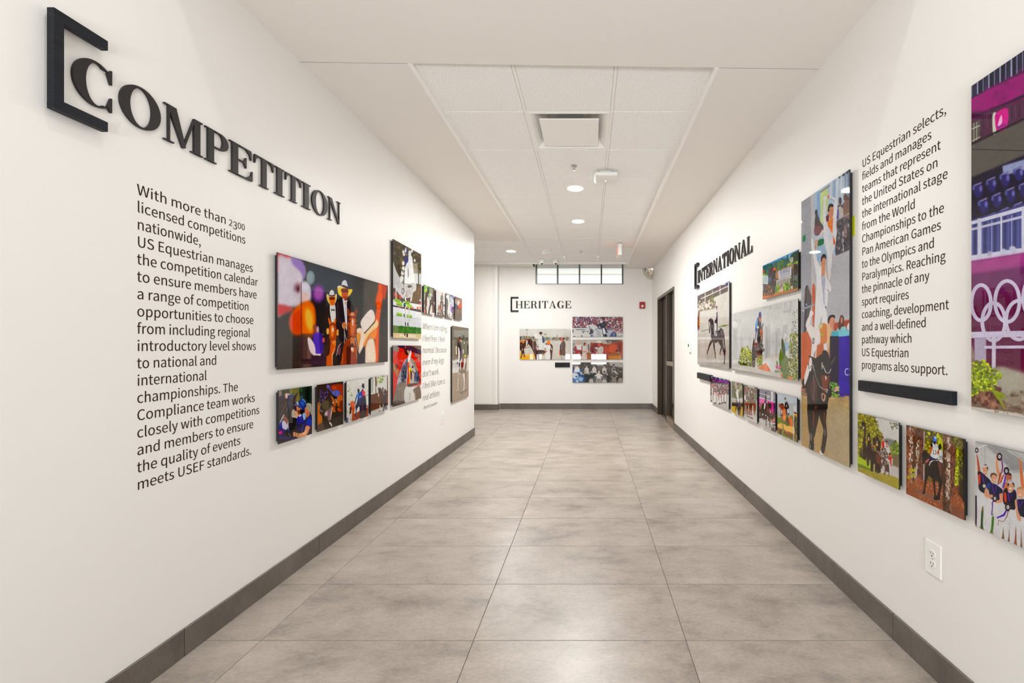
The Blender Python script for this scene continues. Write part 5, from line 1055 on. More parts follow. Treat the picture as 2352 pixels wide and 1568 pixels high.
    a.poly('215,960 295,940 290,1060 300,1160 300,1240 275,1390 255,1405 238,1380 252,1250 262,1150 235,1060', (52, 36, 30), 2); a.line('275,960 270,1080', 12, (110, 60, 40), 6); a.ell(280, 1180, 16, 44, (96, 88, 84), 6); a.poly('222,1400 235,1378 262,1412 240,1425', (224, 218, 208), 2); a.poly('235,1340 255,1330 272,1400 245,1400', (60, 56, 56), 2)
    a.box('130,868 290,872 290,942 100,938', (30, 22, 20), 8, .5); a.line('180,900 180,930', 22, (120, 60, 40), 7)

def paint_ring_sign(a):                  # the largest print: arena seats, white railings, five-ring sign, stone and fern
    a.view(2200, 110, 4.02).fill([(60, 50, 70), (110, 20, 90), (96, 60, 84), (64, 60, 60), (50, 44, 80), (56, 50, 100), (120, 40, 100), (110, 30, 80), (100, 30, 70), (120, 100, 84), (150, 140, 124)])
    a.box('120,-200 1200,-600 1200,-200 120,470', (46, 42, 60), 6)
    for i in range(44):
        x = 130 + i * 26; a.line([(x, 340 - (x - 120) * .68), (x, 460 - (x - 120) * .52)], 8 + (i * 7) % 9, ((120, 124, 160), (60, 56, 84), (150, 156, 186), (36, 30, 46))[(i * 5) % 4], 3)
    a.box('120,470 1200,-60 1200,330 460,500 320,540 120,640', (150, 22, 116), 3); a.spots('120,480 1200,-40 1200,300 120,600', 50, 50, [(170, 30, 132), (130, 20, 104)], 16, .6)
    a.box('190,640 320,560 580,440 1200,170 1200,230 580,470 330,570 300,600 200,645', (60, 20, 60), 4); a.box('120,590 330,590 320,640 120,640', (70, 14, 64), 10); a.box('120,650 1200,260 1200,500 600,640 130,880', (86, 50, 74), 10)
    for i in range(30):
        x = 200 + i * 33; a.line([(x, 640 - (x - 200) * .33), (x + 4, 760 - (x - 200) * .33)], 8, ((120, 60, 110), (60, 36, 54))[i % 2], 3, .7)
    a.box('130,700 205,665 205,840 130,875', (96, 90, 84), 3); a.line('150,690 150,870', 5, (190, 186, 170), 1); a.line('175,680 175,860', 5, (190, 186, 170), 1); a.line('130,750 205,715', 8, (206, 200, 190), 1); a.line('130,860 205,820', 7, (200, 190, 176), 1)
    a.poly('320,620 355,600 350,700 355,780 325,795', (206, 206, 190), 3); a.poly('355,600 460,560 450,740 370,770 345,690', (206, 30, 140), 3); a.poly('385,650 405,620 408,690 370,725', (240, 190, 220), 3); a.line('360,740 450,700', 16, (130, 40, 140), 4)
    a.box('120,900 640,660 640,1000 120,1250', (96, 92, 86), 6); a.box('120,880 640,630 640,650 120,900', (40, 34, 34), 3); a.line('120,935 640,950', 6, (50, 44, 44), 2); a.box('640,560 1200,400 1200,820 640,1000', (110, 96, 96), 20)
    a.box('120,1200 640,980 1200,760 1200,2400 120,2100', (34, 28, 50), 8); a.box('410,1090 640,1020 640,1120 420,1180', (150, 160, 196), 6)
    for r in range(6):
        for i in range(8):
            x = 140 + i * 125 + (r % 2) * 50; y = 1260 + r * 165 - (x - 120) * .40
            a.ell(x + 50, y + 70, 42, 60, (50, 44, 104), 6); a.ell(x + 72, y + 45, 14, 30, (120, 116, 190), 7); a.line([(x + 10, y + 20), (x + 80, y - 10)], 16, (130, 120, 170), 3); a.ell(x + 5, y + 40, 12, 26, (90, 96, 160), 4)
    a.view(2200, 480, 3.138)
    # railings and panels
    a.box('90,80 1200,-260 1200,300 90,380', (70, 74, 130), 6)
    for i in range(44):
        x = 100 + i * 24; a.line([(x, 120 - (x - 90) * .26), (x, 350 - (x - 90) * .20)], 9, ((140, 146, 196), (44, 44, 90), (90, 96, 156))[i % 3], 2)
    a.box('90,90 1200,-230 1200,-190 90,115', (206, 206, 226), 1); a.box('90,140 1200,-140 1200,-118 90,158', (190, 190, 214), 1); a.box('90,335 1200,170 1200,210 90,378', (206, 204, 226), 2); a.spots('180,300 440,250 440,310 180,345', 14, 26, [(190, 190, 214)], 5)
    for x in (143, 300, 462, 640, 830, 1030):
        a.line([(x + 12, 80 - (x - 90) * .24), (x + 12, 355 - (x - 90) * .16)], 26 if x != 300 else 12, (204, 204, 224), 1)
    a.box('90,378 1200,200 1200,1000 90,1000', (112, 34, 92), 3); a.box('90,378 1200,200 1200,320 90,470', (166, 70, 140), 8); a.box('90,470 476,400 1200,300 1200,600 90,560', (110, 56, 106), 20, .6); a.box('90,640 1200,560 1200,1250 90,1130', (96, 24, 64), 14, .7)
    for (cx, cy, rx, ry) in ((168, 675, 70, 128), (356, 665, 88, 148), (580, 640, 110, 170), (258, 812, 82, 136), (440, 800, 92, 140)):
        t = [(cx + rx * math.cos(q), cy + ry * math.sin(q)) for q in [2 * PI * i / 36 for i in range(37)]]
        a.line(t, 27, (204, 196, 220), 1)
    a.box('88,885 1200,860 1200,902 88,930', (206, 198, 222), 1); a.box('120,930 205,925 205,1100 120,1100', (176, 164, 186), 3); a.box('245,920 275,920 272,1180 245,1160', (206, 200, 218), 2); a.box('190,985 1200,975 1200,1000 190,1006', (206, 198, 222), 1); a.box('620,900 660,900 660,1200 620,1200', (206, 200, 218), 2)
    # stones and fern
    a.poly('88,1100 240,1150 300,1160 400,1190 560,1230 1200,1330 1200,1800 480,1480 88,1430', (124, 104, 86), 4); a.poly('240,1160 330,1135 420,1180 560,1200 700,1290 640,1420 480,1440 320,1380 230,1300', (150, 138, 122), 6); a.poly('300,1180 480,1200 600,1260 500,1300 340,1260', (186, 180, 166), 8); a.spots('90,1180 260,1160 480,1210 1200,1360 1200,1800 480,1470 90,1420', 420, 22, [(150, 140, 124), (96, 76, 62), (176, 168, 150), (80, 60, 48), (120, 100, 84), (140, 96, 76)], 3, .8, .8)
    a.poly('250,1200 330,1150 480,1190 480,1300 300,1320', (170, 164, 150), 12); a.spots('90,1280 300,1290 300,1420 90,1410', 50, 26, [(110, 64, 52), (84, 56, 44), (150, 110, 90)], 4)
    a.box('88,1420 480,1480 1200,1640 1200,1740 480,1530 88,1450', (206, 202, 194), 3); a.spots('90,1425 480,1480 480,1500 90,1445', 30, 10, [(150, 120, 96), (190, 180, 166)], 2)
    for (x0, y0, x1, y1) in ((120, 1330, 90, 1180), (130, 1330, 130, 1100), (140, 1300, 200, 1090), (160, 1300, 240, 1150), (170, 1280, 320, 1200), (150, 1280, 90, 1240), (180, 1300, 270, 1290), (240, 1290, 340, 1440), (260, 1310, 350, 1365), (120, 1200, 160, 1110), (150, 1240, 250, 1210)):
        a.line([(x0, y0), ((x0 + x1) / 2 + 10, (y0 + y1) / 2), (x1, y1)], [20, 26, 6], (140, 156, 24), 3)
    a.spots('90,1110 200,1080 240,1130 320,1200 250,1300 100,1350', 200, 15, [(190, 206, 30), (140, 160, 20), (90, 110, 24), (206, 216, 60), (110, 130, 20)], 1.5, .9, .8); a.poly('90,980 110,1000 120,1080 90,1090', (150, 130, 120), 5)
    w0 = int(a.W * 0.44)                 # the stands go on past the picture's edge
    for k in (w0, 2 * w0):
        n_ = min(w0, a.W - k)
        if n_ > 0:
            a.a[:, k:k + n_] = (a.a[:, w0 - n_:w0][:, ::-1] if k == w0 else a.a[:, :n_])

def paint_carriage(a):                   # four-in-hand on grass
    a.view(1960, 940, 8.25).fill([(206, 204, 200), (210, 208, 204), (180, 176, 160), (150, 150, 110), (170, 160, 100)])
    a.box('80,60 400,140 480,380 560,480 540,640 300,980 80,920', (130, 124, 40), 14)
    a.spots('80,70 420,150 430,350 550,470 520,700 300,950 80,900', 420, 24, [(170, 160, 30), (120, 112, 30), (84, 76, 26), (190, 176, 40), (150, 150, 50), (110, 120, 40)], 2, .9, 1.2); a.poly('150,250 230,260 230,560 170,700 200,420', (66, 52, 28), 12); a.poly('190,600 240,640 260,900 180,940', (60, 46, 30), 8); a.poly('120,820 160,820 160,930 130,900', (70, 58, 30), 5); a.ell(195, 345, 12, 24, (206, 206, 200), 3)
    a.spots('410,220 470,240 480,330 430,350', 20, 12, [(120, 120, 84), (150, 150, 120)], 2); a.spots('670,220 870,270 860,380 780,330 720,460 700,300', 50, 14, [(110, 112, 84), (84, 90, 60), (140, 140, 110)], 2, 1, 1.4)
    a.poly('580,560 700,560 800,600 780,700 600,700', (130, 134, 126), 12); a.spots('680,700 760,660 790,590 860,640 860,1000 740,960', 120, 26, [(130, 150, 40), (100, 116, 50), (160, 176, 40), (90, 100, 56)], 3); a.box('740,860 860,860 860,1130 740,1060', (120, 108, 76), 14)
    a.poly('720,1060 860,1120 860,1320 500,1220 510,1060', (196, 188, 186), 12); a.poly('80,890 200,950 330,1050 340,1190 80,1080', (170, 190, 20), 6); a.poly('80,1020 330,1130 400,1180 80,1090', (110, 130, 24), 8)
    a.poly('80,1090 300,1160 500,1200 860,1310 855,1530 400,1330 80,1160', (164, 150, 60), 4); a.spots('80,1090 500,1200 860,1310 855,1530 80,1170', 320, 11, [(186, 170, 60), (150, 136, 70), (130, 120, 60), (200, 184, 90)], 1.5, .7, .6); a.spots('150,1190 400,1300 760,1460 640,1440', 18, 9, [(200, 196, 190)], 1)
    # horses
    a.poly('265,500 290,450 310,450 325,540 330,620 400,760 430,800 520,830 540,920 520,1080 520,1190 500,1190 480,1220 455,1210 450,1150 440,1190 415,1180 410,1040 380,1040 370,1160 330,1160 325,960 300,960 290,1060 265,1060 258,940 250,760 270,640 258,560', (58, 40, 26), 4)
    a.poly('370,560 400,530 420,580 420,700 380,700', (66, 40, 28), 4); a.poly('420,540 440,510 475,530 480,600 500,590 520,640 510,800 430,760 430,640', (62, 38, 28), 4)
    a.poly('430,830 500,850 540,920 500,1060 440,980', (110, 60, 34), 12); a.line('290,520 292,560', 16, (226, 220, 216), 3); a.line('450,600 450,700', 12, (206, 196, 196), 3); a.ell(288, 575, 20, 15, (226, 176, 40), 2); a.ell(448, 668, 24, 15, (226, 180, 50), 2); a.ell(392, 695, 18, 15, (210, 160, 60), 3); a.ell(520, 750, 10, 18, (226, 180, 50), 2)
    a.poly('340,660 400,740 410,790 350,770', (110, 84, 80), 5); a.poly('460,800 520,800 550,900 500,880', (130, 110, 100), 5); a.line('265,960 275,1060', 26, (50, 40, 34), 3); a.ell(478, 1220, 16, 8, (206, 190, 170), 2); a.line('330,620 345,720', 10, (150, 80, 60), 3)
    a.poly('530,740 620,740 660,900 640,1000 610,1210 575,1220 580,1060 520,1130 530,980', (104, 78, 66), 5); a.spots('530,740 650,740 650,1000 540,1100', 40, 17, [(206, 200, 196), (90, 66, 56), (150, 130, 124), (176, 170, 168)], 2, .9, 1.5); a.poly('610,1060 690,1040 680,1180 610,1160', (96, 66, 56), 5)
    a.poly('535,620 590,610 585,720 550,720', (206, 40, 36), 2); a.ell(556, 530, 17, 22, (120, 30, 30), 1); a.ell(560, 575, 12, 26, (206, 130, 110), 2); a.poly('585,620 620,640 620,730 590,720', (196, 196, 196), 3)
    a.ell(630, 612, 18, 26, (110, 40, 36), 2); a.ell(635, 650, 12, 20, (200, 130, 110), 2); a.poly('620,680 660,680 690,790 660,830 625,780', (206, 202, 200), 3); a.ell(636, 700, 12, 20, (196, 50, 40), 2)
    a.ell(695, 850, 22, 30, (110, 50, 44), 2); a.ell(705, 880, 14, 22, (196, 130, 110), 3); a.poly('665,890 720,900 745,960 720,1080 690,1000 660,950', (196, 60, 46), 4); a.line('735,930 735,1050', 20, (214, 210, 208), 4); a.poly('630,920 690,970 690,1000 620,960', (206, 202, 204), 3); a.line('685,1020 705,1260', [34, 12], (206, 204, 204), 3); a.line('670,1060 678,1260', 14, (110, 76, 66), 2); a.line('590,1080 585,1200', 14, (206, 200, 196), 3)

def paint_forest_ride(a):                # numbered rider seen from behind among pines
    a.view(2070, 965, 6.535).fill([(96, 84, 20), (120, 104, 30), (110, 84, 36), (120, 76, 44), (150, 84, 40), (150, 76, 36)])
    a.spots('75,75 945,280 945,700 240,800 75,700', 300, 24, [(150, 156, 20), (190, 190, 20), (90, 90, 20), (120, 120, 24), (60, 56, 20), (206, 200, 30)], 2)
    a.spots('540,200 640,210 640,480 560,420', 60, 22, [(190, 200, 20), (220, 216, 30), (140, 150, 20)], 2); a.spots('800,260 900,280 890,1000 800,990', 140, 22, [(170, 186, 20), (200, 206, 30), (120, 130, 20)], 2); a.box('870,430 945,440 945,1240 860,1160', (60, 50, 24), 14); a.spots('870,450 945,450 940,900 870,900', 40, 18, [(120, 124, 24), (90, 84, 20)], 3)
    a.box('540,80 830,180 945,280 945,440 820,420 640,360 560,200', (90, 78, 46), 24, .7)
    a.box('240,600 620,600 640,1000 240,940', (96, 66, 36), 26, .8); a.spots('380,840 480,860 470,960 390,960', 24, 20, [(140, 120, 40), (110, 90, 40)], 4)
    def trunk(pts, c, l, n=26):
        a.box(pts, c, 3); a.spots(pts, n * 3, 13, [tuple(min(255, v * 1.3) for v in c), tuple(v * .7 for v in c)], 2, .7, 3.0)
        if l: a.spots(l, 46, 12, [(196, 186, 172), (176, 160, 146), (210, 204, 190)], 2, .9, 3.0)
    trunk('75,75 190,100 185,600 175,1150 75,1100', (120, 72, 46), '120,100 185,110 170,700 170,1140 120,700'); a.spots('80,400 130,380 140,900 100,1000', 16, 15, [(190, 110, 50), (160, 84, 40)], 2, .9, 3)
    trunk('190,110 280,130 262,420 250,600 165,780 180,400', (96, 62, 36), '225,420 280,200 262,130 270,430 230,800'); trunk('190,800 240,640 225,1000 200,1180', (110, 84, 66), '210,700 240,640 220,1000 200,1100'); a.line('175,760 185,1150', 20, (50, 40, 24), 2)
    trunk('278,140 355,160 350,450 345,700 330,920 235,860 270,520', (104, 66, 52), None); a.line('345,160 340,440', 14, (196, 186, 176), 3); a.line('340,650 335,990', [12, 16], (200, 196, 190), 2); a.line('330,840 330,900', 8, (90, 90, 140), 2)
    a.poly('75,1100 230,850 330,900 620,960 940,1210 940,1500 600,1360 200,1160', (150, 88, 54), 8)
    a.spots('210,880 330,890 640,960 945,1220 945,1490 620,1360 200,1170', 520, 10, [(196, 130, 84), (150, 76, 36), (220, 176, 140), (120, 56, 26), (170, 96, 50), (206, 190, 170)], 1, .85, .7)
    a.poly('200,1030 350,1080 640,1200 640,1260 350,1150 200,1080', (130, 96, 84), 10, al=.7); a.poly('720,1270 945,1370 945,1470 720,1380', (130, 84, 66), 12, al=.8); a.spots('75,740 200,740 190,880 90,860', 14, 24, [(190, 190, 30), (160, 150, 30)], 3)
    trunk('730,330 820,400 800,900 790,1170 720,1100', (110, 70, 54), None, 40)
    # horse from behind
    a.poly('318,640 315,520 330,465 370,450 400,500 440,540 420,580 360,600 345,650', (46, 34, 28), 3); a.spots('400,540 640,600 620,640 430,640', 8, 14, [(40, 30, 26)], 3)
    a.poly('400,590 520,580 620,640 640,760 610,900 600,960 570,920 510,900 480,870 420,830 370,820 362,700', (50, 36, 30), 2); a.poly('545,610 610,640 610,830 590,860 560,720', (110, 70, 60), 12); a.poly('430,700 540,700 560,860 480,880 420,800', (40, 30, 20), 10)
    a.line('390,780 365,920 350,1000 340,1090', [60, 30, 22, 26], (44, 32, 26), 1); a.line('490,860 495,990 510,1130', [44, 26, 26], (46, 32, 24), 1); a.line('590,880 580,1040 550,1140 555,1180', [64, 36, 24, 26], (44, 32, 26), 1); a.poly('320,1095 335,1060 360,1075 350,1105', BLACK, 1); a.poly('490,1185 500,1130 560,1140 550,1195', (34, 24, 22), 2); a.poly('540,1120 580,1060 580,1180 560,1190', (36, 26, 24), 2)
    a.line('418,680 435,630 480,598 555,600', [10, 18, 18, 12], (206, 204, 200), 1); a.poly('415,560 470,530 530,560 520,600 440,590', (40, 44, 84), 3); a.poly('370,615 410,570 415,600 380,640', (190, 90, 110), 2)
    # riders
    a.poly('465,345 500,335 545,370 560,460 550,560 510,575 440,530 455,440', (222, 222, 220), 2); a.poly('440,360 465,340 470,400 462,440 438,420', (40, 34, 50), 2); a.poly('430,410 462,400 452,490 430,480', (196, 96, 50), 2)
    a.text('114', 468, 508, 64, 96, (30, 30, 36), 0.06)
    a.poly('555,470 600,440 635,490 635,590 615,640 555,590 550,520', (218, 218, 216), 2); a.ell(580, 400, 24, 44, (40, 40, 48), 2); a.text('39', 560, 590, 60, 66, (34, 34, 40), 0.10); a.ell(556, 480, 14, 36, (190, 90, 50), 2)
    a.ell(500, 330, 20, 30, (40, 34, 34), 2); a.poly('472,300 475,255 500,234 528,252 534,300 525,325 485,320', (40, 90, 180), 1); a.poly('495,240 525,250 528,280 505,275', (200, 214, 230), 2); a.line('485,290 520,300', 7, (150, 190, 230), 1); a.line('505,335 508,380', 6, (60, 60, 64), 1); a.spots('475,380 550,380 545,430 475,420', 16, 5, [(150, 150, 154)], 1)
    trunk('630,210 735,240 740,330 735,700 745,1420 630,1370 625,700', (110, 80, 62), '670,300 730,310 735,700 730,1180 660,1160 690,700', 40); a.box('628,350 680,370 670,800 660,1380 625,1360', (60, 40, 26), 18, .8); a.spots('640,260 735,260 735,1300 690,1300', 30, 13, [(190, 130, 90), (210, 196, 180)], 2, .8, 3)
    a.box('925,280 946,280 946,1230 925,1230', (34, 22, 16), 6)

def paint_ribbons(a):                    # cheering team with rosettes
    a.view(2230, 1000, 5.811).fill([(180, 180, 178), (196, 196, 194), (206, 204, 200), (190, 190, 190), (206, 204, 206), (190, 176, 166), (150, 130, 110)])
    a.poly('58,90 215,125 350,160 520,210 709,330 950,460 950,600 709,460 500,380 330,230 200,150', (160, 160, 160), 8); a.poly('215,125 520,210 709,330 709,470 540,480 480,400', (150, 150, 150), 14); a.line('75,175 150,140 220,125', [30, 22, 10], (206, 206, 204), 2); a.line('185,150 185,420', 6, (160, 160, 160), 3); a.line('490,200 640,290 720,360', 9, (206, 204, 198), 3); a.line('520,475 700,460', 6, (206, 206, 204), 2)
    a.box('50,800 80,800 80,1190 50,1180', (64, 52, 66), 3)
    a.poly('130,1000 165,950 165,1240 130,1220', (60, 84, 40), 5); a.poly('255,1130 310,1080 310,1250 250,1290', (70, 120, 40), 5); a.poly('405,1370 440,1180 450,1380', (120, 90, 60), 3); a.poly('570,1430 580,1190 615,1300 612,1460', (150, 96, 70), 3); a.poly('490,1260 515,1260 515,1420 490,1400', (120, 90, 60), 4); a.poly('660,1200 690,1250 680,1480 660,1480', (130, 90, 66), 3); a.line('150,950 148,1010', 14, (190, 90, 60), 3)
    for i, (x, y) in enumerate(((830, 620), (960, 560))):      # further faces towards the cropped side
        a.poly([(x - 80, y + 130), (x, y + 100), (x + 90, y + 140), (x + 80, y + 420), (x - 90, y + 400)], (34, 34, 60), 3); a.ell(x, y + 30, 42, 70, (206, 150, 120), 3); a.ell(x, y - 30, 44, 36, (90, 60, 44), 3); a.poly([(x - 80, y + 400), (x + 90, y + 410), (x + 80, y + 950), (x - 80, y + 900)], (214, 212, 214), 3)
    def legs(pts): a.poly(pts, (214, 212, 214), 2)
    legs('85,740 130,735 190,800 170,900 140,1000 125,1210 80,1200 85,1000'); legs('165,830 240,820 290,860 280,1080 255,1290 165,1230 170,1000'); legs('290,880 400,900 440,1000 430,1200 405,1370 300,1310 310,1100'); legs('440,1000 590,980 600,1150 575,1440 520,1420 515,1200 495,1390 445,1370'); legs('600,1050 709,1060 760,1100 760,1520 690,1490 670,1240 660,1480 615,1450 605,1250')
    a.line('215,830 180,1000 190,1200', 5, (180, 178, 182), 3); a.line('515,1080 515,1250', 6, (180, 178, 182), 3)
    # back row
    a.poly('90,480 130,480 200,540 260,600 275,650 260,700 200,680 190,770 110,720 100,600', (34, 34, 50), 2); a.line('78,250 95,350 110,480', [12, 22, 34], (176, 84, 56), 2); a.line('68,240 70,400 80,470', 10, (216, 206, 214), 2); a.poly('96,530 125,520 125,640 105,640', (206, 66, 40), 2)
    a.poly('155,430 165,400 200,395 222,430 218,490 195,530 168,500', (210, 152, 122), 2); a.poly('180,390 205,385 228,420 225,470 212,430 165,410', (60, 46, 42), 2); a.line('178,490 205,492', 8, (240, 232, 230), 1); a.line('150,510 180,650 210,560', [16, 20, 14], (96, 50, 160), 2); a.ell(177, 672, 20, 24, (206, 200, 170), 1)
    a.line('375,620 400,560 360,480 345,380 350,310', [50, 50, 40, 30, 24], (214, 150, 110), 2); a.ell(352, 290, 18, 34, (214, 150, 120), 2)
    a.poly('470,540 500,505 540,530 540,590 505,620 475,600', (176, 104, 76), 2); a.poly('480,510 520,498 545,530 520,530', (50, 36, 34), 2); a.line('490,596 525,596', 9, (240, 234, 230), 1); a.poly('430,700 470,620 490,640 500,760 440,780', (196, 120, 84), 3); a.poly('540,720 600,740 605,860 560,840', (44, 50, 84), 3)
    a.poly('650,370 640,350 660,340 680,360 680,420 700,560 709,700 690,700 665,640 655,500', (206, 120, 76), 2); a.line('636,345 622,295', 10, (206, 120, 90), 1); a.line('657,345 655,300', 10, (206, 120, 90), 1)
    # front row
    a.poly('205,650 250,620 300,640 350,660 420,720 420,780 390,790 380,860 300,850 250,830 240,740 210,700', (34, 38, 70), 2); a.poly('205,650 260,625 250,700 215,710', (50, 66, 130), 5); a.poly('262,560 270,520 310,510 345,540 345,590 325,630 290,620', (216, 160, 130), 2); a.poly('260,540 270,505 310,497 345,520 350,560 330,530 285,525 272,560', (100, 76, 60), 2); a.line('300,592 330,596', 8, (244, 238, 236), 1)
    a.line('280,650 315,780 345,660', [20, 24, 18], (90, 44, 150), 2); a.poly('190,710 230,720 240,780 290,790 290,830 220,830 180,790', (214, 156, 126), 2); a.poly('380,780 425,780 425,880 330,900 330,860 380,860', (214, 150, 120), 2)
    a.poly('435,740 480,700 500,760 560,760 600,760 605,880 590,980 540,985 470,940 430,880', (30, 28, 44), 2); a.poly('440,770 470,770 475,880 450,880', (206, 66, 40), 2); a.poly('492,670 500,630 540,615 572,660 565,730 535,755 500,720', (216, 158, 126), 2); a.poly('488,660 500,620 540,605 576,640 576,690 555,640 515,640 500,680', (44, 34, 34), 2); a.ell(527, 702, 16, 12, (250, 244, 240), 1); a.line('512,690 545,690', 3, (120, 50, 40)); a.line('495,750 515,880 550,780', [18, 30, 18], (90, 44, 150), 2); a.poly('500,610 545,608 560,630 505,640', (206, 206, 206), 4)
    a.poly('605,870 640,850 709,850 760,860 760,1080 640,1060 610,960', (32, 32, 54), 2); a.poly('610,760 625,715 680,705 709,750 700,810 660,840 625,810', (220, 164, 132), 2); a.poly('612,730 625,695 670,682 700,710 709,740 680,715 630,720', (176, 140, 96), 2); a.line('640,790 675,796', 10, (246, 240, 236), 1); a.line('630,860 650,960 690,870', [16, 26, 18], (90, 44, 150), 2); a.poly('585,870 612,860 630,1000 670,1100 660,1145 620,1110 600,1000', (216, 158, 126), 2)
    a.poly('160,400 215,398 220,420 165,425', (214, 206, 206), 4)
    # ribbons and rosettes
    a.line('395,320 415,370 420,430 395,510 360,650', [14, 22, 20, 22, 10], (150, 60, 50), 2); a.line('410,310 428,420 415,500', 8, (100, 60, 170), 1); a.line('400,330 412,430 395,500', 7, (226, 216, 222), 1); a.line('460,510 440,580 390,640 370,670 400,690 430,700', [16, 20, 16, 16, 14, 12], (226, 218, 224), 2); a.line('465,500 450,620 425,700', [14, 26, 20], (104, 60, 180), 2); a.line('440,520 400,620 362,650', [14, 16, 8], (150, 60, 50), 2)
    a.line('310,850 285,900 290,960 280,1060', [14, 18, 16, 22], (96, 60, 150), 2); a.line('318,860 300,940 290,1040', 7, (226, 216, 222), 1); a.line('282,1040 305,1035', 10, (200, 190, 190), 1)
    a.line('480,985 440,1060 345,1098', [18, 30, 16], (80, 40, 170), 2); a.line('500,990 480,1080 430,1150 370,1130 362,1200', [14, 16, 12, 12, 8], (140, 110, 110), 2); a.line('490,985 465,1070 430,1140', 8, (232, 226, 224), 1)
    for (x, y, r) in ((78, 195, 24), (382, 282, 36), (474, 472, 36), (320, 838, 32), (494, 955, 38)):
        for i in range(14):
            t = 2 * PI * i / 14; a.ell(x + r * .92 * math.cos(t), y + r * 1.3 * math.sin(t), r * .2, r * .25, (34, 30, 40) if i % 2 else (120, 60, 60), 1)
        a.ell(x, y, r * .86, r * 1.2, (36, 32, 44), 1); a.ell(x, y, r * .5, r * .7, (214, 210, 214), 1); a.ell(x, y, r * .2, r * .3, (120, 116, 130), 1)

def paint_podium(a):
    a.view(1625, 855, 12.54).fill([(70, 56, 90), (120, 90, 80), (110, 80, 70), (190, 184, 180), (200, 198, 194)])
    a.box('80,100 610,230 610,300 80,170', (70, 64, 96), 5)
    for i in range(9):
        a.box([(110 + i * 58, 110 + i * 14), (140 + i * 58, 118 + i * 14), (140 + i * 58, 150 + i * 14), (110 + i * 58, 142 + i * 14)], (30, 26, 40) if i % 2 else (190, 186, 196), 2)
    a.box('85,165 610,250 610,330 430,290 85,220', (130, 34, 130), 5); a.spots('90,170 610,260 610,320 90,220', 24, 16, [(170, 60, 160), (60, 16, 60), (190, 110, 180)], 4); a.box('85,200 170,190 170,300 85,300', (40, 24, 28), 6)
    a.box('170,260 610,330 610,520 80,420', (76, 64, 84), 8)
    a.box('80,300 610,380 610,640 80,680', (112, 82, 66), 8); a.spots('80,300 610,360 610,620 80,620', 90, 20, [(150, 100, 80), (90, 66, 54), (170, 90, 84), (80, 76, 130), (190, 186, 190)], 4, .8, 1.8)
    a.box('80,640 610,640 610,1080 80,850', (198, 196, 192), 10)
    for x, y, h in ((140, 440, 330), (200, 560, 300), (245, 580, 290), (300, 560, 380), (370, 690, 230), (440, 640, 230), (530, 600, 260), (590, 640, 240)):
        a.box([(x - 16, y), (x + 16, y + 5), (x + 10, y + h), (x - 10, y + h)], (220, 218, 216), 4)
    for x, y in ((150, 390), (305, 650), (370, 690), (225, 610)):
        a.ell(x, y, 12, 44, (220, 84, 84), 4)
    for x, y, h in ((100, 300, 500), (160, 440, 350), (270, 640, 200), (325, 500, 300), (400, 640, 200), (470, 620, 240), (560, 640, 200)):
        a.line([(x, y), (x, y + h)], 14, (90, 60, 48), 4)
    for x, y in ((350, 900), (430, 880), (510, 870), (220, 880), (100, 820)):
        a.ell(x, y, 40, 22, (90, 70, 60), 7)
    for x, y in ((190, 310), (250, 320), (380, 350), (470, 370), (560, 380)):
        a.line([(x - 20, y + 40), (x + 16, y - 20)], 14, (190, 190, 200), 3)
    a.spots('100,880 610,900 610,1070 200,980', 40, 12, [(210, 208, 204), (180, 176, 170)], 3, .6, .5)

def paint_woodland_salute(a):
    a.view(1625, 855, 12.54).fill([(104, 96, 64), (96, 92, 60), (100, 98, 70), (90, 84, 40), (190, 160, 40), (196, 160, 40)])
    a.spots('695,260 1020,330 1020,740 695,740', 60, 40, [(120, 112, 76), (84, 84, 50), (140, 132, 96), (100, 100, 66)], 8, .8, 3); a.box('790,280 850,290 840,500 800,450', (180, 170, 156), 12); a.line('910,310 925,560', 20, (150, 150, 110), 6); a.line('965,350 975,480', 20, (190, 180, 160), 6); a.box('990,320 1022,330 1030,760 1000,760', (60, 52, 30), 6)
    a.poly('920,790 960,735 1010,745 1015,900 970,920', (196, 192, 186), 6); a.spots('700,740 830,740 830,820 700,820', 14, 26, [(190, 188, 180)], 6); a.line('700,835 830,850', 22, (196, 190, 184), 4); a.box('700,860 1020,880 1020,990 700,970', (54, 42, 26), 6)
    a.box('695,965 1020,1000 1025,1275 695,1140', (196, 164, 44), 4); a.poly('845,1060 880,1100 890,1230 850,1210', (206, 206, 200), 5); a.line('965,850 960,1100', 26, (150, 110, 90), 6)
    a.poly('830,880 870,840 910,840 950,920 950,1100 940,1240 925,1240 910,1080 905,1230 885,1225 860,1080 850,960 820,1110 805,1090', (64, 48, 50), 4); a.line('895,850 905,1010', 18, (110, 100, 150), 4)
    a.poly('840,490 870,470 900,490 900,620 890,740 870,750 840,700 830,600', (232, 230, 230), 4); a.line('890,520 900,700', 14, (80, 60, 50), 3); a.ell(868, 355, 16, 26, (70, 56, 56), 3); a.ell(868, 400, 14, 34, (190, 130, 120), 4); a.ell(870, 480, 10, 24, (60, 50, 60), 3); a.line('810,560 840,640', 12, (206, 206, 200), 4); a.poly('850,740 910,740 910,840 870,860', (206, 200, 206), 6)

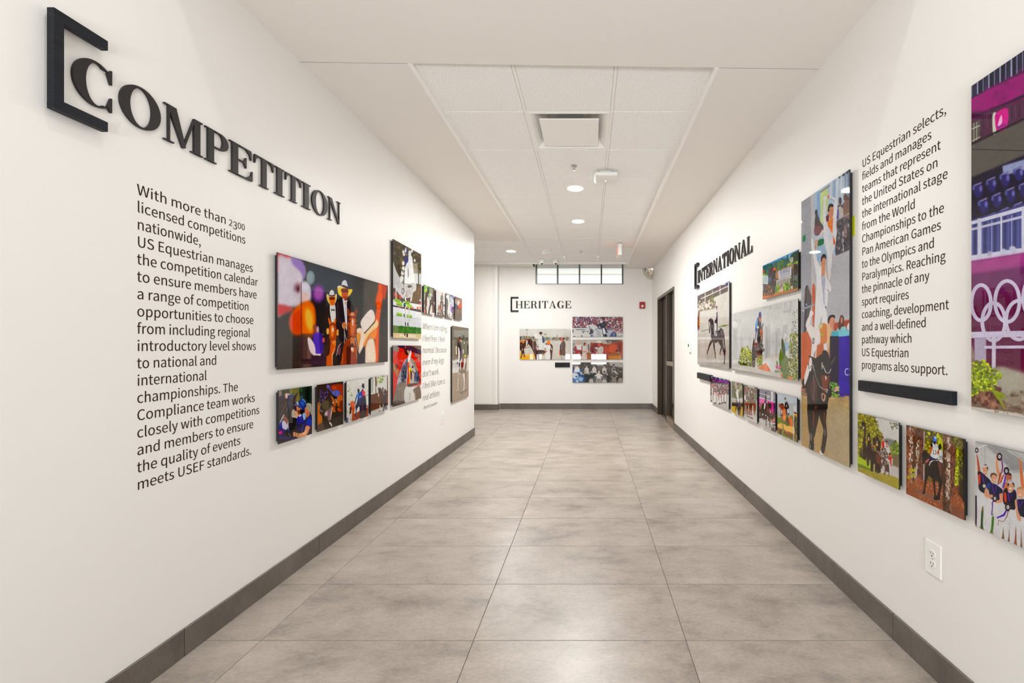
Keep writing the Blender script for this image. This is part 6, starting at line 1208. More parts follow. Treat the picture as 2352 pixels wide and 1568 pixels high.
def paint_herd(a):
    a.view(1625, 855, 12.54).fill([(104, 86, 64), (104, 84, 66), (130, 116, 104), (120, 84, 56), (170, 150, 136), (196, 194, 190), (204, 202, 198)])
    a.spots('1060,360 1430,460 1430,880 1060,880', 120, 22, [(120, 96, 76), (84, 70, 56), (150, 130, 116), (130, 84, 60), (110, 104, 96), (206, 204, 200)], 4, .8, 1.6); a.box('1160,370 1350,430 1350,470 1170,420', (196, 192, 184), 6); a.poly('1110,450 1150,440 1140,560 1100,540', (176, 92, 56), 6); a.ell(1380, 710, 34, 60, (100, 130, 110), 8); a.ell(1080, 720, 24, 80, (220, 218, 214), 8); a.line('1175,500 1190,700', 18, (190, 190, 190), 5)
    a.box('1060,880 1390,880 1390,1100 1060,1080', (120, 66, 34), 10)
    for x, w in ((1075, 26), (1140, 40), (1200, 34), (1255, 60), (1350, 70)):
        a.line([(x, 880), (x + 4, 1010), (x + 2, 1230)], [w, w * .8, 14], (140, 72, 26), 5)
    for x in (1105, 1180, 1300, 1310):
        a.line([(x, 950), (x, 1190)], 22, (206, 200, 196), 6)
    a.ell(1250, 950, 26, 70, (60, 34, 24), 10); a.ell(1150, 1000, 20, 50, (50, 34, 30), 8); a.box('1395,800 1430,810 1430,1200 1400,1190', (190, 192, 190), 8)
    for x0, y0, x1, y1 in ((1070, 1090, 1230, 1160), (1090, 1160, 1290, 1220), (1120, 1250, 1320, 1330), (1210, 1290, 1310, 1330)):
        a.line([(x0, y0), (x1, y1)], 22, (120, 84, 66), 6)

def paint_pink_arena(a):
    a.view(1738, 885, 11.61).fill([(210, 206, 212), (200, 196, 206), (206, 60, 150), (110, 70, 60), (190, 184, 180), (176, 172, 166)])
    a.box('65,80 495,180 495,460 65,330', (206, 204, 212), 3)
    for i in range(13):
        if i in (9, 10): continue
        x = 80 + i * 35; a.box([(x - 11, 85 + i * 8), (x + 11, 88 + i * 8), (x + 11, 300 + i * 12), (x - 11, 295 + i * 12)], (62, 56, 86), 2)
    a.box('65,190 495,310 495,325 65,210', (190, 190, 200), 3); a.ell(310, 300, 30, 50, (190, 190, 190), 8)
    a.box('65,335 495,465 495,760 65,640', (214, 44, 146), 3); a.box('65,335 210,375 200,460 65,470', (232, 110, 180), 10); a.box('445,450 495,465 495,760 445,740', (84, 20, 96), 5)
    a.spots('70,480 200,480 190,700 80,640', 24, 26, [(206, 206, 210), (190, 60, 150), (110, 130, 60), (230, 150, 200)], 5); a.spots('70,600 200,640 470,700 490,1000 70,860', 130, 24, [(70, 80, 40), (54, 44, 34), (96, 84, 50), (44, 38, 30), (110, 60, 44)], 4); a.spots('130,780 300,860 290,920 130,860', 18, 18, [(210, 60, 150), (230, 226, 230), (180, 70, 50)], 4); a.spots('380,900 480,900 480,990 380,980', 16, 20, [(200, 80, 50), (210, 150, 150)], 4)
    a.box('65,870 495,1000 495,1250 65,1050', (196, 192, 190), 8); a.spots('65,960 480,1060 480,1240 65,1060', 70, 12, [(160, 156, 150), (190, 186, 180), (140, 136, 130)], 3, .6)
    a.poly('400,1090 470,1110 475,1250 395,1220', (96, 80, 60), 6); a.spots('400,1050 490,1050 490,1110 400,1110', 14, 16, [(200, 200, 196), (90, 80, 76)], 4)
    a.poly('150,500 200,480 260,520 300,460 360,455 400,510 410,500 395,560 380,640 360,660 340,600 320,700 300,820 260,900 200,860 130,800 100,800 120,640', (62, 42, 32), 4); a.poly('265,530 300,500 310,640 290,720 260,680', (120, 66, 36), 8)
    a.line('255,860 250,980 258,1080', [40, 16, 18], (80, 54, 44), 3); a.line('340,860 350,1000 358,1120', [40, 16, 18], (80, 54, 44), 3); a.line('120,780 100,880', [30, 14], (60, 44, 40), 4); a.line('190,820 195,930', [30, 12], (60, 44, 40), 4)
    a.ell(160, 775, 14, 28, (226, 220, 224), 3); a.ell(240, 800, 12, 24, (220, 210, 220), 3); a.ell(290, 845, 12, 28, (180, 190, 184), 4)
    a.poly('215,300 245,270 265,310 262,440 240,480 200,470 215,400', (56, 46, 56), 3); a.ell(243, 240, 13, 26, (200, 130, 100), 3); a.ell(238, 200, 14, 26, (50, 44, 60), 3); a.poly('200,490 235,480 225,600 200,640 190,600', (226, 220, 224), 3); a.line('262,440 240,650', 20, (60, 56, 70), 4); a.ell(270, 440, 12, 22, (226, 220, 220), 3)
    a.line('340,620 375,720', 14, (220, 150, 190), 4); a.ell(375, 715, 8, 24, (230, 226, 226), 2)

def paint_brush_fence(a):
    a.view(1738, 885, 11.61).fill([(176, 188, 198), (190, 196, 202), (188, 192, 194), (180, 184, 186), (110, 120, 40), (150, 110, 50), (120, 84, 40)])
    a.box('550,200 1080,330 1080,480 550,450', (184, 194, 204), 8); a.box('550,450 1080,470 1080,700 880,830 550,860', (186, 190, 192), 6); a.line('1078,340 1080,700', 14, (40, 80, 160), 3); a.box('970,550 1070,540 1070,690 980,700', (206, 208, 208), 5)
    a.poly('550,840 640,850 900,800 970,830 980,1080 700,1090 550,1010', (118, 136, 10), 5); a.poly('680,900 860,960 860,1060 720,1060', (96, 112, 24), 8)
    a.box('990,730 1080,760 1080,840 990,820', (232, 160, 20), 4); a.box('985,700 1080,730 1080,760 990,740', (60, 40, 60), 4); a.box('990,830 1080,840 1070,1520 1000,1500', (84, 80, 30), 5); a.spots('990,840 1080,840 1070,1500 1000,1490', 30, 24, [(110, 104, 40), (56, 50, 24), (140, 120, 50)], 5, .8, 3)
    a.poly('555,1180 700,1180 980,1300 980,1490 700,1370 555,1290', (110, 130, 30), 5); a.poly('555,1130 980,1280 985,1420 700,1290 660,1330 560,1200', (130, 84, 40), 6); a.poly('620,1190 660,1200 660,1310 620,1290', (80, 60, 50), 4); a.poly('740,1330 980,1420 980,1480 740,1370', (112, 130, 30), 5)
    a.poly('550,1040 600,1010 660,1005 760,1040 800,1080 980,1090 1010,1160 1010,1270 980,1290 860,1230 800,1220 720,1160 640,1150 560,1100', (240, 190, 100), 4); a.spots('560,1110 720,1170 860,1240 980,1290 980,1320 800,1280 560,1130', 50, 18, [(200, 140, 60), (160, 104, 50), (230, 170, 80)], 4); a.line('700,970 690,1060 710,1110 680,1330', [30, 24, 30, 50], (130, 144, 50), 6)
    a.spots('560,680 690,640 690,830 560,830', 40, 14, [(210, 212, 212), (120, 124, 120), (90, 84, 80)], 3)
    a.poly('590,510 620,490 690,480 730,540 780,640 790,760 760,900 720,900 680,800 690,700 660,640 640,720 620,690 630,600 600,560', (150, 64, 24), 4); a.poly('700,640 760,620 780,760 760,880 710,900 690,760', (220, 120, 50), 8); a.poly('710,830 770,790 780,900 740,950 700,900', (236, 150, 80), 8); a.poly('640,490 700,478 720,530 690,520', (44, 44, 60), 3)
    a.poly('850,840 900,820 950,900 975,1040 960,1085 880,1070 860,960', (206, 104, 20), 5); a.line('930,900 930,1080', 22, (240, 140, 40), 6); a.poly('770,880 850,900 870,1060 800,960', (110, 56, 26), 6); a.line('620,600 640,700', 12, (226, 224, 222), 3)
    a.line('670,840 690,930 740,980', [40, 26, 20], (140, 110, 90), 5); a.poly('640,780 690,760 680,830 645,830', (96, 80, 70), 5); a.line('700,930 760,940 740,990', 14, (150, 124, 110), 4)
    a.poly('755,460 790,420 820,450 860,560 850,610 800,640 770,640 745,590', (40, 36, 44), 3); a.ell(760, 350, 24, 34, (90, 50, 60), 2); a.poly('745,380 780,380 785,430 765,440', (214, 180, 164), 3); a.line('800,520 800,560', 18, (206, 200, 190), 3); a.ell(786, 556, 10, 16, (230, 170, 40), 3)
    a.line('800,640 800,720 820,880', [50, 30, 26], (40, 38, 44), 3); a.line('820,640 850,760', 34, (220, 220, 222), 4); a.poly('830,730 870,740 870,800 840,800', (70, 66, 70), 3); a.ell(860, 820, 14, 20, (226, 226, 226), 3); a.line('965,680 970,1090', 6, (110, 110, 116), 2)
    a.box('972,700 990,700 992,1490 974,1485', (214, 214, 220), 1)

def paint_racetrack(a):                  # heritage: pony, jockeys in white
    a.view(1190, 750, 19.28).fill([(214, 212, 206), (212, 210, 202), (206, 200, 192), (206, 200, 190), (204, 196, 184)])
    a.box('70,430 1420,470 2310,460 2310,620 70,640', (176, 168, 158), 20); a.spots('70,430 800,440 800,560 70,560', 80, 34, [(120, 110, 96), (150, 146, 130), (96, 100, 76), (190, 184, 176)], 8); a.spots('1500,470 2230,470 2230,600 1500,600', 70, 30, [(140, 132, 120), (110, 104, 92), (176, 160, 140), (96, 60, 44)], 8); a.box('70,420 140,460 120,620 70,620', (100, 80, 60), 14); a.box('1180,480 1400,470 1400,600 1180,600', (140, 136, 124), 12); a.ell(1275, 510, 44, 28, (110, 116, 60), 10); a.line('1730,340 1730,560', 50, (160, 152, 140), 14)
    a.line('400,120 400,520', 14, (150, 140, 130), 5); a.box('330,120 430,110 430,150 330,155', (140, 134, 124), 8); a.line('2080,120 2090,600', 12, (170, 160, 150), 5); a.box('1155,325 1250,318 1250,345 1155,350', (84, 66, 62), 5)
    a.poly('80,1090 100,1080 150,1200 300,1250 650,1200 760,1440 70,1440', (236, 176, 70), 16); a.poly('70,1380 400,1320 500,1440 70,1440', (240, 170, 20), 16)
    a.poly('70,620 330,640 340,700 240,760 80,700', (206, 130, 60), 10)
    a.poly('80,720 140,690 250,740 300,640 370,640 360,840 330,900 260,990 270,1100 290,1340 250,1340 240,1180 180,1260 150,1380 110,1380 150,1220 130,1060 80,1020', (70, 40, 24), 5); a.line('100,760 180,860', 40, (130, 70, 36), 14); a.ell(330, 910, 36, 44, (190, 120, 50), 9); a.line('340,940 500,900', 20, (110, 80, 60), 5); a.ell(185, 1010, 16, 60, (214, 204, 194), 7)
    a.poly('240,520 330,570 440,530 600,570 640,640 780,680 800,760 900,900 900,1030 1170,1060 1210,1130 1170,1180 930,1220 935,1440 880,1440 850,1300 820,1250 830,1440 770,1440 740,1290 660,1090 600,960 480,790 430,800 430,850 400,850 390,680 330,600 280,580', (74, 42, 34), 5)
    a.poly('320,550 430,530 440,600 350,610', (160, 84, 44), 9); a.poly('360,620 400,610 425,660 410,760 370,890 350,880', (226, 220, 214), 5); a.line('660,630 660,860 680,1010', 34, (160, 150, 146), 7); a.line('760,740 740,1000', [40, 60], (176, 96, 60), 12); a.poly('700,640 790,680 800,1100 740,1150 700,900', (90, 54, 42), 10); a.line('780,880 760,990', 20, (210, 120, 80), 8)
    a.poly('1410,770 1480,780 1535,880 1535,1000 1510,1200 1490,1440 1420,1440 1430,1200 1410,1060 1450,900', (80, 38, 24), 5); a.ell(1485, 990, 24, 56, (220, 214, 206), 6); a.poly('890,1030 1180,1060 1200,1160 920,1210', (76, 50, 46), 8); a.line('1130,1160 1110,1260', [70, 50], (150, 100, 70), 8)
    a.poly('800,820 900,860 920,960 910,1040 820,1020', (190, 190, 184), 8); a.line('820,870 900,890', 34, (90, 50, 40), 7)
    a.poly('720,310 860,320 1000,400 1090,430 1170,560 1170,680 1100,720 1150,760 1250,900 1220,1060 1100,1020 1000,1030 940,1000 900,700 880,560 740,500', (226, 226, 220), 5); a.line('890,550 1060,570', 14, (120, 120, 116), 4); a.line('960,640 1000,980', 12, (196, 190, 184), 5); a.line('1120,800 1100,1000', 14, (170, 160, 150), 6); a.poly('1060,420 1120,450 1170,560 1170,680 1090,720 1070,560', (66, 84, 116), 5); a.spots('1070,440 1160,460 1160,700 1080,700', 12, 18, [(120, 136, 170), (60, 60, 90)], 4); a.line('760,520 770,600', 34, (130, 110, 96), 7)
    a.poly('945,320 960,235 1060,240 1068,320', (84, 56, 50), 4); a.ell(1005, 350, 36, 32, (190, 96, 80), 6)
    a.poly('1260,840 1340,810 1430,850 1450,920 1400,1040 1430,1180 1420,1440 1240,1440 1210,1180 1300,1080 1230,1020', (222, 220, 218), 5); a.line('1260,900 1210,1030 1290,1090', 50, (214, 212, 210), 6); a.ell(1250, 1090, 50, 26, (226, 120, 50), 6); a.line('1195,940 1200,1040', 34, (120, 60, 40), 6)
    a.poly('1270,760 1280,670 1350,625 1410,660 1430,760 1380,800 1310,800', (226, 130, 20), 5); a.poly('1200,750 1280,750 1280,790 1230,780', (70, 40, 30), 6); a.ell(1350, 780, 40, 24, (160, 70, 20), 7)
    a.poly('1950,660 2020,615 2080,700 2100,800 2090,1000 2095,1260 2040,1290 1880,1260 1850,1180 1870,1000 1855,860 1890,760', (104, 80, 66), 5); a.poly('1860,860 1930,740 1900,1080 1880,1250 1850,1180', (60, 36, 34), 9); a.line('1930,720 1910,1040', 40, (120, 110, 116), 8); a.poly('1815,1090 1850,1060 1860,1240 1820,1250', (226, 120, 50), 6)
    a.ell(1910, 560, 36, 70, (190, 84, 40), 7); a.ell(1960, 560, 34, 60, (214, 110, 90), 9); a.ell(2010, 530, 34, 60, (70, 50, 40), 8); a.ell(1970, 455, 60, 36, (206, 198, 184), 7); a.poly('1880,1270 2060,1290 2100,1440 2020,1440 1940,1445 1900,1370', (196, 190, 182), 7); a.line('1900,1290 1940,1440', 18, (130, 124, 120), 6)

def paint_show_grey(a):
    a.view(1312, 722, 14.52).fill([(120, 84, 90), (130, 96, 100), (90, 84, 110), (170, 168, 170), (206, 204, 202)])
    a.box('40,80 1720,80 1720,440 40,440', (84, 60, 74), 2); a.spots('40,80 1720,80 1720,440 40,440', 800, 26, [(226, 222, 220), (150, 76, 76), (60, 60, 96), (196, 116, 106), (84, 50, 60), (206, 200, 200), (110, 110, 150), (54, 44, 56), (170, 60, 66)], 4, .95, 1.2)
    a.box('40,440 660,440 660,760 40,760', (206, 204, 200), 4); a.box('1150,560 1720,480 1720,760 1150,760', (190, 184, 184), 10)
    for y, x0, x1 in ((435, 40, 560), (500, 150, 480), (560, 360, 480), (560, 500, 620)):
        a.line([(x0, y), (x1, y + 8)], 18, (60, 58, 96), 3)
    a.line('400,570 400,610', 30, (60, 58, 96), 4); a.line('60,500 60,600', 30, (56, 54, 90), 5); a.line('480,450 500,640', 24, (214, 212, 208), 3); a.box('40,640 620,640 620,750 40,750', (214, 212, 206), 4); a.box('60,725 130,725 130,752 60,752', (60, 58, 66), 5)
    a.spots('1420,470 1720,470 1700,600 1440,560', 50, 26, [(170, 80, 70), (206, 200, 196), (90, 90, 130), (206, 150, 140)], 5)
    a.poly('600,350 760,340 860,400 900,460 1000,500 1060,640 1070,750 800,750 760,640 740,540 680,520 640,460', (206, 206, 206), 4); a.poly('840,520 960,560 980,750 880,750', (176, 178, 184), 16); a.poly('600,380 640,480 700,500 740,600 680,640 640,660 600,640 630,560 590,480', (70, 66, 84), 6); a.poly('480,400 540,350 600,370 640,470 620,560 640,600 600,580 560,470', (206, 206, 208), 5)
    a.line('590,390 640,520 700,600', 18, (54, 54, 70), 4); a.ell(640, 630, 34, 36, (70, 60, 70), 6); a.line('760,540 830,490 900,470 1000,490', 14, (60, 64, 110), 4); a.line('640,430 740,540', 10, (84, 80, 90), 3)
    a.poly('1140,560 1280,560 1400,540 1480,640 1500,750 1180,750', (180, 182, 190), 8); a.poly('1340,620 1440,560 1500,640 1520,750 1300,750 1310,680', (66, 76, 116), 12); a.ell(1420, 660, 30, 70, (130, 134, 160), 12)
    a.poly('960,290 1040,270 1100,210 1150,300 1150,400 1130,450 1000,450 980,420 940,420 940,380 930,320', (26, 38, 48), 4); a.poly('980,170 1040,200 1060,250 1000,290 960,260', (206, 204, 206), 6); a.poly('1020,150 1040,90 1110,100 1110,180 1060,190', (36, 50, 56), 4); a.ell(1050, 190, 30, 34, (190, 90, 76), 6); a.ell(945, 420, 30, 16, (226, 222, 218), 4); a.ell(1055, 340, 10, 22, (190, 180, 170), 4)
    a.poly('1060,460 1110,470 1140,560 1110,630 1070,640 1050,560', (232, 230, 228), 4); a.poly('1110,430 1180,500 1200,580 1250,600 1180,612 1150,580 1110,480', (30, 40, 56), 4); a.poly('1040,480 1060,600 1090,680 1160,640 1200,740 1090,750 1040,600', (30, 40, 44), 6)
    a.poly('640,745 660,690 700,680 735,745', (50, 56, 130), 3); a.ell(690, 735, 18, 22, (206, 204, 210), 4); a.poly('340,690 375,700 370,745 345,745', (60, 66, 130), 5)
    a.box('1520,640 1720,640 1720,750 1520,750', (216, 212, 206), 3); a.text('LA', 1545, 742, 66, 160, (54, 54, 110))

def paint_chestnut_award(a):
    a.view(1312, 722, 14.52).fill([(176, 170, 160), (176, 170, 160), (180, 172, 162), (176, 130, 70), (160, 96, 36), (170, 100, 30)])
    a.box('40,840 1720,840 1720,1290 40,1290', (178, 172, 162), 6); a.box('40,1285 1720,1270 1720,1505 40,1505', (150, 92, 44), 8); a.box('1200,1380 1680,1370 1680,1505 1240,1505', (196, 126, 30), 16)
    a.spots('1160,845 1720,845 1600,960 1300,990 1200,930', 100, 30, [(96, 76, 64), (140, 124, 110), (66, 50, 44), (176, 166, 156)], 6); a.spots('45,960 120,960 110,1280 45,1280', 30, 24, [(110, 104, 110), (190, 186, 180), (90, 84, 96)], 6)
    a.poly('650,930 700,950 860,945 1000,950 1100,980 1300,990 1500,930 1710,920 1715,1505 1670,1505 1690,1400 1620,1250 1500,1260 1300,1320 1200,1320 1260,1505 1180,1500 1150,1420 1150,1500 1100,1500 1090,1300 900,1200 860,1130 800,1200 820,1300 740,1310 640,1240 620,1150 650,1060', (150, 54, 26), 4)
    a.poly('640,1080 740,980 880,990 860,1130 780,1190 680,1180', (116, 36, 40), 16); a.poly('1280,1010 1480,1000 1560,1150 1450,1250 1260,1260', (196, 84, 26), 26); a.poly('1100,1080 1220,1070 1240,1260 1120,1280', (180, 70, 34), 16); a.poly('1560,1000 1650,980 1660,1250 1580,1220', (120, 50, 40), 16); a.line('1690,940 1690,1380', 30, (176, 80, 30), 9); a.ell(1520, 1210, 40, 44, (90, 36, 20), 12); a.line('1690,1380 1690,1500', 24, (60, 30, 20), 6)
    a.ell(720, 1220, 40, 44, (50, 24, 30), 9); a.ell(640, 1180, 30, 50, (130, 50, 50), 10)
    a.box('565,990 600,990 600,1290 570,1290', (90, 84, 104), 6); a.line('585,850 585,980', 18, (206, 204, 200), 6)
    a.poly('105,1090 180,1050 340,1050 365,1100 360,1300 330,1380 140,1380 130,1260 110,1200', (150, 50, 46), 4); a.box('160,1010 340,1000 340,1190 190,1170', (214, 212, 212), 4); a.ell(240, 970, 60, 50, (196, 150, 130), 12); a.poly('140,1380 330,1380 320,1505 150,1505', (222, 220, 216), 5); a.ell(335, 1285, 36, 40, (66, 60, 54), 6); a.ell(255, 1285, 26, 26, (206, 120, 110), 7)
    a.poly('370,1120 420,1060 500,1070 510,1160 560,1200 570,1260 500,1260 530,1380 520,1505 360,1505 360,1330 390,1240', (206, 196, 186), 4); a.ell(450, 985, 40, 54, (96, 56, 64), 6); a.ell(478, 1010, 20, 36, (206, 130, 120), 6); a.line('385,1240 500,1245', 22, (180, 84, 84), 5); a.line('500,1300 505,1500', 26, (206, 150, 150), 7); a.line('450,1190 560,1250 640,1160', 22, (214, 150, 136), 6)
    a.poly('900,1130 980,1060 1060,1080 1075,1180 1060,1280 1070,1400 1050,1505 860,1505 870,1420 920,1320 900,1240', (196, 188, 182), 4); a.ell(930, 1010, 40, 60, (196, 96, 70), 8); a.poly('820,920 880,870 980,870 1010,920 960,950 860,940', (220, 216, 212), 6); a.line('1010,1150 1020,1220', 10, (150, 100, 100), 5); a.line('900,1330 1060,1290', 18, (196, 130, 130), 6); a.ell(890, 1300, 34, 30, (210, 120, 90), 6); a.ell(860, 1300, 22, 22, (232, 228, 224), 4)
    a.poly('780,1110 840,1090 900,1110 890,1160 820,1160', (206, 204, 204), 6); a.ell(820, 1200, 50, 60, (140, 76, 84), 12)

def paint_team_bw(a):
    a.view(1312, 825, 19.28).fill([(90, 84, 80), (70, 66, 62), (60, 56, 54), (84, 78, 72), (70, 66, 62), (110, 104, 98)])
    a.spots('60,130 1150,130 1150,700 60,700', 170, 40, [(60, 54, 54), (96, 90, 86), (46, 44, 46), (120, 112, 108)], 10); a.spots('60,140 300,140 200,330 60,330', 30, 34, [(170, 164, 158), (120, 114, 110)], 9)
    a.poly('1210,140 2290,130 2290,360 2050,340 1800,290 1400,300 1150,290', (176, 170, 164), 10); a.spots('1480,160 1650,160 1800,380 1780,560 1480,560 1400,380', 70, 44, [(96, 84, 78), (120, 106, 98), (70, 62, 58)], 12); a.box('1140,300 1400,300 1400,500 1140,480', (110, 100, 94), 14); a.box('2050,360 2290,370 2290,700 2000,600', (96, 86, 80), 16); a.box('1650,560 2050,480 2050,760 1640,760', (90, 82, 76), 20); a.line('2190,200 2260,200', 24, (90, 84, 80), 8)
    def person(x, y, sh, tr=None, hw=1.0, hat=(40, 38, 38), legs=True):
        a.ell(x, y, 42 * hw, 50, (176, 168, 160), 8)
        if hat: a.ell(x, y - 40, 46 * hw, 34, hat, 7)
        a.poly([(x - 60, y + 80), (x, y + 50), (x + 60, y + 80), (x + 100, y + 180), (x + 70, y + 330), (x - 70, y + 330), (x - 100, y + 180)], sh, 8)
        if tr: a.poly([(x - 70, y + 320), (x + 70, y + 320), (x + 90, y + 520), (x - 90, y + 520)], tr, 8)
    person(680, 290, (206, 200, 194)); person(1020, 280, (214, 208, 202)); person(1465, 290, (200, 194, 188)); person(1880, 290, (150, 144, 138))
    a.line('640,450 660,660', 50, (170, 164, 158), 9); a.line('720,560 820,670', 60, (196, 190, 184), 9); a.line('590,610 530,690', 50, (190, 184, 180), 9); a.line('960,520 950,640', 44, (200, 194, 188), 8); a.line('1060,520 1050,640', 44, (200, 194, 188), 8); a.line('1100,560 1160,650', 44, (196, 190, 184), 8)
    a.poly('560,680 760,680 800,1010 580,1010', (44, 46, 48), 12); a.poly('940,640 1100,640 1120,1010 980,1010', (44, 44, 46), 12); a.poly('1590,640 1700,600 1680,1010 1600,1010', (60, 54, 52), 12)
    person(880, 560, (50, 50, 54), (176, 170, 164), hat=None); person(1470, 590, (96, 88, 82), (170, 162, 154)); person(1900, 500, (90, 84, 78), (150, 142, 134), 1.2); person(2180, 520, (84, 76, 72), (160, 152, 146))
    a.line('1560,600 1620,700', 46, (196, 190, 184), 9); a.line('1760,760 1850,810', 36, (190, 184, 176), 8); a.line('1950,800 2050,740', 36, (190, 184, 176), 8); a.poly('1920,480 2000,560 2070,640 2020,660 1900,560', (190, 184, 178), 9)
    a.poly('1020,740 1140,650 1220,620 1300,650 1400,720 1390,760 1310,750 1320,850 1140,850 1130,760', (224, 220, 214), 7); a.ell(1230, 560, 54, 60, (206, 200, 194), 7); a.line('1050,760 1120,850', 20, (176, 170, 164), 6); a.line('1380,750 1320,850', 20, (176, 170, 164), 6); a.poly('1120,860 1310,860 1330,1015 1090,1015', (130, 120, 112), 8); a.line('1215,890 1215,1000', 34, (96, 84, 78), 10)
    a.poly('60,400 170,420 380,400 450,560 500,640 580,980 60,1000', (60, 90, 140), 12); a.poly('170,350 250,320 330,350 380,460 360,560 130,560 150,440', (226, 226, 226), 10); a.ell(280, 290, 36, 36, (190, 190, 186), 10); a.poly('50,620 160,590 280,640 320,760 250,850 80,820', (214, 216, 218), 9); a.ell(230, 770, 46, 46, (24, 110, 190), 7); a.poly('380,440 420,460 440,540 380,520', (40, 130, 220), 6); a.poly('170,870 250,890 240,1000 180,1000', (40, 130, 200), 8); a.poly('380,570 470,560 500,650 440,680', (196, 196, 200), 8); a.poly('350,780 460,780 480,900 400,930', (130, 180, 220), 9); a.line('330,820 400,940 460,960 530,800', 34, (206, 214, 222), 7); a.poly('240,920 310,930 300,1010 250,1010', (220, 220, 220), 7); a.poly('560,760 640,760 640,1000 590,1000', (40, 76, 110), 12)

# ================================================================ materials
M = {}
M['wall'] = mat('wall_paint', rgb(238, 235, 231), 0.42, bump=(260, 0.10, 0.0012), vary=(1.3, 0.012), spec=0.35)
M['ceil'] = mat('ceiling_paint', rgb(235, 230, 223), 0.7, bump=(200, 0.08, 0.001), spec=0.3)
M['white_metal'] = mat('white_painted_metal', rgb(246, 243, 237), 0.4, vary=(30, 0.02))
M['white_plastic'] = mat('white_plastic', rgb(240, 239, 234), 0.3, vary=(40, 0.015))
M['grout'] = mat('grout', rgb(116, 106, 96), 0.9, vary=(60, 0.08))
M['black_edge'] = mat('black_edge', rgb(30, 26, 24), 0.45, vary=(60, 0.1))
M['letter'] = mat('dark_acrylic', rgb(44, 40, 40), 0.5, vary=(40, 0.05), spec=0.25)
M['vinyl'] = mat('brown_vinyl', rgb(50, 33, 22), 0.7, vary=(60, 0.06), spec=0.05)
M['vinyl_grey'] = mat('grey_vinyl', rgb(70, 62, 56), 0.6, vary=(60, 0.06), spec=0.12)
M['bronze'] = mat('bronze_frame', rgb(78, 66, 52), 0.32, metal=0.5, vary=(25, 0.08))
M['rail'] = mat('bronze_highlight', rgb(136, 116, 90), 0.3, metal=0.4, vary=(25, 0.06))  # lighter copy of the frame bronze, its tan highlights put into the colour
M['door'] = mat('brown_door', rgb(46, 37, 30), 0.5, vary=(14, 0.1))
M['chrome'] = mat('chrome', rgb(214, 208, 200), 0.08, metal=1.0, vary=(30, 0.02))
M['dark_plastic'] = mat('dark_plastic', rgb(26, 28, 40), 0.15, vary=(30, 0.05))
M['hole'] = mat('slot_black', rgb(40, 36, 34), 0.6, vary=(30, 0.05))
M['red'] = mat('red_plastic', rgb(176, 30, 28), 0.35, vary=(30, 0.05))
M['strobe'] = mat('strobe_lens', rgb(236, 232, 228), 0.1, vary=(30, 0.03))
M['tape'] = mat('yellow_tape', rgb(214, 220, 0), 0.5, vary=(60, 0.03))
M['trim_white'] = mat('edge_trim', rgb(247, 244, 239), 0.5, vary=(30, 0.015))
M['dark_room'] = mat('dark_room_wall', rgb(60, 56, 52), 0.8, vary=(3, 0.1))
M['gray_frame'] = mat('window_aluminium', rgb(96, 98, 98), 0.4, metal=0.4, vary=(30, 0.05))
M['soffit_out'] = mat('outside_soffit', rgb(232, 232, 224), 0.7, vary=(8, 0.02))
M['lens'] = mat('lamp_lens', rgb(255, 240, 214), 0.5, emit=((1.0, 0.90, 0.74, 1), 9.0), vary=(30, 0.01))
M['led'] = mat('blue_led', rgb(150, 190, 255), 0.5, emit=((0.5, 0.7, 1.0, 1), 4.0), vary=(30, 0.01))
M['exit_red'] = mat('red_sign_letters', rgb(230, 60, 40), 0.5, emit=((1.0, 0.12, 0.06, 1), 1.0), vary=(30, 0.02))
M['glass'] = glass('window_glass')
M['dark_glass'] = glass('smoked_glass', (0.32, 0.34, 0.33, 1))

def wood_bar():
    m = bpy.data.materials.new('dark_stained_wood')
    m.use_nodes = True
    nt = m.node_tree
    b = nt.nodes['Principled BSDF']
    tc = nt.nodes.new('ShaderNodeTexCoord')
    mp = nt.nodes.new('ShaderNodeMapping')
    mp.inputs['Scale'].default_value = (6, 260, 60)
    n = nt.nodes.new('ShaderNodeTexNoise')
    n.inputs['Scale'].default_value = 1.0
    n.inputs['Detail'].default_value = 5
    cr = nt.nodes.new('ShaderNodeValToRGB')
    cr.color_ramp.elements[0].position = 0.3
    cr.color_ramp.elements[0].color = rgb(11, 12, 16)
    cr.color_ramp.elements[1].position = 0.75
    cr.color_ramp.elements[1].color = rgb(30, 34, 44)
    nt.links.new(tc.outputs['Object'], mp.inputs[0])
    nt.links.new(mp.outputs[0], n.inputs['Vector'])
    nt.links.new(n.outputs['Fac'], cr.inputs[0])
    nt.links.new(cr.outputs[0], b.inputs['Base Color'])
    bp = nt.nodes.new('ShaderNodeBump')
    bp.inputs['Strength'].default_value = 0.25
    bp.inputs['Distance'].default_value = 0.001
    nt.links.new(n.outputs['Fac'], bp.inputs['Height'])
    nt.links.new(bp.outputs[0], b.inputs['Normal'])
    b.inputs['Roughness'].default_value = 0.5
    b.inputs['Specular IOR Level'].default_value = 0.25
    return m
M['wood'] = wood_bar()

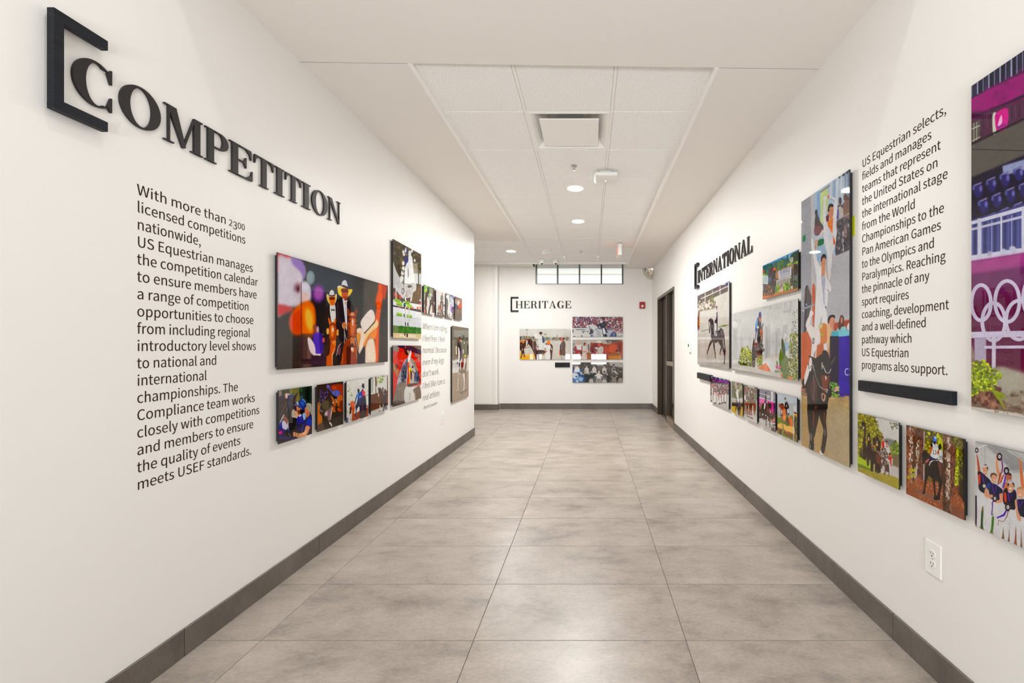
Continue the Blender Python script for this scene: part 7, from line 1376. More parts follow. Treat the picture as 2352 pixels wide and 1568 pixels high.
def stone_tile(name, dark, mid, light, rough=0.33):
    """cloudy grey-brown porcelain; every tile has its own cut of the pattern"""
    m = bpy.data.materials.new(name)
    m.use_nodes = True
    nt = m.node_tree
    L = nt.links
    b = nt.nodes['Principled BSDF']
    geo = nt.nodes.new('ShaderNodeNewGeometry')
    oi = nt.nodes.new('ShaderNodeObjectInfo')
    mul = nt.nodes.new('ShaderNodeVectorMath'); mul.operation = 'SCALE'
    mul.inputs[0].default_value = (37.0, 91.0, 13.0)
    L.new(oi.outputs['Random'], mul.inputs['Scale'])
    add = nt.nodes.new('ShaderNodeVectorMath'); add.operation = 'ADD'
    L.new(geo.outputs['Position'], add.inputs[0]); L.new(mul.outputs[0], add.inputs[1])
    mp = nt.nodes.new('ShaderNodeMapping'); mp.inputs['Scale'].default_value = (1.0, 1.7, 1.0)
    L.new(add.outputs[0], mp.inputs[0])
    n1 = nt.nodes.new('ShaderNodeTexNoise'); n1.inputs['Scale'].default_value = 2.9; n1.inputs['Detail'].default_value = 9; n1.inputs['Roughness'].default_value = 0.68; n1.inputs['Distortion'].default_value = 0.15
    n2 = nt.nodes.new('ShaderNodeTexNoise'); n2.inputs['Scale'].default_value = 55; n2.inputs['Detail'].default_value = 5
    L.new(mp.outputs[0], n1.inputs['Vector']); L.new(mp.outputs[0], n2.inputs['Vector'])
    cr = nt.nodes.new('ShaderNodeValToRGB')
    e = cr.color_ramp.elements
    e[0].position = 0.26; e[0].color = dark
    e[1].position = 0.74; e[1].color = light
    k = e.new(0.47); k.color = mid
    L.new(n1.outputs['Fac'], cr.inputs[0])
    mx = nt.nodes.new('ShaderNodeMix'); mx.data_type = 'RGBA'; mx.blend_type = 'OVERLAY'; mx.inputs[0].default_value = 0.24
    L.new(cr.outputs[0], mx.inputs[6]); L.new(n2.outputs['Fac'], mx.inputs[7])
    L.new(mx.outputs[2], b.inputs['Base Color'])
    b.inputs['Roughness'].default_value = rough
    b.inputs['Specular IOR Level'].default_value = 0.6
    bp = nt.nodes.new('ShaderNodeBump'); bp.inputs['Strength'].default_value = 0.08; bp.inputs['Distance'].default_value = 0.001
    L.new(n2.outputs['Fac'], bp.inputs['Height']); L.new(bp.outputs[0], b.inputs['Normal'])
    return m
M['tile'] = stone_tile('floor_porcelain', rgb(126, 116, 107), rgb(166, 155, 144), rgb(190, 179, 169), 0.34)
M['base'] = stone_tile('baseboard_porcelain', rgb(78, 71, 65), rgb(97, 89, 82), rgb(112, 104, 96), 0.4)

def acoustic():
    m = bpy.data.materials.new('acoustic_tile')
    m.use_nodes = True
    nt = m.node_tree
    L = nt.links
    b = nt.nodes['Principled BSDF']
    geo = nt.nodes.new('ShaderNodeNewGeometry')
    mp = nt.nodes.new('ShaderNodeMapping'); mp.inputs['Scale'].default_value = (1.0, 1.5, 1.0)
    n = nt.nodes.new('ShaderNodeTexNoise'); n.inputs['Scale'].default_value = 130; n.inputs['Detail'].default_value = 4; n.inputs['Roughness'].default_value = 0.7
    L.new(geo.outputs['Position'], mp.inputs[0]); L.new(mp.outputs[0], n.inputs['Vector'])
    cr = nt.nodes.new('ShaderNodeValToRGB')
    e = cr.color_ramp.elements
    e[0].position = 0.33; e[0].color = rgb(218, 214, 208)
    e[1].position = 0.52; e[1].color = rgb(252, 250, 247)
    L.new(n.outputs['Fac'], cr.inputs[0]); L.new(cr.outputs[0], b.inputs['Base Color'])
    bp = nt.nodes.new('ShaderNodeBump'); bp.inputs['Strength'].default_value = 0.5; bp.inputs['Distance'].default_value = 0.002
    L.new(n.outputs['Fac'], bp.inputs['Height']); L.new(bp.outputs[0], b.inputs['Normal'])
    b.inputs['Roughness'].default_value = 0.9
    return m
M['acoustic'] = acoustic()

def struct(name, bm, m, parent=None, **p):
    o = obj(name, bm, m, parent)
    if parent is None:
        o['kind'] = 'structure'
    for k, v in p.items():
        o[k] = v
    return o

# ================================================================ floor
bm = bmesh.new()
bm_box(bm, -4.3, 1.6, -1.6, 9.4, -0.12, -0.004)
floor = struct('floor', bm, M['grout'])
TX = [-4.15, -3.237, -2.323, -1.41, -0.4965, 0.4165, 1.330]
TY0, TD = 1.928, 0.4572
tile_mesh = {}
def floor_tile(x0, x1, y0, y1):
    g = 0.0013
    key = (round(x1 - x0, 3), round(y1 - y0, 3))
    if key not in tile_mesh:
        b = bmesh.new()
        w, d = (x1 - x0) / 2 - g, (y1 - y0) / 2 - g
        c = 0.0012
        lo = [b.verts.new((sx * w, sy * d, -0.008)) for sx, sy in ((-1, -1), (1, -1), (1, 1), (-1, 1))]
        mi = [b.verts.new((sx * w, sy * d, -c)) for sx, sy in ((-1, -1), (1, -1), (1, 1), (-1, 1))]
        up = [b.verts.new((sx * (w - c), sy * (d - c), 0)) for sx, sy in ((-1, -1), (1, -1), (1, 1), (-1, 1))]
        b.faces.new(up)
        for a, e in ((lo, mi), (mi, up)):
            for i in range(4):
                b.faces.new((a[i], a[(i + 1) % 4], e[(i + 1) % 4], e[i]))
        me = bpy.data.meshes.new('tile')
        b.to_mesh(me); b.free()
        me.materials.append(M['tile'])
        tile_mesh[key] = me
    o = bpy.data.objects.new('tile', tile_mesh[key])
    o.location = ((x0 + x1) / 2, (y0 + y1) / 2, 0)
    COL.objects.link(o)
    o.parent = floor
ys = [TY0 + TD * k for k in range(-7, 17)]
ys = [y for y in ys if y < 9.14] + [9.16]
for i in range(len(ys) - 1):
    y0, y1 = ys[i], ys[i + 1]
    if y1 - y0 < 0.02:
        continue
    for j in range(len(TX) - 1):
        x0, x1 = TX[j], TX[j + 1]
        if y1 < 6.35 and x1 < -1.66:
            continue
        if x0 < -1.70 < x1 + 9 and y1 < 6.35 and x0 < -1.68:
            x0 = -1.675
        if x1 - x0 > 0.03:
            floor_tile(x0, x1, y0, y1)

# ================================================================ walls
WT = 0.16
bm = bmesh.new()
def lx(y): return -XL + AL * y
def rx(y): return XR + AR * y
LE = 6.395
bm_hex(bm, [(lx(1.75) - WT, 1.75, 0), (lx(1.75), 1.75, 0), (lx(LE), LE, 0), (lx(LE) - WT, LE, 0)],
       [(lx(1.75) - WT, 1.75, 3.3), (lx(1.75), 1.75, 3.3), (lx(LE), LE, 3.3), (lx(LE) - WT, LE, 3.3)])
bm_hex(bm, [(lx(-1.5) - WT, -1.5, 0), (lx(-1.5), -1.5, 0), (lx(1.75), 1.75, 0), (lx(1.75) - WT, 1.75, 0)],
       [(lx(-1.5) - WT, -1.5, 4.6), (lx(-1.5), -1.5, 4.6), (lx(1.75), 1.75, 4.6), (lx(1.75) - WT, 1.75, 4.6)])
struct('wall_left', bm, M['wall'])

DY0, DY1, DZ = 6.83, 8.46, 2.19      # door opening in the right wall
bm = bmesh.new()
def rblock(b, y0, y1, z0, z1):
    bm_hex(b, [(rx(y0), y0, z0), (rx(y0) + WT, y0, z0), (rx(y1) + WT, y1, z0), (rx(y1), y1, z0)],
           [(rx(y0), y0, z1), (rx(y0) + WT, y0, z1), (rx(y1) + WT, y1, z1), (rx(y1), y1, z1)])
rblock(bm, -1.5, 1.75, 0, 4.6)
rblock(bm, 1.75, DY0, 0, 3.3)
rblock(bm, DY0, DY1, DZ, 3.3)
rblock(bm, DY1, 9.15, 0, 3.3)
struct('wall_right', bm, M['wall'])

WX0, WX1, WZ0, WZ1 = -1.093, 0.702, 2.54, 3.12
bm = bmesh.new()
bm_box(bm, -4.2, 1.6, 9.15, 9.35, 0, WZ0)
bm_box(bm, -4.2, WX0, 9.15, 9.35, WZ0, 3.3)
bm_box(bm, WX1, 1.6, 9.15, 9.35, WZ0, 3.3)
bm_box(bm, WX0, WX1, 9.15, 9.35, WZ1, 3.3)
struct('wall_far', bm, M['wall'])
bm = bmesh.new()
bm_box(bm, -4.2, lx(6.4) - WT, 6.235, LE, 0, 3.3)
bm_box(bm, -4.2, -4.05, LE, 9.15, 0, 3.3)
struct('wall_side', bm, M['wall'])

# boxed column in the far corner with a metal corner guard
bm = bmesh.new()
bm_box(bm, -4.05, -1.83, 9.0, 9.15, 0, 2.93)
colm = struct('wall_column', bm, M['wall'])
bm = bmesh.new()
bm_box(bm, -2.28, -1.965, 8.994, 9.0, 0.13, 2.90)
struct('access_panel', bm, M['white_metal'], colm)
bm = bmesh.new()
bm_box(bm, -1.885, -1.826, 8.994, 9.001, 0.1135, 2.91)
bm_box(bm, -1.831, -1.825, 8.994, 9.06, 0.1135, 2.91)
struct('corner_guard', bm, M['trim_white'], colm)

# ---------------------------------------------------------------- baseboards: tile strips
def baseboard(name, pts, joints, wall):
    """pts: (u0, u1) run in wall coordinates"""
    root = bpy.data.objects.new(name, None)
    COL.objects.link(root)
    root['kind'] = 'structure'
    edges = [pts[0]] + [j for j in joints if pts[0] + 0.02 < j < pts[1] - 0.02] + [pts[1]]
    for a, b_ in zip(edges[:-1], edges[1:]):
        w = b_ - a
        b = bmesh.new()
        bm_bevelbox(b, 0.0012, w - 0.0012, 0.0, 0.1125, 0.0, 0.0095, 0.0012, 1)
        o = obj('tile', b, M['base'], root)
        if wall == 'L':
            o.matrix_world = frame('L', a, 0)
        elif wall == 'R':
            o.matrix_world = frame('R', b_, 0)
        elif wall == 'F':
            o.matrix_world = frame('F', a, 0)
        elif wall == 'C':
            m = frame('F', a, 0); m.translation = Vector((a, 9.0, 0)); o.matrix_world = m
    b = bmesh.new()
    bm_box(b, 0, pts[1] - pts[0], 0.0, 0.110, 0.0, 0.005)
    o = obj('grout', b, M['grout'], root)
    if wall == 'C':
        m = frame('F', pts[0], 0); m.translation = Vector((pts[0], 9.0, 0)); o.matrix_world = m
    else:
        o.matrix_world = frame(wall, pts[1] if wall == 'R' else pts[0], 0)
    return root
jl = [1.827 + 0.9115 * k for k in range(-4, 9)]
jr = [1.932 + 0.902 * k for k in range(-4, 9)]
baseboard('baseboard_left', (-1.4, LE), jl, 'L')
baseboard('baseboard_right', (-1.4, DY0 - 0.01), jr, 'R')
baseboard('baseboard_right', (DY1 + 0.01, 9.14), [], 'R')
baseboard('baseboard_far', (-1.815, 1.28), [-1.41, -0.4965, 0.4165], 'F')
baseboard('baseboard_column', (-4.0, -1.82), [-3.237, -2.323], 'C')
bm = bmesh.new()
bm_box(bm, -1.83, -1.8205, 8.991, 9.14, 0, 0.1125)
struct('baseboard_column', bm, M['base'])
bm = bmesh.new()
bm_box(bm, lx(LE) - WT, lx(LE) + 0.0095, LE, LE + 0.0095, 0, 0.1125)
struct('baseboard_side', bm, M['base'])

# ================================================================ ceiling
ZT = EYE + 1.647                      # face of the acoustic tiles
def zs(x): return EYE + 1.610 - 0.0137 * x     # drywall soffit, a little out of level
SY0, SY1, CY1 = 2.563, 6.87, 8.70
GX0, GX1 = -1.025, 0.731
bm = bmesh.new()
def sblock(x0, x1, y0, y1, dz=0.0, top=3.05):
    bm_hex(bm, [(x0, y0, zs(x0) + dz), (x1, y0, zs(x1) + dz), (x1, y1, zs(x1) + dz), (x0, y1, zs(x0) + dz)],
           [(x0, y0, top), (x1, y0, top), (x1, y1, top), (x0, y1, top)])
sblock(-1.80, 1.48, 1.75, SY0, -0.003, 3.3)           # header towards the lobby
sblock(-1.80, GX0, SY0 + 0.010, SY1)                  # left soffit
sblock(GX1, 1.48, SY0 + 0.010, 9.15)                  # right soffit
sblock(-4.05, WX0 - 0.02, CY1, 9.15)                  # soffit before the far wall
bm_box(bm, WX0 - 0.02, GX1, CY1, CY1 + 0.03, zs(0) - 0.0, 3.3)
bm_box(bm, WX0 - 0.02, GX1, CY1, 9.15, 3.13, 3.3)      # lid of the pocket over the window
bm_box(bm, WX0 - 0.05, WX0 - 0.02, CY1, 9.15, zs(-1.1), 3.3)
bm_box(bm, -4.2, 1.5, 1.75, 9.35, 3.3, 3.4)           # deck above
bm_box(bm, -4.05, -1.7, LE - 0.1, LE, 2.8, 3.3)
bm_box(bm, -1.85, 1.55, 1.70, 1.75, 2.866, 4.7)       # front of the header in the lobby
bm_box(bm, -1.9, 1.6, -1.5, 1.75, 4.6, 4.7)           # lobby ceiling
ceiling = struct('ceiling', bm, M['ceil'])
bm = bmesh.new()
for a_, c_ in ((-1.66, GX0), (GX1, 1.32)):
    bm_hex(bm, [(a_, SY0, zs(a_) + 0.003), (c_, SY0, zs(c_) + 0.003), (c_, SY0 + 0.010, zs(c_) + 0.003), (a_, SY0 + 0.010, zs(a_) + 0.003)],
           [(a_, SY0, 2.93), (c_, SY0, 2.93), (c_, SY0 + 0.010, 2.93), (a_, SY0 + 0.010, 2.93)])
struct('reveal_shade', bm, M['grout'], ceiling)  # dark fill colour stands in for the shade inside the open joint

# acoustic tiles and the grid they lie in
GXs = [GX0, -0.447, 0.159, GX1]
ROWS = [3.130 + 0.6096 * k for k in range(-1, 10)]
rows = [SY0] + [r for r in ROWS if SY0 + 0.05 < r < CY1 - 0.05] + [CY1]
cut = 0.013
def ctile(x0, x1, y0, y1):
    b = bmesh.new()
    e = 0.010
    z = ZT
    x0 += cut; x1 -= cut; y0 += 0.011; y1 -= 0.011
    lo = [b.verts.new(p) for p in ((x0, y0, z), (x1, y0, z), (x1, y1, z), (x0, y1, z))]
    hi = [b.verts.new(p) for p in ((x0, y0, z + 0.006), (x1, y0, z + 0.006), (x1, y1, z + 0.006), (x0, y1, z + 0.006))]
    ou = [b.verts.new(p) for p in ((x0 - cut, y0 - 0.011, z + 0.006), (x1 + cut, y0 - 0.011, z + 0.006), (x1 + cut, y1 + 0.011, z + 0.006), (x0 - cut, y1 + 0.011, z + 0.006))]
    up = [b.verts.new((v.co.x, v.co.y, z + 0.02)) for v in ou]
    b.faces.new(lo)
    for a, c in ((lo, hi), (hi, ou), (ou, up)):
        for i in range(4):
            b.faces.new((a[i], a[(i + 1) % 4], c[(i + 1) % 4], c[i]))
    b.faces.new(up)
    obj('ceiling_tile', b, M['acoustic'], ceiling)
AXs = [-4.05, -3.48, -2.87, -2.265, -1.655, GX0]
for i in range(len(rows) - 1):
    for j in range(3):
        if j == 1 and abs((rows[i] + rows[i + 1]) / 2 - 3.435) < 0.1:
            continue                  # the air diffuser fills this bay
        ctile(GXs[j], GXs[j + 1], rows[i], rows[i + 1])
for i in range(len(rows) - 1):
    if rows[i + 1] > SY1 + 0.1:
        for j in range(5):
            ctile(AXs[j], AXs[j + 1], max(rows[i], SY1), rows[i + 1])
def tee(x0, x1, y0, y1, z0=None):
    b = bmesh.new()
    z0 = ZT + 0.0015 if z0 is None else z0
    bm_box(b, x0, x1, y0, y1, z0, ZT + 0.0058)
    if x1 - x0 > y1 - y0:
        bm_box(b, x0, x1, (y0 + y1) / 2 - 0.001, (y0 + y1) / 2 + 0.001, ZT + 0.0058, ZT + 0.03)
    else:
        bm_box(b, (x0 + x1) / 2 - 0.001, (x0 + x1) / 2 + 0.001, y0, y1, ZT + 0.0058, ZT + 0.03)
    obj('tee', b, M['trim_white'], ceiling)
for x in GXs[1:3]:
    tee(x - 0.0095, x + 0.0095, SY0, CY1)
tee(GX0 - 0.0095, GX0 + 0.0095, SY1, CY1)
for x in AXs[1:5]:
    tee(x - 0.0095, x + 0.0095, SY1, CY1)
for r in rows[1:-1]:
    tee(GX0, GX1, r - 0.0070, r + 0.0070, ZT + 0.0022)
    if r > SY1:
        tee(-4.05, GX0, r - 0.0070, r + 0.0070, ZT + 0.0022)
# angle trims round the openings
def angle(x0, x1, y0, y1, z0, z1):
    b = bmesh.new()
    bm_bevelbox(b, x0, x1, y0, y1, z0, z1, 0.001, 1)
    obj('edge_trim', b, M['trim_white'], ceiling)
angle(GX0 - 0.014, GX0 + 0.012, SY0 + 0.001, SY1, zs(GX0) - 0.003, ZT + 0.004)
angle(GX0 + 0.012, GX0 + 0.024, SY0 + 0.001, SY1, ZT - 0.004, ZT + 0.004)
angle(GX1 - 0.012, GX1 + 0.014, SY0 + 0.001, CY1, zs(GX1) - 0.004, ZT + 0.004)
angle(GX1 - 0.024, GX1 - 0.012, SY0 + 0.001, CY1, ZT - 0.004, ZT + 0.004)
angle(-4.05, GX1, CY1 - 0.022, CY1, 2.872, ZT + 0.004)
angle(-4.05, GX0, SY1, SY1 + 0.022, 2.90, ZT + 0.004)
for x in (GXs[1], GXs[2]):            # splice covers near the far end of the two runners
    b = bmesh.new()
    bm_bevelbox(b, x - 0.022, x + 0.022, 8.10, 8.42, ZT - 0.03, ZT + 0.002, 0.004, 2)
    obj('runner_cover', b, M['trim_white'], ceiling)

# ================================================================ clerestory window
bm = bmesh.new()
fr = 0.028
Yw = 9.20
bm_box(bm, WX0, WX0 + fr, Yw - 0.03, Yw + 0.05, WZ0, WZ1)
bm_box(bm, WX1 - fr, WX1, Yw - 0.03, Yw + 0.05, WZ0, WZ1)
bm_box(bm, WX0 + fr, WX1 - fr, Yw - 0.03, Yw + 0.05, WZ0, WZ0 + 0.02)
bm_box(bm, WX0 + fr, WX1 - fr, Yw - 0.03, Yw + 0.05, WZ1 - fr, WZ1)
win = struct('window_1', bm, M['gray_frame'])
pw = (WX1 - WX0) / 4
for k in (1, 2, 3):
    x = WX0 + pw * k
    b = bmesh.new()
    bm_bevelbox(b, x - 0.016, x + 0.016, Yw - 0.03, Yw + 0.05, WZ0 + 0.02, WZ1 - fr, 0.002, 1)
    obj('mullion', b, M['gray_frame'], win)
for k in range(4):
    b = bmesh.new()
    bm_box(b, WX0 + pw * k + (fr if k == 0 else 0.016), WX0 + pw * (k + 1) - (fr if k == 3 else 0.016), Yw + 0.005, Yw + 0.011, WZ0 + 0.02, WZ1 - fr)
    obj('pane', b, M['glass'], win)
b = bmesh.new()
bm_bevelbox(b, WX0 - 0.02, WX1 + 0.02, 9.135, 9.17, WZ0 - 0.022, WZ0, 0.003, 1)
obj('sill', b, M['trim_white'], win)
bm = bmesh.new()
bm_box(bm, -2.4, 2.0, 9.36, 10.12, 2.905, 3.0)
bm_box(bm, -2.4, 2.0, 10.08, 10.12, 2.875, 3.05)
struct('roof_overhang', bm, M['soffit_out'])

# ================================================================ door and sidelight in the right wall
door = bpy.data.objects.new('door_1', None)
COL.objects.link(door)
door['kind'] = 'structure'
W = DY1 - DY0
door.matrix_world = frame('R', DY1, 0)      # local x runs towards the camera
def dpart(name, x0, x1, y0, y1, z0, z1, m, bev=0.003, parent=None):
    b = bmesh.new()
    bm_bevelbox(b, x0, x1, y0, y1, z0, z1, bev, 1)
    o = obj(name, b, m, parent or door)
    return o
XM = DY1 - 7.50                        # mullion between door leaf and sidelight
FD = -0.15                             # frame depth into the wall
dpart('frame', 0.0, 0.05, 0, DZ, FD, 0.006, M['bronze'])
dpart('frame', W - 0.05, W, 0, DZ, FD, 0.006, M['bronze'])
dpart('frame', 0.05, W - 0.05, DZ - 0.05, DZ, FD, 0.006, M['bronze'])
dpart('mullion', XM - 0.025, XM + 0.025, 0, DZ - 0.05, FD, 0.006, M['bronze'])
leaf = dpart('door_leaf', 0.052, XM - 0.027, 0.008, DZ - 0.053, -0.125, -0.08, M['door'])
for (a0, a1) in ((0.05, 0.065), (XM - 0.04, XM - 0.025)):
    dpart('stop', a0, a1, 0, DZ - 0.05, -0.078, -0.06, M['bronze'])
b = bmesh.new()
bm_lathe(b, [(0.0, -0.075), (0.026, -0.075), (0.026, -0.066), (0.011, -0.064), (0.011, -0.035), (0.0, -0.035)], 20, c=(XM - 0.09, 1.0, 0))
bm_bevelbox(b, XM - 0.20, XM - 0.08, 0.99, 1.01, -0.045, -0.03, 0.004, 2)
obj('handle', b, M['chrome'], leaf)
for z in (0.25, 1.1, 1.95):
    dpart('hinge', 0.045, 0.06, z - 0.05, z + 0.05, -0.08, -0.07, M['bronze'], 0.002)
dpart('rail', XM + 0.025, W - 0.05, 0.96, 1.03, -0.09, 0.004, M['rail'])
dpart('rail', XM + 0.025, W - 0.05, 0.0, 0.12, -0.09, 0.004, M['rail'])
for (y0, y1) in ((0.12, 0.96), (1.03, DZ - 0.05)):
    dpart('pane', XM + 0.027, W - 0.052, y0, y1, -0.05, -0.044, M['dark_glass'], 0.001)
# unlit room behind
bm = bmesh.new()
x0, x1, y0, y1 = XR + 0.14, 3.2, DY0 - 0.6, DY1 + 0.6
bm_box(bm, x0 + 0.05, x1, y0, y0 + 0.05, 0, 2.6)
bm_box(bm, x0 + 0.05, x1, y1, y1 + 0.05, 0, 2.6)
bm_box(bm, x1, x1 + 0.05, y0, y1, 0, 2.6)
bm_box(bm, x0 + 0.05, x1, y0, y1, 2.6, 2.65)
bm_box(bm, x0 + 0.05, x1, y0, y1, -0.05, 0.0)
struct('wall_back_room', bm, M['dark_room'])

# ================================================================ ceiling fittings
def at(x, y, z): return Matrix.Translation((x, y, z))
dl_lab = ['round white recessed downlight in the ceiling, nearest, beside the flat white radio box',
          'round white recessed downlight in the ceiling grid, second along the corridor centre',
          'round white recessed downlight over the side passage, beyond the end of the left wall']
for (x, y), lb in zip(DOWNLIGHTS, dl_lab):
    t = thing('downlight', lb, 'light', at(x, y, ZT), 'recessed downlights')
    b = bmesh.new()
    bm_lathe(b, [(0.098, 0.0), (0.098, -0.004), (0.088, -0.006), (0.080, -0.003), (0.080, 0.0)], 40)
    obj('trim_ring', b, M['trim_white'], t)
    b = bmesh.new()
    bm_lathe(b, [(0.080, -0.002), (0.05, -0.0045), (0.0, -0.005)], 40)
    obj('lens', b, M['lens'], t)

# air diffuser
t = thing('air_diffuser', 'square white air diffuser with a hanging flat plate in the ceiling grid', 'vent', at(-0.144, 3.435, ZT))
hx, hy = 0.293, 0.295
b = bmesh.new()
def pyr(b, h0, z0, h1, z1):
    a = [b.verts.new((sx * h0, sy * h0, z0)) for sx, sy in ((-1, -1), (1, -1), (1, 1), (-1, 1))]
    c = [b.verts.new((sx * h1, sy * h1, z1)) for sx, sy in ((-1, -1), (1, -1), (1, 1), (-1, 1))]
    for i in range(4):
        b.faces.new((a[i], a[(i + 1) % 4], c[(i + 1) % 4], c[i]))
pyr(b, 0.293, -0.002, 0.275, -0.004)
pyr(b, 0.275, -0.004, 0.245, 0.02)
pyr(b, 0.245, 0.02, 0.17, 0.10)
pyr(b, 0.293, -0.002, 0.293, 0.02)
obj('cone', b, M['white_metal'], t)
b = bmesh.new()
bm_lathe(b, [(0.17 * 1.42, 0.10), (0.12, 0.10), (0.12, 0.2), (0.0, 0.2)], 32)
obj('neck', b, M['white_metal'], t)
b = bmesh.new()
bm_bevelbox(b, -0.215, 0.215, -0.215, 0.215, -0.012, -0.004, 0.002, 1)
obj('plaque', b, M['white_metal'], t)
for sx in (-1, 1):
    for sy in (-1, 1):
        b = bmesh.new()
        bm_box(b, sx * 0.15 - 0.006, sx * 0.15 + 0.006, sy * 0.15 - 0.002, sy * 0.15 + 0.002, -0.004, 0.105)
        obj('hanger', b, M['chrome'], t)

# sprinklers
def sprinkler(x, y, lb):
    t = thing('sprinkler', lb, 'sprinkler', at(x, y, ZT), 'ceiling sprinklers')
    b = bmesh.new()
    bm_lathe(b, [(0.034, 0.0), (0.034, -0.003), (0.024, -0.009), (0.012, -0.004), (0.012, -0.012), (0.0, -0.012)], 28)
    obj('escutcheon', b, M['chrome'], t)
    b = bmesh.new()
    bm_lathe(b, [(0.0, -0.012), (0.007, -0.012), (0.007, -0.022), (0.003, -0.024), (0.003, -0.04), (0.0, -0.04)], 14)
    for s in (-1, 1):
        bm_box(b, s * 0.010 - 0.0015, s * 0.010 + 0.0015, -0.002, 0.002, -0.040, -0.012)
    obj('frame', b, M['chrome'], t)
    b = bmesh.new()
    bm_lathe(b, [(0.0, -0.042), (0.016, -0.042), (0.016, -0.040), (0.0, -0.040)], 18)
    obj('deflector', b, M['chrome'], t)
sprinkler(-0.138, 4.07, 'chrome sprinkler head in the ceiling just beyond the air diffuser')
sprinkler(-0.145, 7.70, 'small chrome sprinkler head in the ceiling close to the far window')

# radio box
t = thing('wireless_access_point', 'flat square white wireless box hanging under a ceiling runner', 'access point', at(0.158, 4.25, ZT))
b = bmesh.new()
bm_bevelbox(b, -0.108, 0.108, -0.113, 0.113, -0.062, -0.022, 0.022, 4)
for f in b.faces: f.smooth = True
obj('body', b, M['white_plastic'], t)
b = bmesh.new()
bm_box(b, -0.05, 0.05, -0.06, 0.06, -0.022, 0.0015)
obj('bracket', b, M['white_metal'], t)
b = bmesh.new()
bm_lathe(b, [(0.0, -0.0635), (0.006, -0.063), (0.007, -0.0615)], 14, c=(0, 0.03, 0))
obj('status_light', b, M['led'], t)

# exit sign
t = thing('exit_sign', 'white box exit sign with red letters hanging edge-on from the ceiling', 'sign', at(0.485, 7.20, ZT))
b = bmesh.new()
bm_bevelbox(b, -0.028, 0.028, -0.17, 0.17, -0.20, -0.022, 0.005, 2)
obj('body', b, M['white_plastic'], t)
b = bmesh.new()
bm_bevelbox(b, -0.05, 0.05, -0.06, 0.06, -0.022, 0.0, 0.004, 2)
obj('canopy', b, M['white_plastic'], t)
for side in (-1, 1):
    g, tot = None, 0
    bb = bmesh.new()
    xx = -0.115
    for ch, w in (('E', 0.05), ('X', 0.052), ('I', 0.018), ('T', 0.05)):
        s_ = 0.10
        if ch == 'E':
            P = [R4(0, 0, .012, s_), R4(0, 0, .046, .014), R4(0, s_ - .014, .046, s_), R4(0, .043, .04, .057)]
        elif ch == 'X':
            P = [[(0, 0), (.014, 0), (.05, s_), (.036, s_)], [(.036, 0), (.05, 0), (.014, s_), (0, s_)]]
        elif ch == 'I':
            P = [R4(0, 0, .013, s_)]
        else:
            P = [R4(0, s_ - .014, .05, s_), R4(.0185, 0, .0315, s_ - .014)]
        for q in P:
            add_shape(bb, q, [], -0.0003, 0.0006, lambda p, xx=xx: (p[0] + xx, p[1]))
        xx += w + 0.018
    o = obj('lettering', bb, M['exit_red'], t, clean=False)
    rot = Matrix(((0, 0, side), (-side if side > 0 else 1, 0, 0), (0, 1, 0)))
    ux = Vector((0, 1, 0)) if side > 0 else Vector((0, -1, 0))
    uz = Vector((side, 0, 0))
    mm = Matrix((ux, Vector((0, 0, 1)), ux.cross(Vector((0, 0, 1))))).transposed().to_4x4()
    mm.translation = Vector((side * 0.0284, 0, -0.155))
    o.matrix_local = mm

# smoke detector and small dome cameras
t = thing('smoke_detector', 'flat round white smoke detector in the ceiling near the far end', 'detector', at(-0.75, 7.70, ZT))
b = bmesh.new()
bm_lathe(b, [(0.09, 0.0), (0.09, -0.012), (0.075, -0.022), (0.05, -0.024)], 36)
obj('base', b, M['white_plastic'], t)
b = bmesh.new()
bm_lathe(b, [(0.05, -0.022), (0.05, -0.036), (0.035, -0.042), (0.0, -0.043)], 28)
obj('chamber', b, M['white_plastic'], t)
for x, lb in ((-0.885, 'small white dome camera under the far ceiling edge, left one of the pair'),
              (-0.627, 'small white dome camera under the far ceiling edge, right one of the pair')):
    t = thing('dome_camera', lb, 'camera', at(x, 8.45, ZT), 'dome cameras')
    b = bmesh.new()
    bm_lathe(b, [(0.052, 0.0), (0.055, -0.02), (0.055, -0.04), (0.048, -0.05), (0.036, -0.05)], 30)
    obj('base', b, M['white_plastic'], t)
    b = bmesh.new()
    bm_lathe(b, [(0.050, -0.042), (0.050, -0.058), (0.043, -0.078), (0.028, -0.092), (0.0, -0.098)], 30)
    obj('housing', b, M['white_plastic'], t)
    b = bmesh.new()
    bm_lathe(b, [(0.024 * math.cos(a), -0.024 * math.sin(a)) for a in [PI / 2 * i / 8 for i in range(9)]], 24)
    o = obj('lens_dome', b, M['dark_plastic'], t)
    o.location = (0, -0.022, -0.074)
    o.rotation_euler = (-0.5, 0, 0)

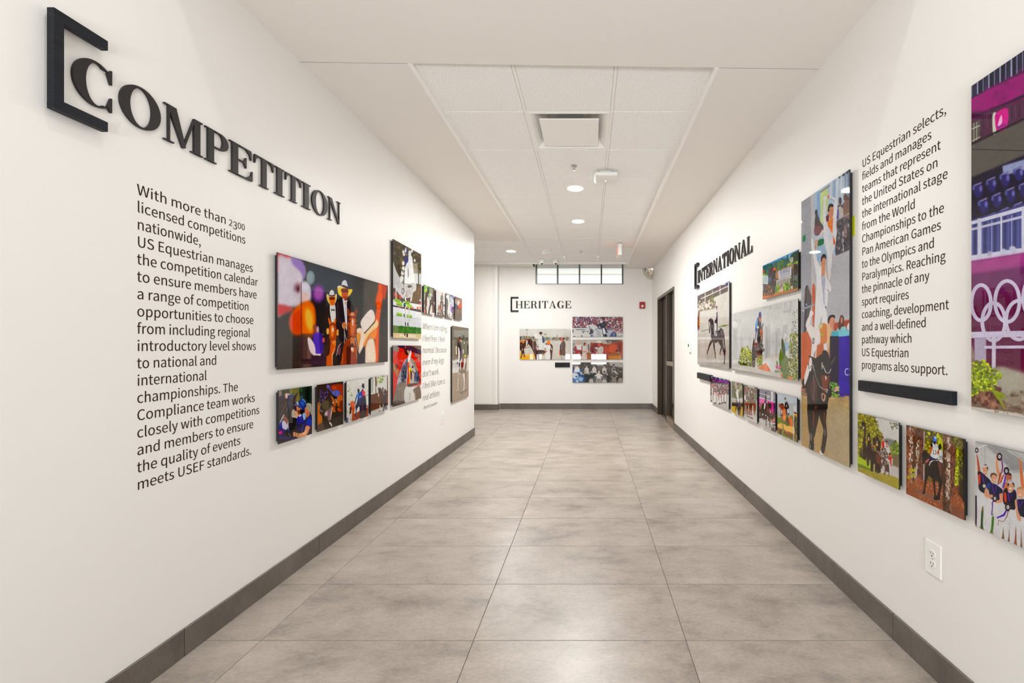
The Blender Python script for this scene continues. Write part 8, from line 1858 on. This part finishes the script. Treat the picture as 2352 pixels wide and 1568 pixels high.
# ================================================================ wall fittings
def plate_outlet(wall, u, v, lb, kind='outlet'):
    t = thing('wall_outlet', lb, 'outlet', frame(wall, u, v))
    b = bmesh.new()
    w, h = 0.040, 0.0635
    bm_bevelbox(b, -w, w, -h, h, -0.0005, 0.006, 0.003, 2)
    obj('cover_plate', b, M['white_plastic'], t)
    for s in (-1, 1):
        b = bmesh.new()
        prof = [(0.0165 * math.cos(a), max(-0.0135, min(0.0135, 0.0165 * math.sin(a)))) for a in [2 * PI * i / 24 for i in range(24)]]
        add_shape(b, prof, [], 0.004, 0.0078, lambda p, s=s: (p[0], p[1] + s * 0.0195))
        r = obj('receptacle', b, M['white_plastic'], t, clean=False)
        for (dx, hh) in ((-0.006, 0.0045), (0.006, 0.0038)):
            b = bmesh.new()
            bm_box(b, dx - 0.0011, dx + 0.0011, s * 0.0195 - hh + 0.003, s * 0.0195 + hh + 0.003, 0.0074, 0.0081)
            obj('slot', b, M['hole'], r)
        b = bmesh.new()
        bm_lathe(b, [(0.0026, 0.0075), (0.0026, 0.0081), (0.0, 0.0081)], 12, c=(0, s * 0.0195 - 0.0075, 0))
        obj('slot', b, M['hole'], r)
    b = bmesh.new()
    bm_lathe(b, [(0.003, 0.0058), (0.0026, 0.0068), (0.0, 0.007)], 12)
    obj('screw', b, M['chrome'], t)
u, v = px_to_wall('R', 2145, 1283)
plate_outlet('R', u, v, 'white duplex power outlet low on the right wall, below the forest ride print')
u, v = px_to_wall('L', 1016, 960)
plate_outlet('L', u, v, 'white power outlet low on the left wall, below the quotation')

u, v = px_to_wall('R', 1586, 798)
t = thing('thermostat', 'small white wall thermostat between the door and the dressage print', 'thermostat', frame('R', u, v))
b = bmesh.new()
bm_bevelbox(b, -0.05, 0.05, -0.062, 0.062, 0, 0.024, 0.006, 3)
obj('body', b, M['white_plastic'], t)
b = bmesh.new()
bm_box(b, -0.036, 0.014, 0.008, 0.046, 0.0235, 0.0248)
obj('display', b, M['hole'], t)
for k in range(3):
    b = bmesh.new()
    bm_bevelbox(b, -0.03 + k * 0.022, -0.016 + k * 0.022, -0.034, -0.022, 0.0235, 0.026, 0.001, 1)
    obj('button', b, M['white_plastic'], t)

u, v = px_to_wall('F', 1475, 701)
t = thing('fire_alarm_strobe', 'red fire alarm strobe with a white lens on the far wall', 'alarm', frame('F', u, v))
b = bmesh.new()
bm_bevelbox(b, -0.058, 0.058, -0.068, 0.068, 0, 0.035, 0.010, 3)
obj('body', b, M['red'], t)
b = bmesh.new()
bm_lathe(b, [(0.026, 0.034), (0.024, 0.048), (0.014, 0.056), (0.0, 0.058)], 24, c=(0.002, -0.018, 0))
obj('strobe_lens', b, M['strobe'], t)
for k in range(4):
    b = bmesh.new()
    bm_box(b, -0.03, 0.03, 0.018 + k * 0.010, 0.022 + k * 0.010, 0.0345, 0.0358)
    obj('sound_slot', b, M['hole'], t)

# half-dome mirror high in the corner
t = thing('dome_mirror', 'silver quarter dome security mirror high in the far corner above the door', 'mirror', at(rx(9.15), 9.15, 2.86))
R_ = 0.20
b = bmesh.new()
N = 14
rings = []
for i in range(N + 1):
    th = PI / 2 * i / N
    ring_ = []
    for j in range(N * 2 + 1):
        ph = PI / 2 * j / (2 * N)
        ring_.append(b.verts.new((-R_ * math.cos(ph) * math.cos(th) - 0.002, -R_ * math.sin(ph) * math.cos(th) - 0.002, -R_ * 1.15 * math.sin(th))))
    rings.append(ring_)
for a, c in zip(rings[:-1], rings[1:]):
    for j in range(2 * N):
        f = b.faces.new((a[j], a[j + 1], c[j + 1], c[j])); f.smooth = True
obj('dome', b, M['chrome'], t)
b = bmesh.new()
for j in range(16):
    p0, p1 = PI / 2 * j / 16, PI / 2 * (j + 1) / 16
    bm_hex(b, [(-R_ * math.cos(p) * q, -R_ * math.sin(p) * q, -0.004) for p, q in ((p0, 1.0), (p0, 1.04), (p1, 1.04), (p1, 1.0))],
           [(-R_ * math.cos(p) * q, -R_ * math.sin(p) * q, 0.004) for p, q in ((p0, 1.0), (p0, 1.04), (p1, 1.04), (p1, 1.0))])
obj('rim', b, M['white_plastic'], t)

# yellow tape at the edge of the tall print
u0, v0 = px_to_wall('R', 1957, 498)
u1, v1 = px_to_wall('R', 1964, 540)
t = thing('tape_strip', 'yellow-green tape strip on the wall beside the tall vaulting print', 'tape', frame('R', u0, v1))
b = bmesh.new()
bm_box(b, -0.012, 0.024, 0, v0 - v1, 0, 0.0008)
obj('tape', b, M['tape'], t)

# ================================================================ lettering on the walls
SER = serif_letters()
def sign(name, lb, word, wall, u_letters, v0, cap, bracket, t_in=(0.002, 0.0105), bn=(0.0, 0.030), widths=None):
    """raised capitals and the square bracket before them; all in local wall coordinates"""
    t = thing(name, lb, 'sign', frame(wall, u_letters[0], v0))
    n = -1 if wall == 'R' else 1
    total = abs(u_letters[1] - u_letters[0])
    if widths is None:
        gap = 0.115
        nat = sum(SER[c][0] for c in word) + gap * (len(word) - 1)
        k = total / nat
        x, widths = 0.0, []
        for c in word:
            widths.append((x, x + SER[c][0] * k))
            x += (SER[c][0] + gap) * k
    for c, (a, b_) in zip(word, widths):
        w, pieces = SER[c]
        bb = bmesh.new()
        sx = (b_ - a) / w
        for i, (outer, holes) in enumerate(pieces):
            # a hair of difference in depth keeps overlapping pieces apart
            add_shape(bb, outer, holes, t_in[0], t_in[1] - i * 0.00004, lambda p: (p[0] * sx, p[1] * cap))
        o = obj('letter', bb, M['letter'], t, clean=False)
        o.location = (a, 0, 0)
    x0, x1, y0, y1, tw, th = bracket
    z0, z1 = bn
    b = bmesh.new()
    poly_ = [(x0, y0), (x1, y0), (x1, y0 + th), (x0 + tw, y0 + th), (x0 + tw, y1 - th), (x1, y1 - th), (x1, y1), (x0, y1)]
    add_shape(b, poly_, [], z0, z1, lambda p: p)
    es = [e for e in b.edges if all(abs(v_.co.z - z1) < 1e-6 for v_ in e.verts) and len(e.link_faces) == 2 and abs(e.link_faces[0].normal.dot(e.link_faces[1].normal)) < 0.5]
    o = obj('bracket', b, M['wood'], t)
    if z0 > 0.001:
        for yy in (y0 + th / 2, y1 - th / 2):
            b = bmesh.new()
            bm_lathe(b, [(0.006, 0.0), (0.006, z0 + 0.001), (0.0, z0 + 0.001)], 12, c=(x0 + tw / 2, yy, 0))
            obj('standoff', b, M['chrome'], t)
    return t
def Lu(px, off=0.014): return (XL - off) * F / (1357 - px)
def Ru(px, off=0.014): return (XR - off) * F / (px - 1349)
cpx = [(460, 725), (757, 1023), (1037, 1287), (1297, 1447), (1450, 1595), (1603, 1727), (1733, 1793), (1798, 1900), (1905, 1957), (1963, 2065), (2067, 2145)]
U0 = Lu(460 / 2.735)
wd = [(Lu(a / 2.735) - U0, Lu(b_ / 2.735) - U0) for a, b_ in cpx]
vb = EYE + 0.4895 * 1.650
cap = 0.0875 * 1.650
sign('wall_sign', 'large raised black serif word COMPETITION with a square bracket on the left wall', 'COMPETITION', 'L', (U0, 0), vb, cap,
     (1.362 - U0, 1.514 - U0, 1.986 - vb, 2.292 - vb, 0.026, 0.032), bn=(0.012, 0.034), widths=wd)
U0, U1 = Ru(1601.5), Ru(1725)
vb = EYE + 0.5815 * 1.3116
cap = 0.1085 * 1.3116
sign('wall_sign', 'raised black serif word INTERNATIONAL with a square bracket on the right wall', 'INTERNATIONAL', 'R', (U0, U1), vb, cap,
     (-0.085, 0.062, 1.963 - vb - 0.0, 2.258 - vb, 0.028, 0.032), bn=(0.008, 0.03))
a0, z0 = px_to_wall('F', 1184, 707.5, 0.014)
a1, z1 = px_to_wall('F', 1311.7, 691, 0.014)
bx0, bz1 = px_to_wall('F', 1172.7, 681.5, 0.03)
bx1, bz0 = px_to_wall('F', 1190.6, 715.5, 0.03)
sign('wall_sign', 'raised black serif word HERITAGE with a square bracket on the far wall', 'HERITAGE', 'F', (a0, a1), z0, z1 - z0,
     (bx0 - a0, bx1 - a0, bz0 - z0, bz1 - z0, 0.028, 0.028), bn=(0.0, 0.03))

def text_block(lb, wall, lines, size, m, italic=False):
    """lines: (words, x start px, x end px, y of the baseline px at the start)"""
    n = 0.0
    first = lines[0]
    u, v = px_to_wall(wall, first[1], first[3])
    t = thing('wall_text', lb, 'text', frame(wall, u, v))
    s = -1 if wall == 'R' else 1
    for (w, xa, xb, yb) in lines:
        ua, va = px_to_wall(wall, xa, yb)
        ub, _ = px_to_wall(wall, xb, yb)
        text_line('text_line', w, abs(ub - ua), size, m, t, (s * (ua - u), va - v, 0.0002), italic, thin=0.013 if italic else 0.003)
LT = ['With more than 2300', 'licensed competitions', 'nationwide,', 'US Equestrian manages', 'the competition calendar', 'to ensure members have',
      'a range of competition', 'opportunities to choose', 'from including regional', 'introductory level shows', 'to national and', 'international',
      'championships. The', 'Compliance team works', 'closely with competitions', 'and members to ensure', 'the quality of events', 'meets USEF standards.']
LE_ = [562.5, 563.8, 461.7, 580.9, 591.8, 589.8, 571.9, 582.4, 574.5, 588, 498, 475, 546.7, 585.5, 595.7, 582, 552.3, 578]
text_block('tall paragraph of dark brown vinyl text on the left wall under the COMPETITION sign', 'L',
           [(w, 315.2, e, 446.5 + 39.95 * i) for i, (w, e) in enumerate(zip(LT, LE_))], 0.0537, M['vinyl'])
RT = ['US Equestrian selects,', 'fields and manages', 'teams that represent', 'the United States on', 'the international stage', 'from the World',
      'Championships to the', 'Pan American Games', 'to the Olympics and', 'Paralympics. Reaching', 'the pinnacle of any', 'sport requires',
      'coaching, development', 'and a well-defined', 'pathway which', 'US Equestrian', 'programs also support.']
RE_ = [2174.5, 2140, 2161, 2155, 2177.5, 2103, 2169, 2162, 2147, 2172.3, 2135, 2088, 2180, 2128, 2095, 2088, 2177.7]
text_block('tall paragraph of dark brown vinyl text on the right wall above the long wooden bar', 'R',
           [(w, 1981 - i * 0.1, e, 385.3 + 28.79 * i) for i, (w, e) in enumerate(zip(RT, RE_))], 0.0505, M['vinyl'])
QT = [('When I am riding,', 1027.7, 755.5), ('I feel free. I feel', 1021, 783.4), ('normal. Because', 1025.4, 811), ('even if my legs', 1019.8, 838.6),
      ("don't work.", 1008.7, 865.8), ('I feel like I am a', 1021.5, 893.2), ('real athlete.', 1011, 920.7)]
text_block('large grey italic quotation on the left wall beside the grey horse print', 'L', [(w, 970.4, e, y) for w, e, y in QT], 0.083, M['vinyl_grey'], True)
text_block('small grey italic attribution line below the quotation on the left wall', 'L', [('- Bea de Lavalette', 970.6, 1004.3, 941)], 0.048, M['vinyl_grey'], True)

# ================================================================ dark wooden bars
def bar(lb, wall, x0, x1, yt, yb, th):
    ua, va = px_to_wall(wall, x0, yt, th)
    ub, vb_ = px_to_wall(wall, x0, yb, th)
    uc, _ = px_to_wall(wall, x1, yb, th)
    t = thing('wooden_bar', lb, 'bar', frame(wall, ua, vb_), 'dark wooden bars')
    b = bmesh.new()
    bm_bevelbox(b, 0, abs(uc - ua), 0, va - vb_, 0.0, th, 0.0012, 1)
    obj('bar', b, M['wood'], t)
bar('long dark blue-black wooden bar on the right wall under the text paragraph', 'R', 1970.6, 2185, 872.8, 896.6, 0.022)
bar('short dark wooden bar on the right wall under the dressage print', 'R', 1600.8, 1630.3, 855, 867.8, 0.034)
bar('short dark bar on the far wall beneath the racetrack print', 'F', 1274.7, 1308.7, 832.4, 843.2, 0.02)

# ================================================================ the mounted prints
def panel_mat(name, im):
    m = bpy.data.materials.new(name)
    m.use_nodes = True
    nt = m.node_tree
    b = nt.nodes['Principled BSDF']
    tx = nt.nodes.new('ShaderNodeTexImage')
    tx.image = im
    tx.extension = 'EXTEND'
    uv = nt.nodes.new('ShaderNodeUVMap')
    nt.links.new(uv.outputs[0], tx.inputs[0])
    nt.links.new(tx.outputs[0], b.inputs['Base Color'])
    b.inputs['Roughness'].default_value = 0.55
    b.inputs['Specular IOR Level'].default_value = 0.0
    b.inputs['Coat Weight'].default_value = 0.75
    b.inputs['Coat Roughness'].default_value = 0.015
    b.inputs['Coat IOR'].default_value = 1.45
    return m

def print_panel(art_fn, lb, wall, x0, yt0, yb0, x1, yt1, yb1, wide=None, group=None, edge='black_edge'):
    off = PANEL_OFF
    if wall == 'F':
        u0, vt = px_to_wall('F', x0, yt0, off)
        u1, vb_ = px_to_wall('F', x1, yb0, off)
    else:
        vp, X = (1357, XL - off) if wall == 'L' else (1349, XR - off)
        mt = sum((797 - y) / abs(x - vp) for x, y in ((x0, yt0), (x1, yt1))) / 2
        mb = sum((797 - y) / abs(x - vp) for x, y in ((x0, yb0), (x1, yb1))) / 2
        vt, vb_ = EYE + mt * X, EYE + mb * X
        u0, _ = px_to_wall(wall, x0, 0, off)
        u1, _ = px_to_wall(wall, x1, 0, off)
        if wide:
            u1 = u0 - wide
    w, h = abs(u1 - u0), vt - vb_
    near = 1.5 if wall == 'F' else max(0.9, min(u0, u1))
    dens = 620 if wall == 'F' else max(330, 1.5 * F / near)
    a = Art(wall, (u0, u1, vb_, vt), (0, 0, 1), dens)
    art_fn(a)
    a.grain()
    a.a *= 0.93
    im = a.image(art_fn.__name__.replace('paint_', 'print_'))
    t = thing('photo_print', lb, 'picture', frame(wall, u0, vb_), group)
    T = 0.006
    b = bmesh.new()
    uvl = b.loops.layers.uv.new('UVMap')
    vs, fs = bm_box(b, 0, w, 0, h, off - T, off, 1)
    fs[1].material_index = 0
    for lp in fs[1].loops:
        lp[uvl].uv = (lp.vert.co.x / w, lp.vert.co.y / h)
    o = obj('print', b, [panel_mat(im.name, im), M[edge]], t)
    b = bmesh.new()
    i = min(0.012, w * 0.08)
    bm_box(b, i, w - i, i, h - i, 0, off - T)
    obj('shadow_backing', b, M['black_edge'], t)  # black backing, its colour stands in for the shadow gap behind the print
    return t

LG, RG, FG = 'prints on the left wall', 'prints on the right wall', 'prints on the far wall'
print_panel(paint_riders, 'largest print on the left wall, two riders in pale hats on chestnut horses', 'L', 637.4, 581, 850.5, 890.8, 654.9, 829.4, group=LG)
print_panel(paint_grey_jumper, 'tall upright print of a grey horse jumping white and green poles', 'L', 902.9, 549.3, 776, 967.4, 583.4, 778, group=LG)
print_panel(paint_grey_head, 'print of a grey horse head before red seats', 'L', 902.9, 793, 933.6, 967.4, 793.7, 914.7, group=LG)
print_panel(paint_kiss, 'square print of a rider in a blue helmet kissing a brown horse', 'L', 640.2, 896, 1019.8, 716.6, 886.2, 995.9, group=LG)
print_panel(paint_blue_groom, 'square print of a person in blue bent over a chestnut horse', 'L', 729.4, 884.6, 992.2, 788.3, 875, 973.3, group=LG)
print_panel(paint_team_jacket, 'square print of two riders, one in a blue and red jacket, on white', 'L', 796.2, 876, 971, 846, 867.4, 955.4, group=LG)
print_panel(paint_paddock, 'square print of a brown horse led past a brown wall', 'L', 852.0, 867, 954, 891.5, 861, 940, group=LG)
print_panel(paint_quarter_a, 'small print with dark horse legs, first in the row above the quotation', 'L', 974, 654, 719.3, 998.2, 662, 723.6, group=LG)
print_panel(paint_quarter_b, 'small print of a rider in an orange cap on pale ground, above the quotation', 'L', 1001.5, 665, 725.4, 1022, 671, 728, group=LG)
print_panel(paint_quarter_c, 'small print of a white horse with a purple ribbon, above the quotation', 'L', 1024.2, 672.9, 729.7, 1042.5, 678.9, 732, group=LG)
print_panel(paint_quarter_d, 'small brown print with a red-dressed rider, last in the row above the quotation', 'L', 1045, 681, 734, 1061, 685.4, 735.3, group=LG)
print_panel(paint_pinto, 'upright print of a rider on a brown and white pony, last on the left wall', 'L', 1038.7, 748.3, 925.5, 1076.4, 752.9, 909.5, group=LG)

print_panel(paint_dressage, 'upright print of a dark horse in a dressage arena, nearest the door', 'R', 1602, 678.3, 835.4, 1674.8, 647.2, 848.6, group=RG)
print_panel(paint_grey_sky_jump, 'wide print of an eventing horse leaping shrubs under a grey sky', 'R', 1681.6, 719.7, 849, 1833, 687.8, 876, group=RG)
print_panel(paint_world_games, 'print of an outdoor white sign with green shrubs, top one beside the tall print', 'R', 1751.8, 610, 687.2, 1833, 573.7, 666.4, group=RG)
print_panel(paint_podium, 'small print of a row of people in white breeches behind the short bar', 'R', 1631.4, 862.7, 922.7, 1673.5, 873.4, 942, group=RG)
print_panel(paint_woodland_salute, 'narrow small print of a rider on a dark horse on yellow grass', 'R', 1680.6, 875.5, 946.5, 1706, 881, 956.4, group=RG)
print_panel(paint_herd, 'small brown and white print of horses and poles on pale ground', 'R', 1709, 882.7, 960, 1738.8, 890.4, 972.7, group=RG)
print_panel(paint_pink_arena, 'small print of a dark horse before a bright pink barrier', 'R', 1743.9, 891.7, 976.5, 1780.5, 900.6, 991.8, group=RG)
print_panel(paint_brush_fence, 'small print of a chestnut horse jumping a brush fence', 'R', 1785.5, 902, 995, 1830.8, 914, 1015.4, group=RG)
print_panel(paint_vaulting, 'tallest print on the right wall, vaulters in white standing on a dark horse', 'R', 1840.5, 463.5, 1023.5, 1951, 389.1, 1071.5, group=RG)
print_panel(paint_ring_sign, 'large print with magenta stands and a white five-ring sign, cut by the photo edge', 'R', 2231, 198.3, 934, 2352, 115, 966, wide=0.78, group=RG)
print_panel(paint_carriage, 'square print of a four-horse carriage on grass below the long bar', 'R', 1970, 947.8, 1081, 2064.5, 971, 1124.7, group=RG)
print_panel(paint_forest_ride, 'square print of a numbered rider from behind among pine trunks', 'R', 2081.4, 976, 1133.8, 2214.6, 1008, 1194, group=RG)
print_panel(paint_ribbons, 'square print of cheering people in white breeches holding rosettes', 'R', 2239.5, 1014, 1206.5, 2352, 1039.5, 1260.7, wide=0.232, group=RG)

print_panel(paint_racetrack, 'wide print of a jockey and brown horses at a racetrack on the far wall', 'F', 1193.6, 755.3, 825.2, 1309.5, 755.3, 825.2, group=FG, edge='black_edge')
print_panel(paint_show_grey, 'top right print on the far wall, grey horse before a crowd', 'F', 1315, 727.4, 773.2, 1430.3, 727.4, 773.2, group=FG)
print_panel(paint_chestnut_award, 'middle right print on the far wall, chestnut horse with people in pale clothes', 'F', 1315, 779.8, 825.4, 1430.3, 779.8, 825.4, group=FG)
print_panel(paint_team_bw, 'bottom right print on the far wall, black and white team on horseback', 'F', 1315, 831.9, 878.3, 1430.3, 831.9, 878.3, group=FG)
